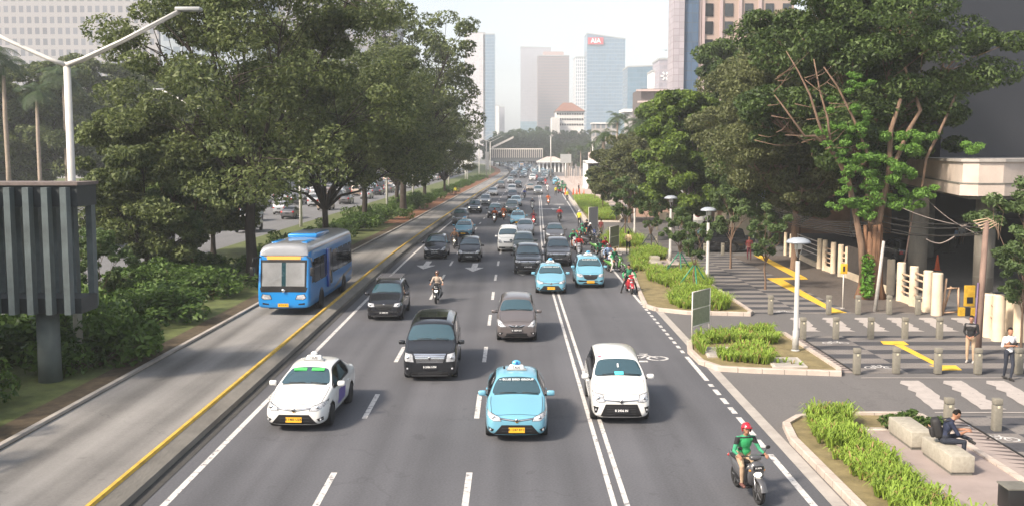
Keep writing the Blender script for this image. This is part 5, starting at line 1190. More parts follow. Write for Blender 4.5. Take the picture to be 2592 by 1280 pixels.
# station: y, w, zbot, zbelt, ztop, wtop
BODY = {
 'sedan': dict(L=4.4, W=1.72, H=1.48, wb=(.86, 3.42), wr=.305, glass=(4, 6, 10, 13), st=[(0, .60, .30, .58, .64, .42), (.06, .74, .20, .64, .70, .52), (.30, .82, .16, .70, .78, .60), (.75, .86, .16, .80, .90, .66), (1.12, .86, .16, .88, .98, .68), (1.22, .86, .16, .89, 1.02, .68), (1.98, .86, .16, .93, 1.40, .54), (2.15, .86, .16, .94, 1.45, .55), (2.6, .86, .16, .95, 1.48, .56), (3.0, .86, .16, .96, 1.46, .55), (3.25, .86, .16, .96, 1.42, .53), (3.85, .86, .18, .97, 1.09, .60), (4.0, .85, .20, .97, 1.06, .62), (4.28, .82, .24, .95, 1.03, .62), (4.40, .70, .34, .80, .86, .50)]),
 'mpv': dict(L=4.2, W=1.68, H=1.68, wb=(.80, 3.45), wr=.31, glass=(4, 6, 11, 13), st=[(0, .62, .32, .62, .70, .46), (.05, .76, .20, .72, .78, .56), (.25, .81, .17, .80, .90, .62), (.60, .84, .17, .90, 1.02, .66), (.90, .84, .17, .98, 1.12, .69), (.98, .84, .17, .99, 1.15, .69), (1.68, .84, .17, 1.02, 1.58, .58), (1.85, .84, .17, 1.02, 1.64, .59), (2.5, .84, .17, 1.03, 1.68, .60), (3.2, .84, .17, 1.05, 1.66, .59), (3.75, .83, .18, 1.06, 1.62, .57), (3.88, .83, .18, 1.06, 1.58, .56), (4.12, .80, .22, 1.04, 1.14, .60), (4.20, .72, .34, .85, .95, .52)]),
 'suv': dict(L=4.6, W=1.82, H=1.78, wb=(.88, 3.66), wr=.36, glass=(4, 6, 11, 13), st=[(0, .66, .38, .74, .82, .48), (.05, .82, .26, .86, .93, .60), (.25, .88, .24, .95, 1.02, .66), (.70, .91, .24, 1.01, 1.10, .70), (1.18, .91, .24, 1.05, 1.16, .74), (1.28, .91, .24, 1.06, 1.20, .74), (1.98, .91, .24, 1.10, 1.68, .64), (2.15, .91, .24, 1.10, 1.74, .65), (2.9, .91, .24, 1.11, 1.78, .66), (3.6, .91, .24, 1.12, 1.76, .65), (4.15, .90, .25, 1.13, 1.70, .63), (4.28, .90, .25, 1.13, 1.66, .62), (4.52, .87, .30, 1.10, 1.22, .64), (4.60, .76, .44, .9, 1.0, .54)]),
 'minivan': dict(L=4.85, W=1.86, H=1.88, wb=(.88, 3.82), wr=.33, glass=(4, 6, 11, 13), st=[(0, .70, .30, .72, .82, .54), (.05, .86, .18, .86, .94, .66), (.22, .91, .15, .94, 1.03, .72), (.45, .93, .15, 1.00, 1.12, .77), (.70, .93, .15, 1.04, 1.20, .80), (.80, .93, .15, 1.05, 1.26, .80), (1.50, .93, .15, 1.06, 1.76, .70), (1.72, .93, .15, 1.06, 1.84, .71), (2.8, .93, .15, 1.07, 1.88, .72), (3.8, .93, .15, 1.08, 1.87, .72), (4.50, .92, .16, 1.08, 1.82, .70), (4.62, .92, .16, 1.08, 1.78, .69), (4.78, .89, .20, 1.06, 1.2, .72), (4.85, .80, .32, .9, 1.0, .6)]),
 'van': dict(L=4.2, W=1.68, H=1.90, wb=(.72, 3.4), wr=.30, glass=(4, 6, 11, 13), st=[(0, .66, .34, .70, .78, .54), (.04, .78, .20, .84, .92, .62), (.12, .82, .17, .95, 1.04, .68), (.26, .84, .17, 1.02, 1.14, .72), (.40, .84, .17, 1.05, 1.22, .74), (.46, .84, .17, 1.06, 1.27, .74), (1.02, .84, .17, 1.08, 1.78, .65), (1.2, .84, .17, 1.08, 1.86, .66), (2.2, .84, .17, 1.08, 1.90, .67), (3.2, .84, .17, 1.08, 1.90, .67), (3.92, .84, .18, 1.08, 1.86, .66), (4.02, .84, .18, 1.08, 1.80, .65), (4.14, .82, .22, 1.06, 1.2, .68), (4.20, .74, .34, .9, 1.0, .58)]),
}
def body_parts(kind, sy=1.0):
    """returns dict of meshes split by role from one lofted subdivided hull"""
    B = BODY[kind]; bm = bmesh.new(); S = B['st']; g0, g1, g2, g3 = B['glass']; rings = []
    for (y, w_, zb, zl, zt, wt) in S:
        half = [(w_*.80, zb), (w_*.965, zb+.09), (w_, zb+(zl-zb)*.52), (w_*.985, zl-.05), (w_*.955 if zt-zl > .25 else w_*.93, zl+.015), (wt+ (0.05 if zt-zl > .3 else .10), zl+.015+(zt-zl)*.82), (wt*.86, zt-.012), (wt*.42, zt+.012)]
        r = [bm.verts.new((x, y, z)) for x, z in half]+[bm.verts.new((0, y, zt+.02))]+[bm.verts.new((-x, y, z)) for x, z in half[::-1]]
        r.append(bm.verts.new((0, y, zb))); rings.append(r)
    n = len(rings[0]); roles = {}
    for i in range(len(S)-1):
        for k in range(n):
            f = bm.faces.new((rings[i][k], rings[i+1][k], rings[i+1][(k+1) % n], rings[i][(k+1) % n])); f.smooth = True
            role = 0
            if g0+1 <= i < g1 and k in (5, 6, 7, 8, 9, 10): role = 1                       # windscreen
            if g2 <= i < g2+1 and k in (5, 6, 7, 8, 9, 10): role = 2
            if i >= g0+1 and i <= g2 and k in (4, 11): role = 3 if k == 4 else 4
            if i == g2 and k in (4, 11): role = 0 if kind == 'sedan' else role
            if k in (n-1, n-2) or k in (0,): role = role or (5 if k != 0 or False else 0)
            f.material_index = role
    for r, rev in ((rings[0], 0), (rings[-1], 1)): bm.faces.new(r[::-1] if not rev else r).smooth = True
    bmesh.ops.recalc_face_normals(bm, faces=bm.faces[:]); cl = bm.edges.layers.float.new('crease_edge')
    for role, th in ((1, .05), (2, .06), (3, .035), (4, .035)):
        fs = [f for f in bm.faces if f.material_index == role]
        if fs:
            res = bmesh.ops.inset_region(bm, faces=fs, thickness=th, use_even_offset=True)
            for f in res['faces']: f.material_index = 0 if role in (1, 2) else 6
            fs2 = [f for f in bm.faces if f.material_index == role]
            es = {e for f in fs2 for e in f.edges if any(q.material_index != role for q in e.link_faces)}
            for e in es: e[cl] = .7
    me = bpy.data.meshes.new('hull'); bm.to_mesh(me); bm.free()
    for k in range(7): me.materials.append(mat('slot%d' % k, (.5, .5, .5)))
    o = bpy.data.objects.new('hull', me); col.objects.link(o); s_ = o.modifiers.new('s', 'SUBSURF'); s_.levels = 2; s_.render_levels = 2
    cyl = []
    for wy in B['wb']:
        mb = MB(); mb.lathe([(B['wr']+.055, -1.2), (B['wr']+.055, 1.2)], (0, wy, B['wr']), BLACKM, 28, axis='X', smooth=False); mb_o = mb.build('cut')
        mb2 = MB()
        for sg in (-1, 1): mb2.lathe([(B['wr']+.055, sg*(B['W']/2-.26)), (B['wr']+.055, sg*1.3)] if sg > 0 else [(B['wr']+.055, -1.3), (B['wr']+.055, -(B['W']/2-.26))], (0, wy, B['wr']), BLACKM, 28, axis='X', smooth=False)
        bpy.data.objects.remove(mb_o); c = mb2.build('cut'); cyl.append(c); md = o.modifiers.new('b', 'BOOLEAN'); md.object = c; md.operation = 'DIFFERENCE'; md.solver = 'EXACT'
    full = eval_mesh(o)
    for c in cyl: bpy.data.objects.remove(c)
    bpy.data.objects.remove(o)
    bm = bmesh.new(); bm.from_mesh(full)
    for f in bm.faces:
        c = f.calc_center_median()
        for wy in B['wb']:
            if abs(math.hypot(c.y-wy, c.z-B['wr'])-(B['wr']+.055)) < .012 and abs(c.x) > B['W']/2-.27 or (abs(abs(c.x)-(B['W']/2-.26)) < .01 and math.hypot(c.y-wy, c.z-B['wr']) < B['wr']+.05): f.material_index = 5
    tree = BVHTree.FromBMesh(bm); out = {}
    for name, roles_ in (('body', (0, 5, 6)), ('windscreen', (1,)), ('rear_window', (2,)), ('side_window_a', (3,)), ('side_window_b', (4,))):
        b2 = bm.copy(); bmesh.ops.delete(b2, geom=[f for f in b2.faces if (f.material_index if f.material_index < 7 else 0) not in roles_], context='FACES')
        m2 = bpy.data.meshes.new(name.replace('_a', '').replace('_b', '') if name.startswith('side') else name); b2.to_mesh(m2); b2.free(); out[name] = m2
    bm.free(); return out, tree, B
def project(tree, poly, m, off=.006, axis='front', res=.06, y0=-2, mb=None, side=1):
    """wrap a flat outline onto the hull: front/back outlines are (x,z), side outlines (y,z)"""
    bm = bmesh.new(); f = bm.faces.new([bm.verts.new((p[0], 0, p[1])) for p in poly]); bmesh.ops.triangulate(bm, faces=bm.faces[:])
    for _ in range(5):
        es = [e for e in bm.edges if e.calc_length() > res]
        if not es: break
        bmesh.ops.subdivide_edges(bm, edges=es, cuts=1); bmesh.ops.triangulate(bm, faces=[f for f in bm.faces if len(f.verts) > 3])
    ok = True
    for v in bm.verts:
        a, z = v.co.x, v.co.z
        if axis == 'front': o_, d = Vector((a, -3, z)), Vector((0, 1, 0))
        elif axis == 'back': o_, d = Vector((a, 9, z)), Vector((0, -1, 0))
        elif axis == 'side': o_, d = Vector((3*side, a, z)), Vector((-side, 0, 0))
        else: o_, d = Vector((a, z, 4)), Vector((0, 0, -1))
        h = tree.ray_cast(o_, d)
        if h[0] is None or (axis == 'front' and h[0].y > 1.3): v.co = Vector((0, 0, -99)); continue
        v.co = h[0]-d*off
    bmesh.ops.delete(bm, geom=[v for v in bm.verts if v.co.z < -50], context='VERTS')
    mb = mb or MB(); mb.frombm(bm, m, True); bm.free(); return mb
def sym(poly): return [(-x, z) for x, z in poly][::-1]
def wheel_mesh(r, w_):
    t = MB(); t.lathe([(r*.66, -w_/2), (r*.93, -w_/2), (r, -w_*.36), (r, w_*.36), (r*.93, w_/2), (r*.66, w_/2)], (0, 0, 0), RUBBER, 22, axis='X')
    m = MB(); m.lathe([(r*.66, w_*.40), (r*.62, w_*.47), (r*.58, w_*.35)], (0, 0, 0), ALLOY, 22, axis='X'); m.lathe([(r*.60, w_*.20), (r*.60, w_*.24)], (0, 0, 0), BLACKM, 18, axis='X')
    for k in range(6):
        a = pi*k/3; m.box((w_*.36, r*.32*cos(a), r*.32*sin(a)), (.03, r*.56, .06), ALLOY, rot=(a, 0, 0))
    m.lathe([(r*.16, w_*.3), (r*.14, w_*.46)], (0, 0, 0), ALLOY, 10, axis='X'); return t, m
PLN = ['B 1483 UZK', 'B 2086 UFM', 'B 1829 DX', 'B 1247 BTC', 'B 2936 IN', 'B 1590 KY', 'B 7712 WV', 'B 2214 TOX']
def plate(y, z, tilt, fg, bgm, n, w_=.43, h=.135):
    mb = MB(); M = Matrix.Translation((0, y, z)) @ Matrix.Rotation(tilt, 4, 'X'); mb.box((0, 0, 0), (w_, .015, h), bgm, M=M)
    mb.text(PLN[n % 8], .088, fg, M @ Matrix.Translation((0, -.0085, .006)) @ Matrix.Rotation(pi/2, 4, 'X'), ext=.002); return mb
FRONTS = {
 'vios': dict(head=[(.40, .60), (.45, .70), (.80, .80), (.805, .70), (.62, .60)], grille=[(-.46, .645), (0, .585), (.46, .645), (.46, .69), (0, .635), (-.46, .69)], low=[(-.62, .24), (.62, .24), (.40, .50), (-.40, .50)], fog=[(.60, .38), (.76, .44), (.76, .33), (.66, .31)], logo=.62, lip=.21, pz=.37, bars=3, chr=1),
 'calya': dict(head=[(.44, .66), (.50, .84), (.79, .90), (.80, .72), (.62, .64)], grille=[(-.52, .70), (0, .655), (.52, .70), (.52, .735), (0, .70), (-.52, .735)], low=[(-.58, .25), (.58, .25), (.44, .60), (-.44, .60)], fog=[(.63, .52), (.77, .54), (.74, .34), (.68, .36)], logo=.68, lip=.21, pz=.42, bars=5, chr=1),
 'avanza': dict(head=[(.42, .68), (.46, .82), (.79, .86), (.80, .72), (.60, .66)], grille=[(-.44, .80), (.44, .80), (.36, .60), (.20, .52), (-.20, .52), (-.36, .60)], low=[(-.66, .40), (-.74, .50), (-.60, .50), (-.46, .40), (.46, .40), (.60, .50), (.74, .50), (.66, .40)][::-1], fog=None, logo=.76, lip=.24, pz=.40, bars=4, chr=0),
 'innova': dict(head=[(.46, .80), (.50, .92), (.84, .96), (.85, .82), (.66, .78)], grille=[(-.48, .90), (.48, .90), (.50, .72), (.36, .62), (-.36, .62), (-.50, .72)], low=[(-.62, .34), (.62, .34), (.50, .46), (-.50, .46)], fog=[(.62, .62), (.78, .66), (.76, .42), (.68, .42)], logo=.84, lip=.30, pz=.52, bars=3, chr=2),
 'alphard': dict(head=[(.52, .68), (.58, .96), (.84, 1.00), (.87, .80), (.84, .70)], grille=[(-.52, .95), (.52, .95), (.44, .66), (-.44, .66)], low=[(-.66, .22), (.66, .22), (.60, .36), (-.60, .36)], fog=[(.70, .50), (.80, .52), (.80, .42), (.71, .41)], logo=.82, lip=.20, pz=.52, bars=5, chr=3),
 'livina': dict(head=[(.40, .66), (.66, .90), (.80, .94), (.81, .74), (.64, .64)], grille=[(-.34, .72), (.34, .72), (.22, .62), (-.22, .62)], low=[(-.44, .26), (.44, .26), (.42, .40), (-.42, .40)], fog=[(.54, .44), (.76, .44), (.76, .34), (.62, .34)], logo=.68, lip=.22, pz=.52, bars=2, chr=1),
 'van': dict(head=[(.48, .72), (.54, .92), (.79, .96), (.80, .76), (.62, .70)], grille=[(-.36, .84), (.36, .84), (.30, .72), (-.30, .72)], low=[(-.74, .30), (.74, .30), (.72, .42), (-.72, .42)], fog=None, logo=.78, lip=.22, pz=.36, bars=2, chr=1),
}
_bp = {}; _cars = {}
def car_template(kind, front, colour, taxi=None, plate_c='black', pn=0, lit=False, extra=None):
    if kind not in _bp: _bp[kind] = body_parts(kind)
    parts, tree, B = _bp[kind]; F = FRONTS[front]; pm_ = PAINTS[colour]; root = empty(kind if kind not in ('mpv',) else 'family_car')
    root.name = {'sedan': 'saloon_car', 'mpv': 'family_car', 'suv': 'large_car', 'minivan': 'minivan', 'van': 'passenger_van'}[kind]
    if taxi: root.name = 'taxi'
    fr_m = pm_ if not (extra == 'blackface') else BLACKM
    for nm, ms in parts.items():
        m2 = ms.copy()
        real = {'body': 'body', 'windscreen': 'windscreen', 'rear_window': 'rear_window', 'side_window_a': 'side_window', 'side_window_b': 'side_window'}[nm]
        if nm == 'body':
            for k in range(9): m2.materials.append({5: BLACKM, 6: BLACKM, 7: BLACKM, 8: BLACKM}.get(k, pm_))
        else:
            for k in range(9): m2.materials.append(GLASS if nm == 'windscreen' else GLASS_D)
        m2.name = real; o = bpy.data.objects.new(real, m2); link(o, root)
        if nm == 'body': body = o
    # bonnet shut line, wipers, door lines
    mb = MB(); S = B['st']; yc = S[B['glass'][0]][0]
    def yz(x, y): h = tree.ray_cast(Vector((x, y, 4)), Vector((0, 0, -1))); return h[0]
    mb2 = MB()
    for sg in (-1, 1):
        pts = []
        for k in range(9):
            t = k/8; x = -.62+1.24*t; 
            h = yz(x*(1 if sg > 0 else 1), yc+.13+(.05 if sg > 0 else .0)); 
            if h: pts.append(h+Vector((0, 0, .006)))
        if sg > 0: mb2.tube(pts[1:5], .012, BLACKM, n=4); mb2.tube(pts[5:], .012, BLACKM, n=4)
        else: mb.tube(pts, .014, BLACKM, n=4)
    mb.build('cowl', root); mb2.build('wiper', root); m4 = MB(); xb = B['W']/2
    for sg in (-1, 1):
        pl = [(sg*(xb-.30), .16), (sg*(xb-.185), .30), (sg*(xb-.15), yc*.75), (sg*(xb-.155), yc+.06)]
        for (xa, a_), (xb_, b_) in zip(pl[:-1], pl[1:]): project(tree, [(xa-.006, a_), (xa+.008, a_), (xb_+.008, b_), (xb_-.006, b_)], BLACKM, .003, 'top', .12, mb=m4)
    project(tree, [(-(xb-.30), .155), (xb-.30, .155), (xb-.30, .170), (-(xb-.30), .170)], BLACKM, .003, 'top', .12, mb=m4); m4.build('bonnet_seam', root)
    for sg in (-1, 1):
        m3 = MB()
        for yy in (B['wb'][0]+B['wr']+.22, (B['wb'][0]+B['wb'][1])/2+.12, B['wb'][1]-B['wr']+.02):
            project(tree, [(yy, .32), (yy+.014, .32), (yy+.014, .90), (yy, .90)], BLACKM, .003, 'side', .25, mb=m3, side=sg)
        project(tree, [(B['wb'][0]+B['wr']+.1, .20), (B['wb'][1]-B['wr']-.1, .20), (B['wb'][1]-B['wr']-.1, .25), (B['wb'][0]+B['wr']+.1, .25)], BLACKM, .006, 'side', .3, mb=m3, side=sg)
        m3.build('door_seam', root)
        for yy in ((B['wb'][0]+B['wb'][1])/2-.05, B['wb'][1]-B['wr']-.22):
            h = tree.ray_cast(Vector((3*sg, yy, .82)), Vector((-sg, 0, 0)))
            if h[0]: hb = MB(); hb.box((h[0].x+sg*.02, yy, .82), (.04, .17, .03), pm_ if colour != 'black' else CHROME, bev=.01); hb.build('door_handle', root)
    # front
    g = project(tree, F['grille'], BLACKM, .007); xs = [p[0] for p in F['grille']]; zs = [p[1] for p in F['grille']]; z0, z1 = min(zs), max(zs); gw = max(xs)
    if F['chr'] >= 1:
        zt_ = z1-.012
        project(tree, [(-gw, zt_-.012), (gw, zt_-.012), (gw, zt_+.014), (-gw, zt_+.014)], CHROME, .014, mb=g) if F['chr'] != 1 or z1-z0 > .12 else project(tree, [(-gw, F['grille'][0][1]+.02), (0, min(zs)+.018), (gw, F['grille'][0][1]+.02), (gw, F['grille'][0][1]+.035), (0, min(zs)+.036), (-gw, F['grille'][0][1]+.035)], CHROME, .014, mb=g)
    if F['chr'] >= 2:
        nb = F['bars']+ (1 if F['chr'] == 3 else 0)
        for k in range(nb):
            zz = z0+(z1-z0)*(k+.5)/nb; f_ = (zz-z0)/(z1-z0); ww = min([p[0] for p in F['grille'] if p[0] > 0])*(1-f_)+gw*f_ if F['chr'] == 3 else gw*.92
            hh = .015 if F['chr'] == 3 else .011; project(tree, [(-ww, zz-hh), (ww, zz-hh), (ww, zz+hh), (-ww, zz+hh)], CHROME, .016, mb=g)
        if F['chr'] == 3: project(tree, [(-gw-.02, z1-.03), (gw+.02, z1-.03), (gw+.02, z1+.015), (-gw-.02, z1+.015)], CHROME, .02, mb=g)
    g.build('grille', root)
    lo = project(tree, F['low'], BLACKM, .007); lz0 = min(p[1] for p in F['low']); lz1 = max(p[1] for p in F['low'])
    if F['bars'] > 2:
        for k in range(1, F['bars']): 
            zz = lz0+(lz1-lz0)*k/F['bars']; ww = .40; project(tree, [(-ww, zz-.005), (ww, zz-.005), (ww, zz+.005), (-ww, zz+.005)], mat('grille_bar', (.06, .06, .065), .4), .013, mb=lo)
    lo.build('air_intake', root)
    lp = project(tree, [(-.62, F['lip']-.0), (.62, F['lip']-.0), (.60, F['lip']+.03), (-.60, F['lip']+.03)], STEEL if colour in ('black', 'dark') else pm_, .018); lp.build('bumper_lip', root)
    bu = MB(); hf = tree.ray_cast(Vector((0, -3, F['logo'])), Vector((0, 1, 0)))[0]
    if hf: bu.lathe([(.055, hf.y-.025), (.055, hf.y-.012)], (0, 0, F['logo']), CHROME, 14, axis='Y'); bu.lathe([(.038, hf.y-.028), (.038, hf.y-.02)], (0, 0, F['logo']), BLACKM, 14, axis='Y'); bu.box((0, hf.y-.03, F['logo']), (.07, .01, .014), CHROME); bu.build('badge', root)
    for sg in (-1, 1):
        hp = F['head'] if sg > 0 else sym(F['head'])
        h = project(tree, hp, BLACKM, .006); c = Vector((sum(p[0] for p in hp)/len(hp), sum(p[1] for p in hp)/len(hp)))
        project(tree, [tuple(c+(Vector(p)-c)*.90) for p in hp], LAMPGLASS, .012, mb=h)
        if lit:
            hc = tree.ray_cast(Vector((c.x, -3, c.y)), Vector((0, 1, 0)))[0]; h.ball((c.x, hc.y-.015, c.y), (.085, .03, .07), LAMPLIT, 10, 6)
        else:
            hc = tree.ray_cast(Vector((c.x, -3, c.y)), Vector((0, 1, 0)))[0]; h.ball((c.x, hc.y-.004, c.y), (.055, .022, .05), CHROME, 10, 6); h.ball((c.x, hc.y-.012, c.y), (.03, .02, .03), BLACKM, 8, 5)
        h.build('headlight', root)
        if F['fog']:
            fp = F['fog'] if sg > 0 else sym(F['fog']); q = project(tree, fp, BLACKM, .008); cx = sum(p[0] for p in fp)/len(fp); cz = sum(p[1] for p in fp)/len(fp); hc = tree.ray_cast(Vector((cx, -3, cz)), Vector((0, 1, 0)))[0]
            if hc: q.ball((cx, hc.y-.008, cz), (.035, .015, .035), LAMPGLASS, 8, 5)
            q.build('fog_light', root)
        # mirrors
        ym = S[B['glass'][0]+1][0]+.30; zm = S[B['glass'][0]][3]+.13; x_ = B['W']/2; r = MB(); r.box((sg*(x_+.10), ym, zm), (.22, .11, .15), pm_, bev=.045); r.box((sg*(x_+.10), ym+.052, zm), (.18, .012, .11), GLASS_D); r.tube([(sg*(x_-.06), ym+.02, zm-.06), (sg*(x_+.03), ym, zm-.04)], .025, BLACKM, n=5); r.build('mirror', root)
        # tail lights
        rp = [(.56, .78), (.56, .98), (.78, 1.0), (.80, .78)]; rp = rp if sg > 0 else sym(rp); project(tree, rp, TAILRED, .01, 'back').build('tail_light', root)
        # wheels
        t_, w2 = wheel_mesh(B['wr'], .20)
        for wy in B['wb']:
            o = t_.build('wheel', root); o.location = (sg*(B['W']/2-.115), wy, B['wr']); o.rotation_euler.z = 0 if sg > 0 else pi; w2.build('rim', o)
    tl = PL_YELLOW if plate_c == 'yellow' else PL_BLACK; fgm = BLACKM if plate_c == 'yellow' else WHITE
    hp_ = tree.ray_cast(Vector((0, -3, F['pz'])), Vector((0, 1, 0)))[0]
    if hp_: plate(hp_.y-.035, F['pz'], R(-6), fgm, tl, pn).build('licence_plate', root)
    hp_ = tree.ray_cast(Vector((0, 9, .72)), Vector((0, -1, 0)))[0]
    if hp_: q = MB(); q.box((0, hp_.y+.02, .72), (.43, .015, .135), tl); q.build('licence_plate', root)
    # windscreen frame for lettering
    ya, yb = S[B['glass'][0]+1], S[B['glass'][1]]; a = Vector((0, ya[0], ya[4]+.02)); b = Vector((0, yb[0], yb[4]+.02)); dir_ = (b-a).normalized(); ang = math.atan2(dir_.z, dir_.y)
    def onscreen(t, x=0): h = tree.ray_cast(Vector((x, -3, a.z+(b.z-a.z)*t)), Vector((0, 1, 0)))[0]; return h
    def screen_text(body, size, m, t):
        h = onscreen(t); s = MB(); s.text(body, size, m, Matrix.Translation(h+Vector((0, -sin(ang), cos(ang)))*.022) @ Matrix.Rotation(ang, 4, 'X'), ext=.002); return s
    ztop = B['H']
    if taxi:
        s = MB(); yr = yb[0]+.42; zr = tree.ray_cast(Vector((0, yr, 4)), Vector((0, 0, -1)))[0].z
        s.box((0, yr, zr+.085), (.48, .17, .13), WHITE, bev=.03, taper=.8); s.text('TAXI', .10, mat('taxi_letter', (.05, .03, .03), .5), Matrix.Translation((0, yr-.082, zr+.08)) @ Matrix.Rotation(R(84), 4, 'X'), ext=.003)
        s.box((0, yr, zr+.015), (.56, .2, .03), GREYP)
        if taxi == 'blue':
            s.ball((0, yr-.005, zr+.20), (.13, .07, .085), paint('signblue', (.10, .42, .68)), 14, 8); s.box((0, yr-.07, zr+.21), (.03, .02, .10), mat('bird_blue', (.02, .10, .32), .4), rot=(0, .5, 0)); s.box((.03, yr-.07, zr+.20), (.03, .02, .08), mat('bird_blue', ()), rot=(0, -.5, 0)); s.box((-.35, yr, zr+.06), (.06, .05, .08), BLACKM, bev=.01)
            screen_text('~ BLUE BIRD GROUP', .105, WHITE, .73).build('screen_lettering', root)
        else:
            s.ball((0, yr-.01, zr+.19), (.10, .06, .07), WHITE, 12, 6)
            q = MB()
            for x in (-.25, .25):
                h = onscreen(.76, x); q.box(h+Vector((0, -sin(ang), cos(ang)))*.018, (.36, .12, .006), mat('sunstrip_green', (.08, .55, .12), .4), rot=(ang, 0, 0))
            q.build('sun_strip', root)
        s.build('roof_sign', root)
        # driver's pale shapes seen through the glass are left to reflection
    if extra == 'rack':
        s = MB()
        for x in (-.56, .56): s.tube([(x, yb[0]+.25, ztop+.02), (x, yb[0]+.3, ztop+.07), (x, B['L']-.75, ztop+.07), (x, B['L']-.7, ztop+.01)], .02, ALLOY, n=6)
        for k in range(5): s.box((0, yb[0]+.45+k*.38, ztop+.085), (1.16, .06, .03), mat('rack_bar', (.10, .10, .11), .5))
        s.build('roof_rack', root)
    if extra == 'sticker':
        q = MB(); h = onscreen(.95, -.50); q.box(h+Vector((0, -sin(ang), cos(ang)))*.018, (.10, .05, .006), mat('sticker_pink', (.65, .08, .16), .5), rot=(ang, 0, 0)); h = onscreen(.16, .02); q.box(h+Vector((0, -sin(ang), cos(ang)))*.014, (.26, .14, .02), mat('toy_teal', (.10, .55, .62), .5), rot=(ang, 0, 0), bev=.009); h = onscreen(.55, 0); q.box(h+Vector((0, -sin(ang), cos(ang)))*.014, (.04, .16, .006), WHITE, rot=(ang, 0, 0)); q.build('window_ornament', root)
    if extra == 'sunroof':
        q = MB(); q.box((0, yb[0]+1.15, ztop+.015), (1.0, 1.3, .015), GLASS_D); q.build('sunroof', root)
    if taxi == 'white':
        q = project(tree, [(1.55, .42), (2.5, .42), (2.6, .80), (1.7, .80)], mat('stripe_violet', (.10, .07, .30), .4), .004, 'side', .2, side=1); q.build('door_decal', root)
    return root
def flatten(root, name):
    """one joined mesh of a template for the small far copies"""
    vs = []; bmj = MB(); bpy.context.view_layer.update()
    def rec(o, M):
        M2 = M @ o.matrix_basis
        if o.type == 'MESH':
            me = o.data; off = len(bmj.v); bmj.v += [tuple(M2 @ v.co) for v in me.vertices]
            ix = [bmj.mi(m) for m in me.materials]
            for p in me.polygons: bmj.f.append([i+off for i in p.vertices]); bmj.m.append(ix[p.material_index]); bmj.s.append(p.use_smooth)
        for c in o.children: rec(c, M2)
    for c in root.children: rec(c, Matrix.Identity(4))
    return bmj.mesh(name)
def car(kind, front, colour, px, py, label, cat='car', group=None, rz=0, s=1.0, z=.25, **k):
    key = (kind, front, colour, tuple(sorted(k.items())))
    if key in _cars: o = copy_tree(_cars[key])
    else: o = _cars[key] = car_template(kind, front, colour, **k)
    p = P(px, py, z); slope = (sh(p.y+6)-sh(p.y-2))/8
    o.location = (p.x, p.y, .0); o.rotation_euler.z = -math.atan(slope)+rz; o.scale = (s, s, s); return tag(o, label, cat, group)
TR = 'cars in the oncoming traffic'
car('sedan', 'vios', 'white', 744, 1073, 'white taxi with green sun strips at the left edge of the lanes', 'taxi', taxi='white', plate_c='yellow', pn=0, rz=R(-2.5), s=1.04)
car('minivan', 'alphard', 'black', 1088, 948, 'black minivan with a wide chrome slat grille', 'minivan', pn=1, extra='sunroof', rz=R(1.0))
car('mpv', 'livina', 'bronze', 1308, 852, 'grey bronze family car with pointed headlights, behind the nearest blue taxi', pn=2, s=1.0)
car('sedan', 'vios', 'taxiblue', 1308, 1098, 'nearest light blue taxi, alone in the middle lane', 'taxi', 'light blue taxis', taxi='blue', plate_c='yellow', pn=3, s=1.0)
car('mpv', 'calya', 'white', 1573, 1054, 'white family car in the lane right of the double line', pn=4, extra='sticker', rz=R(-1.0), s=1.02)
car('mpv', 'avanza', 'dark', 972, 799, 'dark family car with roof rack bars right of the bus', pn=5, extra='rack', s=1.0)
car('mpv', 'livina', 'dark', 1100, 648, 'dark grey car beside the busway divider, behind the roof rack car', pn=6)
car('mpv', 'calya', 'black', 1187, 655, 'black hatchback with chrome lines behind the scooter rider in beige', pn=7, s=.98)
car('sedan', 'vios', 'taxiblue', 1172, 594, 'light blue taxi farthest left, next to the busway divider', 'taxi', 'light blue taxis', taxi='blue', plate_c='yellow', pn=3)
car('mpv', 'innova', 'grey', 1163, 564, 'grey low car with a broad light grille against the divider', pn=0)
car('suv', 'innova', 'dark', 1200, 536, 'dark grey car with lit headlights by the divider', lit=True, pn=1, s=.92)
car('suv', 'innova', 'silver', 1227, 517, 'silver tall car with lit headlights near the yellow divider end', lit=True, pn=2, s=.9)
car('sedan', 'vios', 'silver', 1247, 493, 'silver saloon just past the end of the yellow divider', pn=3)
car('van', 'van', 'grey', 1268, 475, 'grey van in the leftmost lane beyond the silver saloon', pn=4, s=.9)
car('mpv', 'avanza', 'dark', 1251, 548, 'dark hatchback behind the two riders in orange', pn=5)
car('mpv', 'innova', 'green', 1295, 536, 'dark green car in the second lane behind the white van', pn=6)
car('sedan', 'vios', 'paleblue', 1305, 519, 'pale saloon right behind the dark green car', pn=7)
car('mpv', 'calya', 'grey', 1297, 503, 'dull grey car behind the pale saloon in the second lane', pn=0)
car('van', 'van', 'white', 1295, 488, 'white van at the middle of the second lane queue', pn=1, s=.92)
car('mpv', 'avanza', 'dark', 1311, 473, 'black car beside the white van in the second lane queue', pn=2, s=.95)
car('mpv', 'avanza', 'silver', 1292, 462, 'small silver car between the grey van and the queue', pn=3, s=.95)
car('sedan', 'vios', 'taxiblue', 1310, 566, 'light blue taxi half hidden by the silver saloon and white van', 'taxi', 'light blue taxis', taxi='blue', plate_c='yellow', pn=3)
car('sedan', 'vios', 'silver', 1329, 592, 'silver saloon tucked behind the white van', pn=3)
car('van', 'van', 'white', 1286, 630, 'white passenger van with dark windscreen in the second lane', 'van', pn=5)
car('mpv', 'livina', 'green', 1325, 641, 'dark olive car squeezed between white van and black car', pn=6)
car('suv', 'innova', 'black', 1337, 686, 'black large car behind the light blue taxi on the double line', pn=7)
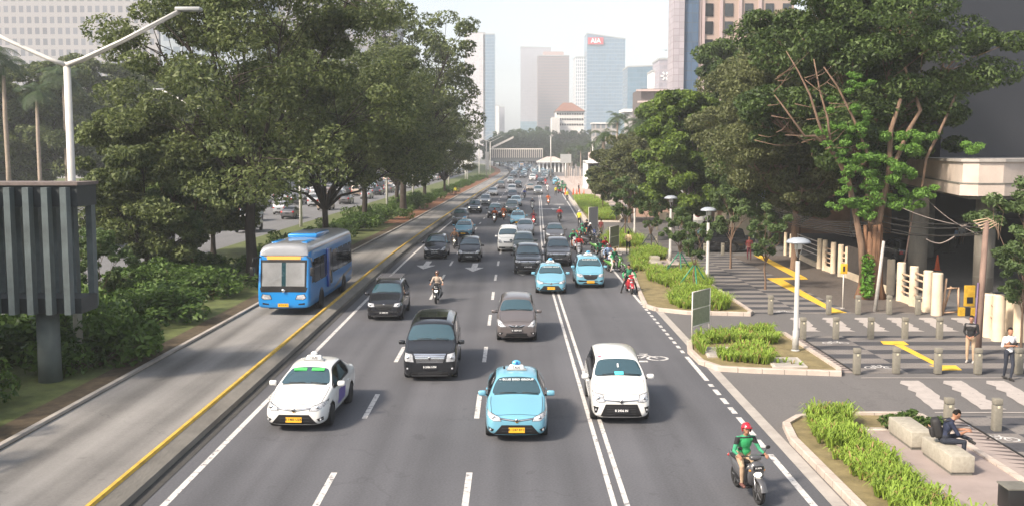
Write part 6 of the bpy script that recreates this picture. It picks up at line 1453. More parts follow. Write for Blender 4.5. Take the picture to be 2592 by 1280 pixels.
car('suv', 'innova', 'grey', 1415, 665, 'dark grey large car right of the double line', pn=0)
car('sedan', 'vios', 'grey', 1405, 606, 'grey saloon behind the dark grey large car', pn=1)
car('sedan', 'vios', 'taxiblue', 1395, 734, 'light blue taxi straddling the double line', 'taxi', 'light blue taxis', taxi='blue', plate_c='yellow', pn=3, rz=R(-1))
car('mpv', 'avanza', 'taxiblue', 1495, 719, 'tall light blue taxi in the right lane beside parked riders', 'taxi', 'light blue taxis', taxi='blue', plate_c='yellow', pn=4)
car('suv', 'innova', 'silver', 1362, 490, 'silver large car with lit headlights at the start of the double line', lit=True, pn=5, s=.92)
car('sedan', 'vios', 'gold', 1342, 480, 'pale gold saloon left of the lit silver car', pn=6)
car('mpv', 'avanza', 'dark', 1368, 466, 'dark car behind the lit silver car', pn=7)
car('mpv', 'avanza', 'taxiblue', 1408, 466, 'light blue taxi in the right lane beside the green riders', 'taxi', 'light blue taxis', taxi='blue', plate_c='yellow', pn=4)
# far traffic as joined copies
FARM = {}
def far_car(kind, front, colour, x, y, label, group, rz=0, taxi=None, s=1.0):
    key = (kind, front, colour, taxi)
    if key not in FARM:
        t = None
        for kk, v in _cars.items():
            if kk[:3] == key[:3] and ((dict(kk[3]).get('taxi')) == taxi): t = v; break
        made = t is None
        if made: t = car_template(kind, front, colour, taxi=taxi, plate_c='yellow' if taxi else 'black')
        FARM[key] = flatten(t, 'far_car')
        if made: remove_tree(t)
    nm = 'distant_taxi' if taxi else 'distant_car'; o = bpy.data.objects.new(nm, FARM[key]); link(o)
    o.location = (x, y, 0); slope = (sh(y+6)-sh(y-2))/8; o.rotation_euler.z = -math.atan(slope)+rz; o.scale = (s, s, s); return tag(o, label, 'taxi' if taxi else 'car', group)
fr = random.Random(21)
KINDS = [('mpv', 'avanza'), ('mpv', 'calya'), ('sedan', 'vios'), ('suv', 'innova'), ('van', 'van')]
COLS = ['silver', 'white', 'dark', 'silver', 'white', 'grey', 'white', 'gold', 'paleblue', 'bronze', 'black']
CN = dict(silver='silver', white='white', dark='dark grey', grey='grey', gold='pale gold', paleblue='pale blue', bronze='bronze', black='black', taxiblue='light blue')
LN = {-6.2: 'lane next to the busway', -2.9: 'second lane from the busway', .5: 'middle lane', 3.6: 'lane past the double line', 6.0: 'kerb lane'}
for lane in LN:
    y = {-6.2: 312, -2.9: 300, .5: 268, 3.6: 282, 6.0: 330}[lane]+fr.uniform(0, 8)
    while y < 650:
        kd = fr.choice(KINDS); c = fr.choice(COLS); tx = None
        if fr.random() < .12: kd = ('mpv', 'avanza'); c = 'taxiblue'; tx = 'blue'
        far_car(kd[0], kd[1], c, lane+sh(y)+fr.uniform(-.3, .3), y, 'distant %s %s in the queue of the %s' % (CN[c], {'mpv': 'family car', 'sedan': 'saloon', 'suv': 'large car', 'van': 'van'}[kd[0]] if not tx else 'taxi', LN[lane]), 'distant cars queueing in the '+LN[lane], taxi=tx)
        y += fr.uniform(8.5, 15)*(1.0 if y < 450 else 1.1)
# opposite carriageway seen from behind
for lane in (-26.5, -30, -33.6, -37.2, -41):
    y = 84+fr.uniform(0, 25)
    while y < 420:
        kd = fr.choice(KINDS); c = fr.choice(COLS)
        far_car(kd[0], kd[1], c, lane+sh(y)+fr.uniform(-.3, .3), y, '%s %s seen from behind on the opposite carriageway' % (CN[c], {'mpv': 'family car', 'sedan': 'saloon', 'suv': 'large car', 'van': 'van'}[kd[0]]), 'cars on the opposite carriageway', rz=pi)
        y += fr.uniform(8, 16) if y > 170 else fr.uniform(12, 26)
# parked cars at the right
car('minivan', 'alphard', 'black', 1700, 648, 'parked dark van broadside behind three bollards', 'van', rz=R(-88), z=0, pn=1, extra='sunroof')
o = [x for x in scene.objects if x.get('label', '').startswith('parked dark van')][0]; q = P(1742, 640); o.location = (q.x-.3, q.y+1.2, 0); o.rotation_euler.z = R(-90); 
far_car('minivan', 'alphard', 'white', 27.6, 98, 'white van parked deep under the concrete canopy', None, rz=R(70)); far_car('suv', 'innova', 'black', 27.3, 74, 'black car with red tail light between stump and column', None, rz=pi); far_car('sedan', 'vios', 'silver', 31.2, 88, 'silver car behind the black car under the canopy', None, rz=0)
far_car('suv', 'innova', 'black', 38, 66, 'dark car in the shade right of the second column', None, rz=R(60))
# ------------------------------------------------------------------ bus
def bus():
    root = empty('city_bus'); BL = paint('busblue', (.01, .22, .58), .3); W_ = 2.55; H = 3.35; L = 11.2; GRW = paint('busgrey', (.27, .28, .30), .4)
    bm = bmesh.new(); st = [(0, 1.10, .42, .5), (.05, 1.22, .34, .3), (.35, 1.275, .32, 0), (1.2, 1.275, .32, 0), (3.5, 1.275, .32, 0), (6, 1.275, .32, 0), (8.5, 1.275, .32, 0), (10.8, 1.275, .32, 0), (11.15, 1.24, .36, .1), (11.2, 1.1, .5, .3)]
    rings = []
    for y, w_, zb, sl_ in st:
        hz = H-sl_*.35; half = [(w_*.9, zb), (w_, zb+.08), (w_*1.0, 1.15), (w_*.995, 1.30), (w_*.985, 2.65), (w_*.96, hz-.30), (w_*.86, hz-.08), (w_*.5, hz)]
        # lean the front: upper points move back
        f = 1 if y < .4 else 0
        r = []
        for sgn, seq in ((1, half), (-1, half[::-1])):
            if sgn == -1: r.append(bm.verts.new((0, y+f*.36, hz+.02)))
            for x, z in seq: r.append(bm.verts.new((sgn*x, y+f*max(0, z-1.2)*.17, z)))
        rings.append(r)
    n = len(rings[0])
    for i in range(len(st)-1):
        for k in range(n):
            fc = bm.faces.new((rings[i][k], rings[i+1][k], rings[i+1][(k+1) % n], rings[i][(k+1) % n])); fc.smooth = True
            fc.material_index = 1 if k in (6, 7, 8, 9, 5, 10) else 2 if (k in (3, 12) and i > 1) else 0
    a = bm.faces.new(rings[0]); a.smooth = True; bm.faces.new(rings[-1][::-1]); bmesh.ops.recalc_face_normals(bm, faces=bm.faces[:])
    me = bpy.data.meshes.new('body')
    for m in (BL, GRW, GLASS_D): me.materials.append(m)
    bm.to_mesh(me); o = bpy.data.objects.new('body', me); col.objects.link(o); s_ = o.modifiers.new('s', 'SUBSURF'); s_.levels = 2; e = eval_mesh(o); bpy.data.objects.remove(o); e.name = 'body'; o = bpy.data.objects.new('body', e); link(o, root)
    b2 = bmesh.new(); b2.from_mesh(e); tree = BVHTree.FromBMesh(b2); b2.free()
    WS = mat('bus_windscreen', (.25, .255, .26), .12, coat=1, var=.25, scale=.8)  # whitish reflection on the glass is put into the pale base colour
    project(tree, [(-1.08, 1.34), (1.08, 1.34), (1.10, 2.62), (-1.10, 2.62)], BLACKM, .006, res=.2).build('screen_surround', root)
    project(tree, [(-1.02, 1.40), (-.10, 1.40), (-.10, 2.5), (-1.02, 2.5)], WS, .014, res=.15).build('windscreen', root); project(tree, [(.10, 1.40), (1.0, 1.40), (1.0, 2.5), (.10, 2.5)], WS, .014, res=.15).build('windscreen', root)
    project(tree, [(-.10, 1.40), (.10, 1.40), (.10, 2.5), (-.10, 2.5)], GLASS, .013, res=.15).build('windscreen_pillar', root)
    g = project(tree, [(-.80, 2.64), (.80, 2.64), (.80, 2.80), (-.80, 2.80)], mat('route_amber', (.6, .28, .05), .4, em=(1, .45, .08), ems=.25), .035, res=.2); g.build('route_display', root)
    project(tree, [(-1.06, 1.12), (1.06, 1.12), (1.14, 1.34), (-1.14, 1.34)], BLACKM, .010, res=.15).build('grille', root)
    mb = MB(); mb.ball((0, -.02, 1.2), (.09, .03, .09), CHROME, 12, 6); mb.build('badge', root)
    project(tree, [(-1.14, 2.83), (1.14, 2.83), (1.10, 3.02), (-1.10, 3.02)], GRW, .045, res=.15).build('visor', root)
    for sg in (-1, 1):
        hp = [(.55, .78), (.62, .98), (1.0, 1.04), (1.08, .86), (.95, .76)]; hp = hp if sg > 0 else sym(hp); h = project(tree, hp, BLACKM, .008, res=.1); c = Vector((.82*sg, .9)); project(tree, [tuple(c+(Vector(p)-c)*.86) for p in hp], LAMPGLASS, .016, mb=h, res=.1); h.build('headlight', root)
        fp = [(.70, .52), (.70, .58), (1.0, .62), (1.0, .54)]; project(tree, fp if sg > 0 else sym(fp), BLACKM, .01, res=.15).build('fog_light', root)
        r = MB(); r.tube([(sg*1.1, .3, 2.75), (sg*1.38, -.05, 2.72), (sg*1.42, -.12, 2.4)], .03, BLACKM, n=6); r.box((sg*1.42, -.12, 2.12), (.20, .12, .42), BLACKM, bev=.04); r.build('mirror', root)
        t_, w2 = wheel_mesh(.48, .28)
        for wy in (2.5, 8.3):
            o = t_.build('wheel', root); o.location = (sg*1.165, wy, .48); o.rotation_euler.z = 0 if sg > 0 else pi; w2.build('rim', o)
            q = MB(); q.lathe([(.56, sg*1.262), (.56, sg*1.284)] if sg > 0 else [(.56, -1.284), (.56, -1.262)], (0, wy, .50), BLACKM, 24, axis='X'); q.build('wheel_arch', root)
        # side windows and the tall passenger door
        for a_, b_ in ((1.0, 2.3), (2.4, 3.7), (5.4, 6.7), (6.8, 8.1), (8.2, 9.5), (9.6, 10.7)): project(tree, [(a_, 1.45), (b_, 1.45), (b_, 2.60), (a_, 2.60)], GLASS_D, .008, 'side', .4, side=sg).build('side_window', root)
    q = project(tree, [(4.0, .95), (5.2, .95), (5.2, 2.72), (4.0, 2.72)], BLACKM, .012, 'side', .3, side=1); project(tree, [(4.12, 1.0), (5.08, 1.0), (5.08, 2.6), (4.12, 2.6)], GLASS_D, .02, 'side', .3, mb=q, side=1); q.build('door', root)
    q = MB(); q.box((1.32, 4.05, 1.85), (.10, .5, 1.9), paint('doorblue', (.01, .06, .30)), bev=.02); q.build('door', root)
    q = project(tree, [(5.6, .55), (10.6, 1.05), (10.6, 1.22), (7.2, .95), (5.6, .62)], GRW, .007, 'side', .3, side=1); q.build('side_stripe', root)
    q = MB(); q.box((0, 5.6, H+.08), (1.5, 3.0, .22), BL, bev=.07); q.box((0, 5.6, H+.2), (1.2, 2.3, .05), mat('vent_dark', (.05, .07, .09), .6), bev=.01); q.build('roof_unit', root)
    for x in (-.72, .72): q = MB(); q.box((x, 2.2, H-.02), (.3, 1.6, .06), BL, bev=.02); q.build('roof_hatch', root)
    plate(-.06, .52, 0, BLACKM, PL_YELLOW, 6, .5, .16).build('licence_plate', root); return root
b = bus(); p = P(718, 781, .36); b.location = (p.x, p.y, .03); b.rotation_euler.z = R(-1.5); tag(b, 'blue city bus with grey roof on the busway', 'bus')
p = P(1310, 432); b2_ = copy_tree(b); b2_.location = (0+sh(440)-2.9, 452, 0); b2_.scale = (.9, .9, .9); tag(b2_, 'distant bus in the queue before the footbridge', 'bus')
# ------------------------------------------------------------------ people: tapered limbs fused into one skin
SKIN = [mat('skin', (.36, .18, .11), .55), mat('skin_dark', (.22, .105, .065), .55)]
def cloth(name, c): return mat('cloth_'+name, c, .85, var=.18, scale=9, bump=.3, bscale=30)
CL = dict(green=(.03, .32, .11), gojek=(.04, .27, .14), black=(.012, .012, .014), navy=(.015, .022, .05), white=(.72, .72, .74), red=(.50, .02, .02), beige=(.44, .35, .28), khaki=(.42, .30, .20), orange=(.55, .12, .03), blue=(.02, .05, .28), cream=(.70, .52, .30), maroon=(.10, .02, .03), yellow=(.60, .55, .03), grey=(.16, .15, .15), jean=(.018, .022, .035), brown=(.13, .07, .04), olive=(.10, .085, .05), offwhite=(.5, .45, .42), darkred=(.12, .02, .02), lblue=(.25, .35, .55))
CM = {k: cloth(k, v) for k, v in CL.items()}
HAIRM = mat('hair', (.010, .008, .007), .8, spec=.15); SOLE = mat('shoe_dark', (.02, .018, .017), .6); SHOEW = mat('shoe_pale', (.45, .42, .38), .6)
def capsule(bm, a, b, ra, rb, n=10):
    a = Vector(a); b = Vector(b); d = b-a; L = max(d.length, 1e-4); d = d/L; u = d.orthogonal().normalized(); w_ = d.cross(u); prof = []
    for i in range(5): t = -pi/2+pi/2*i/4; prof.append((ra*cos(t)+1e-4, ra*sin(t)))
    for i in range(5): t = pi/2*i/4; prof.append((rb*cos(t)+1e-4, L+rb*sin(t)))
    R_ = [[bm.verts.new(a+d*h+(u*cos(2*pi*k/n)+w_*sin(2*pi*k/n))*r) for k in range(n)] for r, h in prof]
    for i in range(len(R_)-1):
        for k in range(n): bm.faces.new((R_[i][k], R_[i][(k+1) % n], R_[i+1][(k+1) % n], R_[i+1][k]))
    bm.faces.new(R_[0][::-1]); bm.faces.new(R_[-1])
def ellip(bm, c, r, rot=None):
    g = bmesh.ops.create_uvsphere(bm, u_segments=14, v_segments=10, radius=1); M = Matrix.Translation(c) @ (rot or Matrix.Identity(4)) @ Matrix.Diagonal((*r, 1))
    for v in g['verts']: v.co = M @ v.co
def pose(kind, hgt=1.70):
    """joints for a figure facing -Y; z up from the ground"""
    k = hgt/1.70; J = {}
    if kind in ('stand', 'walk', 'phone', 'lean'):
        J['pel'] = (0, 0, .93); J['che'] = (0, -.01, 1.28); J['nek'] = (0, 0, 1.46); J['hed'] = (0, -.025, 1.585)
        for s, n in ((-1, 'L'), (1, 'R')):
            J['hip'+n] = (s*.095, 0, .90); J['sho'+n] = (s*.185, 0, 1.39)
            f = {'walk': -s*.26, 'stand': .0}.get(kind, .0)
            J['kne'+n] = (s*.105, -.03+f*.45-(.06 if kind == 'walk' and s == 1 else 0), .49); J['ank'+n] = (s*.11, f+(.03), .09 if not (kind == 'walk' and s == -1) else .13)
            J['elb'+n] = (s*.25, .03-f*.25, 1.12); J['wri'+n] = (s*.26, -.06-f*.5, .87); J['dir'+n] = (0, -.15, -1)
            if kind == 'phone': J['elb'+n] = (s*.25, .02, 1.12); J['wri'+n] = (s*.07, -.24, 1.17); J['dir'+n] = (-s*.5, -1, .3)
            if kind == 'lean': J['elb'+n] = (s*.24, .02, 1.12); J['wri'+n] = (s*.11, -.2, 1.0); J['dir'+n] = (-s*.8, -.6, -.2)
        if kind == 'phone': J['kneR'] = (.05, -.16, .50); J['ankR'] = (-.06, -.22, .09); J['kneL'] = (-.09, .02, .48); J['ankL'] = (-.08, .10, .10)
        J['face'] = (0, -1, 0)
    if kind == 'ride':
        J['pel'] = (0, .30, .84); J['che'] = (0, .22, 1.17); J['nek'] = (0, .17, 1.34); J['hed'] = (0, .13, 1.465)
        for s, n in ((-1, 'L'), (1, 'R')):
            J['hip'+n] = (s*.10, .26, .82); J['sho'+n] = (s*.185, .18, 1.27); J['kne'+n] = (s*.20, -.14, .72); J['ank'+n] = (s*.17, -.08, .33)
            J['elb'+n] = (s*.31, .08, 1.02); J['wri'+n] = (s*.31, -.19, 1.0); J['dir'+n] = (0, -1, -.15)
        J['face'] = (0, -1, 0)
    if kind == 'rest':   # astride a parked scooter, both feet on the ground
        J['pel'] = (0, .28, .86); J['che'] = (0, .16, 1.17); J['nek'] = (0, .10, 1.34); J['hed'] = (-.02, .04, 1.45)
        for s, n in ((-1, 'L'), (1, 'R')):
            J['hip'+n] = (s*.10, .25, .84); J['sho'+n] = (s*.185, .12, 1.27); J['kne'+n] = (s*.33, -.04, .50); J['ank'+n] = (s*.45, .02, .09)
            J['elb'+n] = (s*.36, .08, 1.02); J['wri'+n] = (s*.33, -.12, .82); J['dir'+n] = (0, -.5, -.8)
        J['face'] = (-.1, -.9, -.35)
    if kind == 'sit':     # on a block 0.46 high
        J['pel'] = (0, 0, .56); J['che'] = (0, -.10, .88); J['nek'] = (0, -.20, 1.04); J['hed'] = (0, -.27, 1.15)
        for s, n in ((-1, 'L'), (1, 'R')):
            J['hip'+n] = (s*.10, -.02, .54); J['sho'+n] = (s*.185, -.15, .99); J['elb'+n] = (s*.22, -.30, .74); J['wri'+n] = (s*.10, -.50, .80); J['dir'+n] = (-s*.3, -1, .2)
        J['kneL'] = (-.14, -.46, .55); J['ankL'] = (-.14, -.44, .10); J['kneR'] = (.28, -.40, .60); J['ankR'] = (-.06, -.62, .60)
        J['face'] = (0, -.85, -.45)
    return {a: Vector(b)*(k if a[:3] not in ('dir', 'fac') else 1) for a, b in J.items()}, k
def figure_mesh(kind, h=1.7, fine=True, armout=None, long=False, sandals=False, shorts=False, female=False):
    J, k = pose(kind, h); bm = bmesh.new()
    def cp(a, b, ra, rb): capsule(bm, J[a] if isinstance(a, str) else a, J[b] if isinstance(b, str) else b, ra*k, rb*k)
    up = (J['che']-J['pel']).normalized(); side = Vector((1, 0, 0)); fwd = side.cross(up)*-1
    Rm = Matrix((side, up.cross(side), up)).transposed().to_4x4()
    ellip(bm, J['pel']+up*.01, (.160*k, .115*k, .13*k), Rm); ellip(bm, (J['pel']+J['che'])/2, (.140*k, .105*k, .19*k), Rm); ellip(bm, J['che'], (.172*k, .118*k, .19*k), Rm); ellip(bm, J['che']+up*.10, (.165*k, .095*k, .09*k), Rm)
    cp('che', 'nek', .085, .058); hd = J['hed']; fc = J['face'].normalized(); cp('nek', hd, .055, .055)
    fr_ = fc; rt = fr_.cross(Vector((0, 0, 1))).normalized(); up_h = rt.cross(fr_).normalized(); Rh = Matrix((rt, -fr_, up_h)).transposed().to_4x4()
    hc = hd+up_h*.035*k; ellip(bm, hc, (.075*k, .092*k, .112*k), Rh); ellip(bm, hc-up_h*.06*k+fr_*.03*k, (.052*k, .056*k, .062*k), Rh)
    if fine:
        ellip(bm, hc+fr_*.092*k-up_h*.02*k, (.013*k, .016*k, .022*k), Rh); ellip(bm, hc+fr_*.078*k-up_h*.062*k, (.026*k, .014*k, .010*k), Rh); ellip(bm, hc+fr_*.078*k+up_h*.018*k, (.055*k, .012*k, .010*k), Rh)
        for s in (-1, 1): ellip(bm, hc+rt*.077*k*s-up_h*.01*k, (.010*k, .020*k, .030*k), Rh)
    for n in 'LR':
        cp('sho'+n, 'elb'+n, .058, .043); cp('elb'+n, 'wri'+n, .042, .028); cp(J['che']+up*.08*k, 'sho'+n, .075, .062)
        cp('hip'+n, 'kne'+n, .088, .058); mid = J['kne'+n].lerp(J['ank'+n], .35); cp('kne'+n, mid, .055, .056); cp(mid, 'ank'+n, .056, .038)
        a = J['ank'+n]; fd = Vector((0, -1, 0)) if kind != 'sit' or n == 'L' else Vector((-.9, -.4, 0)).normalized()
        if kind == 'rest': fd = Vector((.35 if n == 'R' else -.35, -.9, 0)).normalized()
        cp(a+Vector((0, 0, -.045))*k-fd*.05*k, a+Vector((0, 0, -.055))*k+fd*.14*k, .042, .036)
        # hand with five fingers
        w_ = J['wri'+n]; d = J['dir'+n].normalized(); s = 1 if n == 'R' else -1
        if not fine: capsule(bm, w_, w_+d*.12*k, .032*k, .026*k); continue
        x_ = d.cross(Vector((0, 0, 1))); x_ = x_.normalized() if x_.length > .2 else Vector((0, 1, 0)); z_ = x_.cross(d).normalized()
        if abs(d.z) > .7: x_ = Vector((0, 1, 0)); z_ = Vector((s, 0, 0))*-1
        palm = w_+d*.055*k
        for q in (-1.2, 0, 1.2): capsule(bm, w_+d*.01*k+x_*.010*q*k, palm+d*.03*k+x_*.018*q*k, .017*k, .014*k, 8)
        for i, (o_, l) in enumerate(((-1.5, .070), (-.5, .082), (.5, .076), (1.5, .060))):
            b0 = palm+d*.032*k+x_*.0195*o_*k; b1 = b0+(d*.55-z_*.25)*l*k; b2 = b1+(d*.15-z_*.42)*l*k; capsule(bm, b0, b1, .0098*k, .009*k, 7); capsule(bm, b1, b2, .009*k, .008*k, 7)
        t0 = w_+d*.03*k-x_*.028*k*s; t1 = t0+(d*.030-x_*.030*s-z_*.012)*k; t2 = t1+(d*.032-z_*.014)*k; capsule(bm, t0, t1, .0125*k, .011*k, 7); capsule(bm, t1, t2, .011*k, .009*k, 7)
    # looser clothing: jacket hem and trouser volume
    if kind in ('ride', 'rest', 'sit'): ellip(bm, J['pel']+up*.10*k, (.178*k, .135*k, .13*k), Rm)
    me = bpy.data.meshes.new('f'); bm.to_mesh(me); bm.free(); o = bpy.data.objects.new('f', me); col.objects.link(o)
    md = o.modifiers.new('r', 'REMESH'); md.mode = 'VOXEL'; md.voxel_size = .0105 if fine else .026; md.use_smooth_shade = True
    if not fine: pass
    e = eval_mesh(o); bpy.data.objects.remove(o); bpy.data.meshes.remove(me)
    # regions by nearest bone
    segs = [('pel', 'che', 1), ('che', 'nek', 1)]+[('sho'+n, 'elb'+n, 1) for n in 'LR']+[('hip'+n, 'kne'+n, 2) for n in 'LR']
    segs = [(J[a], J[b], m) for a, b, m in segs]; segs += [(J['pel'], J['pel']+up*-.06, 2), (J['pel']+up*.05*k, J['che'], 1)]
    for n in 'LR':
        w_ = J['wri'+n]; d = J['dir'+n].normalized(); segs += [(J['elb'+n], J['elb'+n].lerp(w_, .93 if long else .1), 1), (J['elb'+n].lerp(w_, .97 if long else .2), w_, 0), (w_, w_+d*.16*k, 0)]
        kn, an = J['kne'+n], J['ank'+n]
        segs += [(kn, kn.lerp(an, .88) if not shorts else kn.lerp(an, .05), 2), (an+Vector((0, 0, -.035))*k, an+Vector((0, -.14, -.06))*k, 3)]
        if shorts: segs += [(kn.lerp(an, .2), an, 0)]
    segs += [(J['nek'].lerp(hd, .25), hc, 0), (hc+fr_*.05, hc-up_h*.05, 0)]
    A = np.array([s[0][:] for s in segs]); Bv = np.array([s[1][:] for s in segs]); Mi = np.array([s[2] for s in segs])
    V = np.empty(len(e.vertices)*3, np.float32); e.vertices.foreach_get('co', V); V = V.reshape(-1, 3)
    C = np.array([np.mean(V[list(p.vertices)], axis=0) for p in e.polygons]); AB = Bv-A; L2 = np.maximum((AB**2).sum(1), 1e-9)
    t = np.clip(((C[:, None]-A[None])*AB[None]).sum(2)/L2[None], 0, 1); D = np.linalg.norm(C[:, None]-(A[None]+t[..., None]*AB[None]), axis=2); mi = Mi[D.argmin(1)]
    acc = (mi == 1) & ((np.abs(C[:, 0]) > .155*k) | (C[:, 2] > (J['sho'+'L'].z+.015*k)))
    mi[(mi == 4) | (acc & (np.abs(C[:, 2]-J['sho'+'L'].z+.03*k) < .075*k))] = 7; acc &= (mi != 7)           # shoulders and sleeves may differ
    mi[acc] = 4
    # eyes and mouth
    rel = C-np.array(hc); fx = rel@np.array(rt); fy = rel@np.array(fr_); fz = rel@np.array(up_h)
    if fine: mi[(mi == 0) & (fy > .055*k) & (np.abs(np.abs(fx)-.030*k) < .013*k) & (np.abs(fz-.002*k) < .008*k)] = 5; mi[(mi == 0) & (fy > .060*k) & (np.abs(fx) < .024*k) & (np.abs(fz+.064*k) < .006*k)] = 6
    for i in range(8): e.materials.append(SKIN[0])
    e.polygons.foreach_set('material_index', mi.astype(np.int32)); e.polygons.foreach_set('use_smooth', np.ones(len(e.polygons), bool)); e.update()
    return e, J, (hc, rt, fr_, up_h, k)
_fg = {}
def helmet(hc, rt, fr_, up_h, k, m, open_=True):
    mb = MB(); Rh = Matrix((rt, -fr_, up_h)).transposed().to_4x4(); T = Matrix.Translation(hc+up_h*.012*k-fr_*.008*k) @ Rh
    bm = bmesh.new(); bmesh.ops.create_uvsphere(bm, u_segments=20, v_segments=14, radius=1)
    bmesh.ops.delete(bm, geom=[v for v in bm.verts if v.co.z < -.75 or (v.co.y < -.35 and -.8 < v.co.z < .22 and abs(v.co.x) < .86)], context='VERTS')
    for v in bm.verts: v.co = Vector((v.co.x*.118, v.co.y*.138, v.co.z*.142))*k
    mb.frombm(bm, m, True, T); bm.free()
    bm = bmesh.new(); bmesh.ops.create_uvsphere(bm, u_segments=16, v_segments=10, radius=1)
    bmesh.ops.delete(bm, geom=[v for v in bm.verts if v.co.z < -.75 or (v.co.y < -.30 and v.co.z < .25)], context='VERTS')
    for v in bm.verts: v.co = Vector((v.co.x*.109, v.co.y*.128, v.co.z*.130))*k
    mb.frombm(bm, BLACKM, True, T); bm.free()
    mb.add([(-.095*k, -.10*k, .030*k), (.095*k, -.10*k, .030*k), (.07*k, -.175*k, .035*k), (-.07*k, -.175*k, .035*k), (-.095*k, -.10*k, .042*k), (.095*k, -.10*k, .042*k), (.07*k, -.175*k, .045*k), (-.07*k, -.175*k, .045*k)], [[0, 1, 2, 3], [7, 6, 5, 4], [3, 2, 6, 7]], m, False, T)
    return mb
def hair(hc, rt, fr_, up_h, k, long=False):
    mb = MB(); Rh = Matrix((rt, -fr_, up_h)).transposed().to_4x4(); T = Matrix.Translation(hc+up_h*.012*k-fr_*.010*k) @ Rh; bm = bmesh.new(); bmesh.ops.create_uvsphere(bm, u_segments=20, v_segments=14, radius=1)
    lim = -.9 if long else -.35
    bmesh.ops.delete(bm, geom=[v for v in bm.verts if v.co.z < lim or (v.co.y < -.25 and v.co.z < .42)], context='VERTS')
    for v in bm.verts:
        q = 1+.05*noise.noise(v.co*4); v.co = Vector((v.co.x*.084*q, v.co.y*.100*q, v.co.z*(.120 if v.co.z > 0 else (.17 if long else .12))*q))*k
    mb.frombm(bm, HAIRM, True, T); bm.free(); return mb
def person(kind, top, trousers, loc, label, rz=0, shoes=SOLE, head='hair', sleeves=None, skin=0, fine=False, h=1.68, group=None, hm=None, long=True, shorts=False, z=0, skinshoe=False):
    key = (kind, fine, long, shorts, round(h, 2))
    if key not in _fg: _fg[key] = figure_mesh(kind, h, fine, long=long, shorts=shorts)
    e, J, HD = _fg[key]; m = e.copy(); m.name = 'person'
    for i_, x in enumerate((SKIN[skin], CM[top], CM[trousers], shoes, CM[sleeves or top], BLACKM, mat('lip', (.20, .06, .05), .5), CM['black'] if top in ('green', 'gojek') else CM[sleeves or top])): m.materials[i_] = x
    o = bpy.data.objects.new('person', m); link(o); o.location = (loc[0], loc[1], z); o.rotation_euler.z = rz
    if head == 'helmet': helmet(*HD, hm or mat('helmet_black', (.012, .012, .013), .25, coat=1)).build('helmet', o)
    elif head == 'cap': hair(*HD).build('hair', o)
    else: hair(*HD, long=(head == 'long')).build('hair', o)
    return tag(o, label, 'person', group), J
HR = mat('helmet_red', (.42, .01, .025), .25, coat=1); HG = mat('helmet_green', (.02, .20, .09), .3, coat=1); HW = mat('helmet_white', (.6, .6, .6), .3, coat=1); HB = mat('helmet_brown', (.10, .05, .04), .35, coat=1)
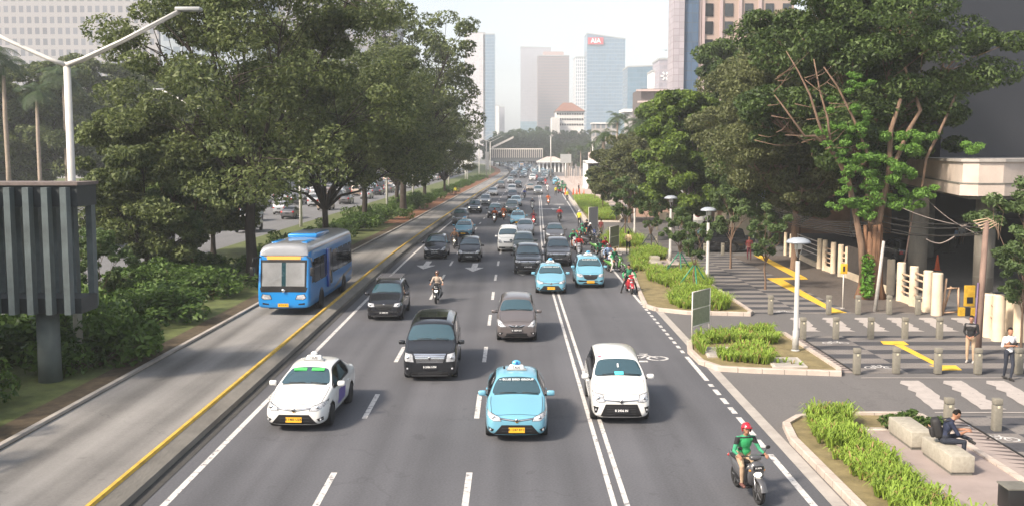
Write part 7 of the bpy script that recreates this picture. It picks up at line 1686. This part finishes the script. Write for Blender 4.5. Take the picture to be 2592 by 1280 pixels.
# ------------------------------------------------------------------ scooters
_sc = {}
def scooter_t(c1, c2, lit=False):
    root = empty('scooter'); M1 = mat('scooter_'+c1[0], c1[1], .3, coat=.8); M2 = mat('scooter_'+c2[0], c2[1], .35, coat=.5)
    def wheel(y):
        t = MB(); R0 = .28; prof = []
        for k in range(11): a = 2*pi*k/10; prof.append((R0-.045+.045*cos(a), .05*sin(a)))
        t.lathe(prof[:-1], (0, 0, 0), RUBBER, 22, axis='X'); o = t.build('wheel', root); o.location = (0, y, R0)
        m = MB(); m.lathe([(.205, -.03), (.205, .03)], (0, 0, 0), BLACKM, 20, axis='X'); m.lathe([(.17, -.034), (.17, .034)], (0, 0, 0), mat('wheel_gap', (.03, .03, .03), .7), 16, axis='X')
        for k in range(5): a = 2*pi*k/5; m.box((0, .10*cos(a), .10*sin(a)), (.075, .2, .03), STEEL, rot=(a, 0, 0))
        m.build('rim', o)
    wheel(-.62); wheel(.62)
    b = MB()  # front fender, apron, floor, tail
    fv = []; ff = []
    for k in range(12):
        a = R(15+k*13)
        for x, r_ in ((-.075, .300), (-.06, .325), (.06, .325), (.075, .300)): fv.append((x, -.62-r_*cos(a), .28+r_*sin(a)))
    for k in range(11): ff += [[k*4+i, k*4+i+1, k*4+i+5, k*4+i+4] for i in range(3)]
    b.add(fv, ff, M1, True)
    def hull(sts, m, n=14):
        vs = []; fs = []
        for (y, z, rx, rz_) in sts:
            for k in range(n):
                a = 2*pi*k/n; cx, cz = cos(a), sin(a); vs.append((rx*math.copysign(abs(cx)**.7, cx), y, z+rz_*math.copysign(abs(cz)**.7, cz)))
        for i in range(len(sts)-1):
            for k in range(n): a = i*n+k; c_ = i*n+(k+1) % n; fs.append([a, c_, c_+n, a+n])
        fs += [list(range(n))[::-1], [(len(sts)-1)*n+k for k in range(n)]]; b.add(vs, fs, m, True)
    # apron stacked vertically: build as leaning shell
    def vhull(sts, m, n=16):
        vs = []; fs = []
        for (z, y, rx, ry) in sts:
            for k in range(n): a = 2*pi*k/n; cx, cy = cos(a), sin(a); vs.append((rx*math.copysign(abs(cx)**.75, cx), y+ry*cy, z))
        for i in range(len(sts)-1):
            for k in range(n): a = i*n+k; c_ = i*n+(k+1) % n; fs.append([a, c_, c_+n, a+n])
        fs += [list(range(n))[::-1], [(len(sts)-1)*n+k for k in range(n)]]; b.add(vs, fs, m, True)
    vhull([(.34, -.30, .07, .07), (.42, -.36, .15, .09), (.60, -.42, .19, .10), (.76, -.46, .19, .11), (.88, -.46, .14, .09), (.93, -.45, .06, .05)], M1)
    vhull([(.30, -.24, .16, .05), (.45, -.27, .20, .05), (.70, -.33, .215, .05), (.84, -.37, .15, .04)], M2)
    b.box((0, -.03, .29), (.30, .50, .09), M2, bev=.03); hull([(.12, .42, .10, .14), (.25, .50, .15, .17), (.5, .58, .17, .14), (.8, .66, .13, .10), (1.0, .72, .05, .05)], M1)
    b.box((0, .35, .33), (.2, .45, .16), BLACKM, bev=.04); b.tube([(.16, .30, .24), (.18, .75, .30), (.19, .98, .38)], [.03, .055, .05], BLACKM, n=8); b.build('body', root)
    s = MB(); s.box((0, .42, .745), (.27, .72, .09), mat('seat_vinyl', (.02, .02, .02), .55), bev=.04); s.build('seat', root)
    s = MB(); s.tube([(0, -.60, .28), (0, -.50, .60), (0, -.38, .95)], [.035, .035, .03], BLACKM, n=8)
    for sg in (-1, 1): s.tube([(sg*.07, -.62, .28), (sg*.07, -.52, .58)], .02, STEEL, n=6)
    s.build('fork', root)
    s = MB(); s.tube([(-.34, -.20, .97), (-.22, -.27, 1.0), (0, -.36, 1.0), (.22, -.27, 1.0), (.34, -.20, .97)], .016, BLACKM, n=6); s.box((0, -.38, .99), (.26, .16, .11), M1, bev=.04)
    for sg in (-1, 1): s.tube([(sg*.24, -.26, .99), (sg*.36, -.19, .965)], .022, RUBBER, n=7)
    s.build('handlebar', root)
    for sg in (-1, 1):
        s = MB(); s.tube([(sg*.22, -.28, 1.0), (sg*.30, -.30, 1.16)], .008, BLACKM, n=5); s.ball((sg*.33, -.31, 1.19), (.06, .018, .042), BLACKM, 12, 6); s.build('mirror', root)
    s = MB(); s.ball((0, -.545, .65), (.095, .045, .055), LAMPLIT if lit else LAMPGLASS, 14, 8); s.build('headlight', root)
    for sg in (-1, 1): s = MB(); s.ball((sg*.155, -.50, .74), (.04, .03, .025), AMBER, 8, 5); s.build('indicator', root)
    s = MB(); s.box((0, -.565, .80), (.24, .012, .09), PL_BLACK); s.text('B 3874', .05, WHITE, Matrix.Translation((0, -.573, .80)) @ Matrix.Rotation(pi/2, 4, 'X'), ext=.001); s.build('licence_plate', root)
    s = MB(); s.ball((0, .99, .66), (.10, .03, .05), TAILRED, 10, 6); s.build('tail_light', root)
    return root
SCO = dict(black=('black', (.012, .012, .013)), red=('red', (.42, .015, .03)), white=('white', (.6, .6, .6)), green=('green', (.09, .24, .05)), grey=('grey', (.075, .075, .08)), orange=('orange', (.55, .14, .03)), blue=('blue', (.03, .07, .25)))
def scooter(c1, c2, loc, label, rz=0, lit=False, lean=0, group=None):
    key = (c1, c2, lit)
    if key in _sc: o = copy_tree(_sc[key])
    else: o = _sc[key] = scooter_t(SCO[c1], SCO[c2], lit)
    o.location = (loc[0], loc[1], 0); o.rotation_euler = (0, lean, rz); return tag(o, label, 'scooter', group)
# --- the near rider at the right
def rider(px, py, top, trousers, c1, c2, plab, slab, rz=0, lit=True, hm=None, sleeves=None, fine=False, kind='ride', head='helmet', lean=0, **k):
    p = P(px, py)+Vector((0, .62, 0)); slope = (sh(p.y+6)-sh(p.y-2))/8; rz2 = rz-math.atan(slope)
    o, J = person(kind, top, trousers, p, plab, rz2, head=head, hm=hm, sleeves=sleeves, fine=fine, **k); scooter(c1, c2, p, slab, rz2, lit, lean=lean); return o, p
o, p = rider(1908, 1276, 'green', 'khaki', 'grey', 'black', 'rider in green jacket and red helmet on the nearest scooter', 'nearest scooter, grey and black, with lit headlight', rz=R(10), hm=HR, sleeves='gojek', fine=True, shoes=mat('sandal', (.12, .05, .04), .6), h=1.70)
mb = MB(); mb.tube([(-.16, .10, 1.20), (-.05, .085, 1.12), (.06, .08, 1.20)], .012, CM['white'], n=5); 
rider(1104, 768, 'beige', 'black', 'black', 'white', 'rider in beige jacket and brown helmet between the dark cars', 'black scooter with white front ahead of the black minivan', hm=HB, fine=True, rz=R(-1))
rider(1596, 744, 'gojek', 'black', 'red', 'red', 'bareheaded rider in green and black resting at the kerb', 'red scooter parked at the kerb below the leafy planter', sleeves='green', kind='rest', head='hair', lit=False, rz=R(6), fine=True)
rider(1467, 651, 'red', 'black', 'white', 'black', 'rider in bright red jacket left of the tall blue taxi', 'white and black scooter under the rider in bright red', hm=HB, rz=R(-4), lit=False)
rider(1453, 634, 'black', 'black', 'white', 'orange', 'rider with dark green helmet behind the red jacket rider', 'white scooter partly behind the red jacket rider', hm=HG, sleeves='green', rz=R(8), lit=False)
rider(1150, 630, 'brown', 'black', 'black', 'grey', 'rider squeezed behind the black hatchback beside the divider', 'dark scooter half hidden by the black hatchback', hm=HB)
rider(1252, 565, 'orange', 'black', 'white', 'orange', 'left of two riders in orange before the dark hatchback', 'white scooter with lit lamp, left before the dark hatchback', hm=HR, rz=R(-3))
rider(1275, 558, 'orange', 'black', 'orange', 'black', 'right of two riders in orange before the dark hatchback', 'orange scooter with lit lamp, right before the dark hatchback', hm=mat('helmet_black', (.012, .012, .013), .25, coat=1))
rider(1328, 503, 'blue', 'jean', 'black', 'white', 'rider in blue jacket alone in the middle lane', 'black and white scooter under the blue jacket rider', hm=mat('helmet_black', ()), lit=False)
rider(1348, 532, 'navy', 'black', 'white', 'black', 'dark clad rider with a white helmet by the double line', 'white fronted scooter close to the double line', hm=HW, lit=False)
rider(1351, 572, 'maroon', 'black', 'red', 'black', 'rider in dark red on the red scooter at the double line', 'red scooter with lit lamp beside the double line', hm=HB)
rider(1388, 519, 'orange', 'black', 'orange', 'black', 'rider in orange alone in the lane right of the double line', 'orange scooter with bright lamp right of the double line', hm=mat('helmet_black', ()), rz=R(2))
rider(1417, 562, 'red', 'black', 'black', 'grey', 'red jacket rider with white helmet behind the grey saloon', 'black scooter ridden by the red jacket, white helmet rider', hm=HW, lit=False)
rider(1386, 486, 'white', 'black', 'white', 'black', 'rider in white beside the lit silver car', 'white scooter beside the lit silver car', hm=HR, lit=False)
rider(1381, 470, 'red', 'black', 'red', 'black', 'rider in red farther beyond the rider in white', 'red scooter beyond the rider in white', hm=HR, lit=False)
rider(1358, 458, 'red', 'black', 'red', 'black', 'rider in red left of the dark far car', 'red scooter left of the dark far car', hm=HR, lit=False)
rider(1394, 459, 'olive', 'black', 'black', 'grey', 'dull clad rider near the far light blue taxi', 'dark scooter near the far light blue taxi', hm=HW, lit=False)
G2 = 'green jacket riders waiting at the far kerb'
for i, (px, py, rz) in enumerate([(1414, 478, .3), (1422, 484, -.2), (1418, 490, .5), (1427, 492, .1), (1424, 472, .2), (1430, 482, -.3), (1412, 470, .2)]):
    p = P(px, py); person('rest', 'gojek', 'black', p, 'green jacket rider waiting in the bunch at the far kerb', rz, head='helmet', hm=HG if i % 2 else HW, group=G2); scooter(['black', 'green', 'red', 'white'][i % 4], 'black', p, '%s scooter in the bunch at the far kerb' % ['black', 'green', 'red', 'white'][i % 4], rz, group='scooters in the bunch at the far kerb')
# --- the bunch of riders between road and planter
def bunch():
    L = [(1473, 612, 'gojek', 'rest', -.5, HG, 'black', 'leftmost waiting rider in green bending over his scooter', 'leftmost black scooter of the waiting bunch'),
         (1486, 600, 'black', 'rest', .4, mat('helmet_black', ()), 'grey', 'black clad rider in the waiting bunch', 'grey scooter in the waiting bunch'),
         (1495, 610, 'navy', 'rest', .9, HW, 'blue', 'navy clad rider with white helmet in the bunch', 'blue scooter turned towards the planter')]
    for px, py, top, kd, rz, hm_, c1, pl, sl_ in L:
        p = P(px, py); person(kd, top, 'black', p, pl, rz, head='helmet', hm=hm_, sleeves='gojek' if top == 'gojek' else None); scooter(c1, 'black', p, sl_, rz)
    for px, py, rz, c1, sl_ in [(1482, 620, 1.2, 'black', 'black scooter standing askew at the front of the bunch'), (1497, 622, 1.35, 'grey', 'grey scooter broadside at the front of the bunch'), (1509, 614, 1.0, 'black', 'black scooter with a tall screen beside the man in maroon'), (1478, 606, .7, 'orange', 'orange black scooter behind the leftmost rider')]:
        scooter(c1, 'black', P(px, py), sl_, rz)
    p = P(1521, 662); person('rest', 'gojek', 'black', p, 'rider in green with dark helmet right behind the tall taxi', .3, head='helmet', hm=mat('helmet_black', ()), sleeves='green'); scooter('white', 'grey', p, 'white scooter right behind the tall blue taxi', .3)
    p = P(1541, 676); person('rest', 'lblue', 'black', p, 'rider in light blue shirt between two green riders', .2, head='helmet', hm=HB); scooter('white', 'blue', p, 'white and blue scooter between two green riders', .2)
    p = P(1558, 688); person('rest', 'gojek', 'offwhite', p, 'green jacket rider in pale trousers on a lime motorcycle', .75, head='hair', sleeves='green', fine=True); scooter('green', 'black', p, 'lime green motorcycle by the leafy planter', .75)
    p = P(1533, 655); person('rest', 'red', 'black', p, 'rider with a red jacket behind the framed mesh board', .6, head='helmet', hm=HB); scooter('red', 'black', p, 'red scooter behind the framed mesh board', .6)
    p = P(1520, 640); scooter('green', 'white', p, 'green white scooter left of the framed mesh board', .9)
bunch()
# --- people on foot
person('stand', 'yellow', 'black', P(1466, 574), 'guard in yellow vest and white helmet at the kerb', R(150), head='helmet', hm=HW)
person('stand', 'gojek', 'black', P(1497, 581), 'person in green jacket standing before the grey panel', R(170), sleeves='green')
person('stand', 'darkred', 'olive', P(1521, 602), 'man in dark red shirt beside the waiting scooters', R(140), skin=1)
person('lean', 'cream', 'black', P(1590, 642), 'woman in cream top on the path beside the planter', R(185), head='long')
person('stand', 'yellow', 'black', P(1436, 509), 'person in yellow vest at the end of the kerb line', R(20), head='helmet', hm=HW)
person('walk', 'yellow', 'black', P(1407, 496), 'person in yellow vest walking in the road by the riders', R(10))
person('stand', 'black', 'black', P(1465, 488), 'person in black with a bag on the pink plaza', R(60))
person('stand', 'yellow', 'black', P(1153, 496), 'person in yellow top walking on the busway edge', R(0))
person('walk', 'white', 'jean', P(1712, 580), 'man in white shirt walking by the far bollards', R(20))
person('lean', 'darkred', 'maroon', P(1896, 658), 'person in maroon behind the crooked trunk sapling', R(-20), skin=1)
person('stand', 'black', 'black', P(1783, 600), 'man in dark clothes behind the parked dark van', R(30), skin=1)
p = P(2419, 628); person('stand', 'lblue', 'black', p, 'left guard in light blue shirt under the canopy', R(40)); p = P(2433, 622); person('stand', 'white', 'brown', p, 'right person in pale shirt under the canopy', R(-30)); p = P(2408, 634)
mb = MB(); mb.tube([(0, 0, 0), (0, 0, 1.1)], .04, BLACKM, n=6); mb.box((0, 0, .03), (1.0, .12, .06), BLACKM); mb.box((0, 0, 1.1), (.3, .1, .1), BLACKM); mb.tube([(0, 0, 1.0), (-1.2, 0, .02)], .02, BLACKM, n=5); tag(mb.build('barrier_stand', None, (P(2402, 641).x, P(2402, 641).y, .03)), 'thin black stand beside the people under the canopy', 'stand')
# pedestrians near the bollards
o, J = person('lean', 'black', 'khaki', P(2455, 918), 'man in black and grey jacket and khaki trousers by the rusty pole', R(-35), sleeves='black', shoes=SHOEW, fine=True, h=1.72, z=.012)
mb = MB(); mb.box((0, -.005, 1.385), (.36, .22, .10), CM['grey'], bev=.04); mb.build('jacket_yoke', o)
o, J = person('phone', 'white', 'jean', P(2551, 958), 'young man in white shirt with crossbody bag looking at his hands', R(10), fine=True, h=1.74, long=False)
mb = MB(); mb.box((.02, -.15, 1.20), (.22, .09, .13), BLACKM, bev=.03); mb.tube([(-.15, .02, 1.42), (-.08, -.14, 1.30), (.05, -.14, 1.2)], .014, BLACKM, n=5); mb.tube([(.15, .02, 1.42), (.14, -.13, 1.32), (.10, -.15, 1.2)], .014, BLACKM, n=5); tag(mb.build('chest_bag', None, tuple(o.location), o.rotation_euler.z), 'small black bag worn on the chest of the man in white', 'bag')
mb = MB(); mb.box((0, 0, 0), (.07, .012, .14), BLACKM, bev=.004, rot=(.6, 0, 0)); q = o.matrix_basis @ Vector((0, -.36, 1.27)); tag(mb.build('phone', None, tuple(q)), 'phone in the hands of the man in white', 'phone')
# seated man
sp_ = (10.62, 24.62); o, J = person('sit', 'navy', 'jean', sp_, 'young man seated on the near stone bench with a black backpack', R(76), fine=True, h=1.72, z=.125, long=False)
bp_ = empty('backpack', tuple(o.location), o.rotation_euler.z); BPm = mat('backpack_black', (.018, .017, .018), .7, var=.2, scale=8)
mb = MB(); mb.box((0, .155, .84), (.33, .22, .50), BPm, bev=.08, rot=(R(-14), 0, 0)); mb.box((0, .265, .74), (.27, .12, .28), BPm, bev=.05, rot=(R(-14), 0, 0)); mb.build('body', bp_)
mb = MB(); mb.box((.02, .325, .86), (.20, .012, .03), mat('tape_orange', (.65, .35, .18), .5), rot=(R(-14), 0, .1)); mb.build('reflective_band', bp_)
for s in (-1, 1): mb = MB(); mb.tube([(s*.11, .04, 1.04), (s*.12, -.13, 1.06), (s*.13, -.22, .92), (s*.14, -.06, .70)], .018, BPm, n=6); mb.build('strap', bp_)
tag(bp_, 'bulging black backpack with orange band on the seated man', 'backpack')
q = o.matrix_basis @ Vector((0, -.62, .90)); mb = MB(); mb.box((0, 0, 0), (.012, .08, .15), mat('phone_glass', (.2, .25, .32), .15), bev=.003, rot=(0, -.9, .3)); tag(mb.build('phone', None, tuple(q)), 'phone held out by the seated man', 'phone')
# lunch-box like bin at the bottom right edge
mb = MB(); mb.box((0, 0, .3), (.5, .5, .6), BLACKM, bev=.02); mb.box((0, 0, .615), (.54, .54, .03), CONC_D); p = P(2566, 1300); tag(mb.build('utility_box', None, (p.x, p.y, .012)), 'dark box at the bottom right edge of the view', 'box')
# ------------------------------------------------------------------ haze
HZ = bpy.data.materials.new('haze_air'); HZ.use_nodes = True; t = HZ.node_tree; t.nodes.remove(t.nodes['Principled BSDF'])
v = t.nodes.new('ShaderNodeVolumePrincipled'); v.inputs['Color'].default_value = (.90, .95, 1, 1); v.inputs['Density'].default_value = .00042; v.inputs['Anisotropy'].default_value = 0
t.links.new(v.outputs[0], t.nodes['Material Output'].inputs['Volume'])
mb = MB(); mb.box((0, 1200, 83.5), (2600, 2600, 171), HZ); o = mb.build('haze'); tag(o, None, None, None, 'stuff')
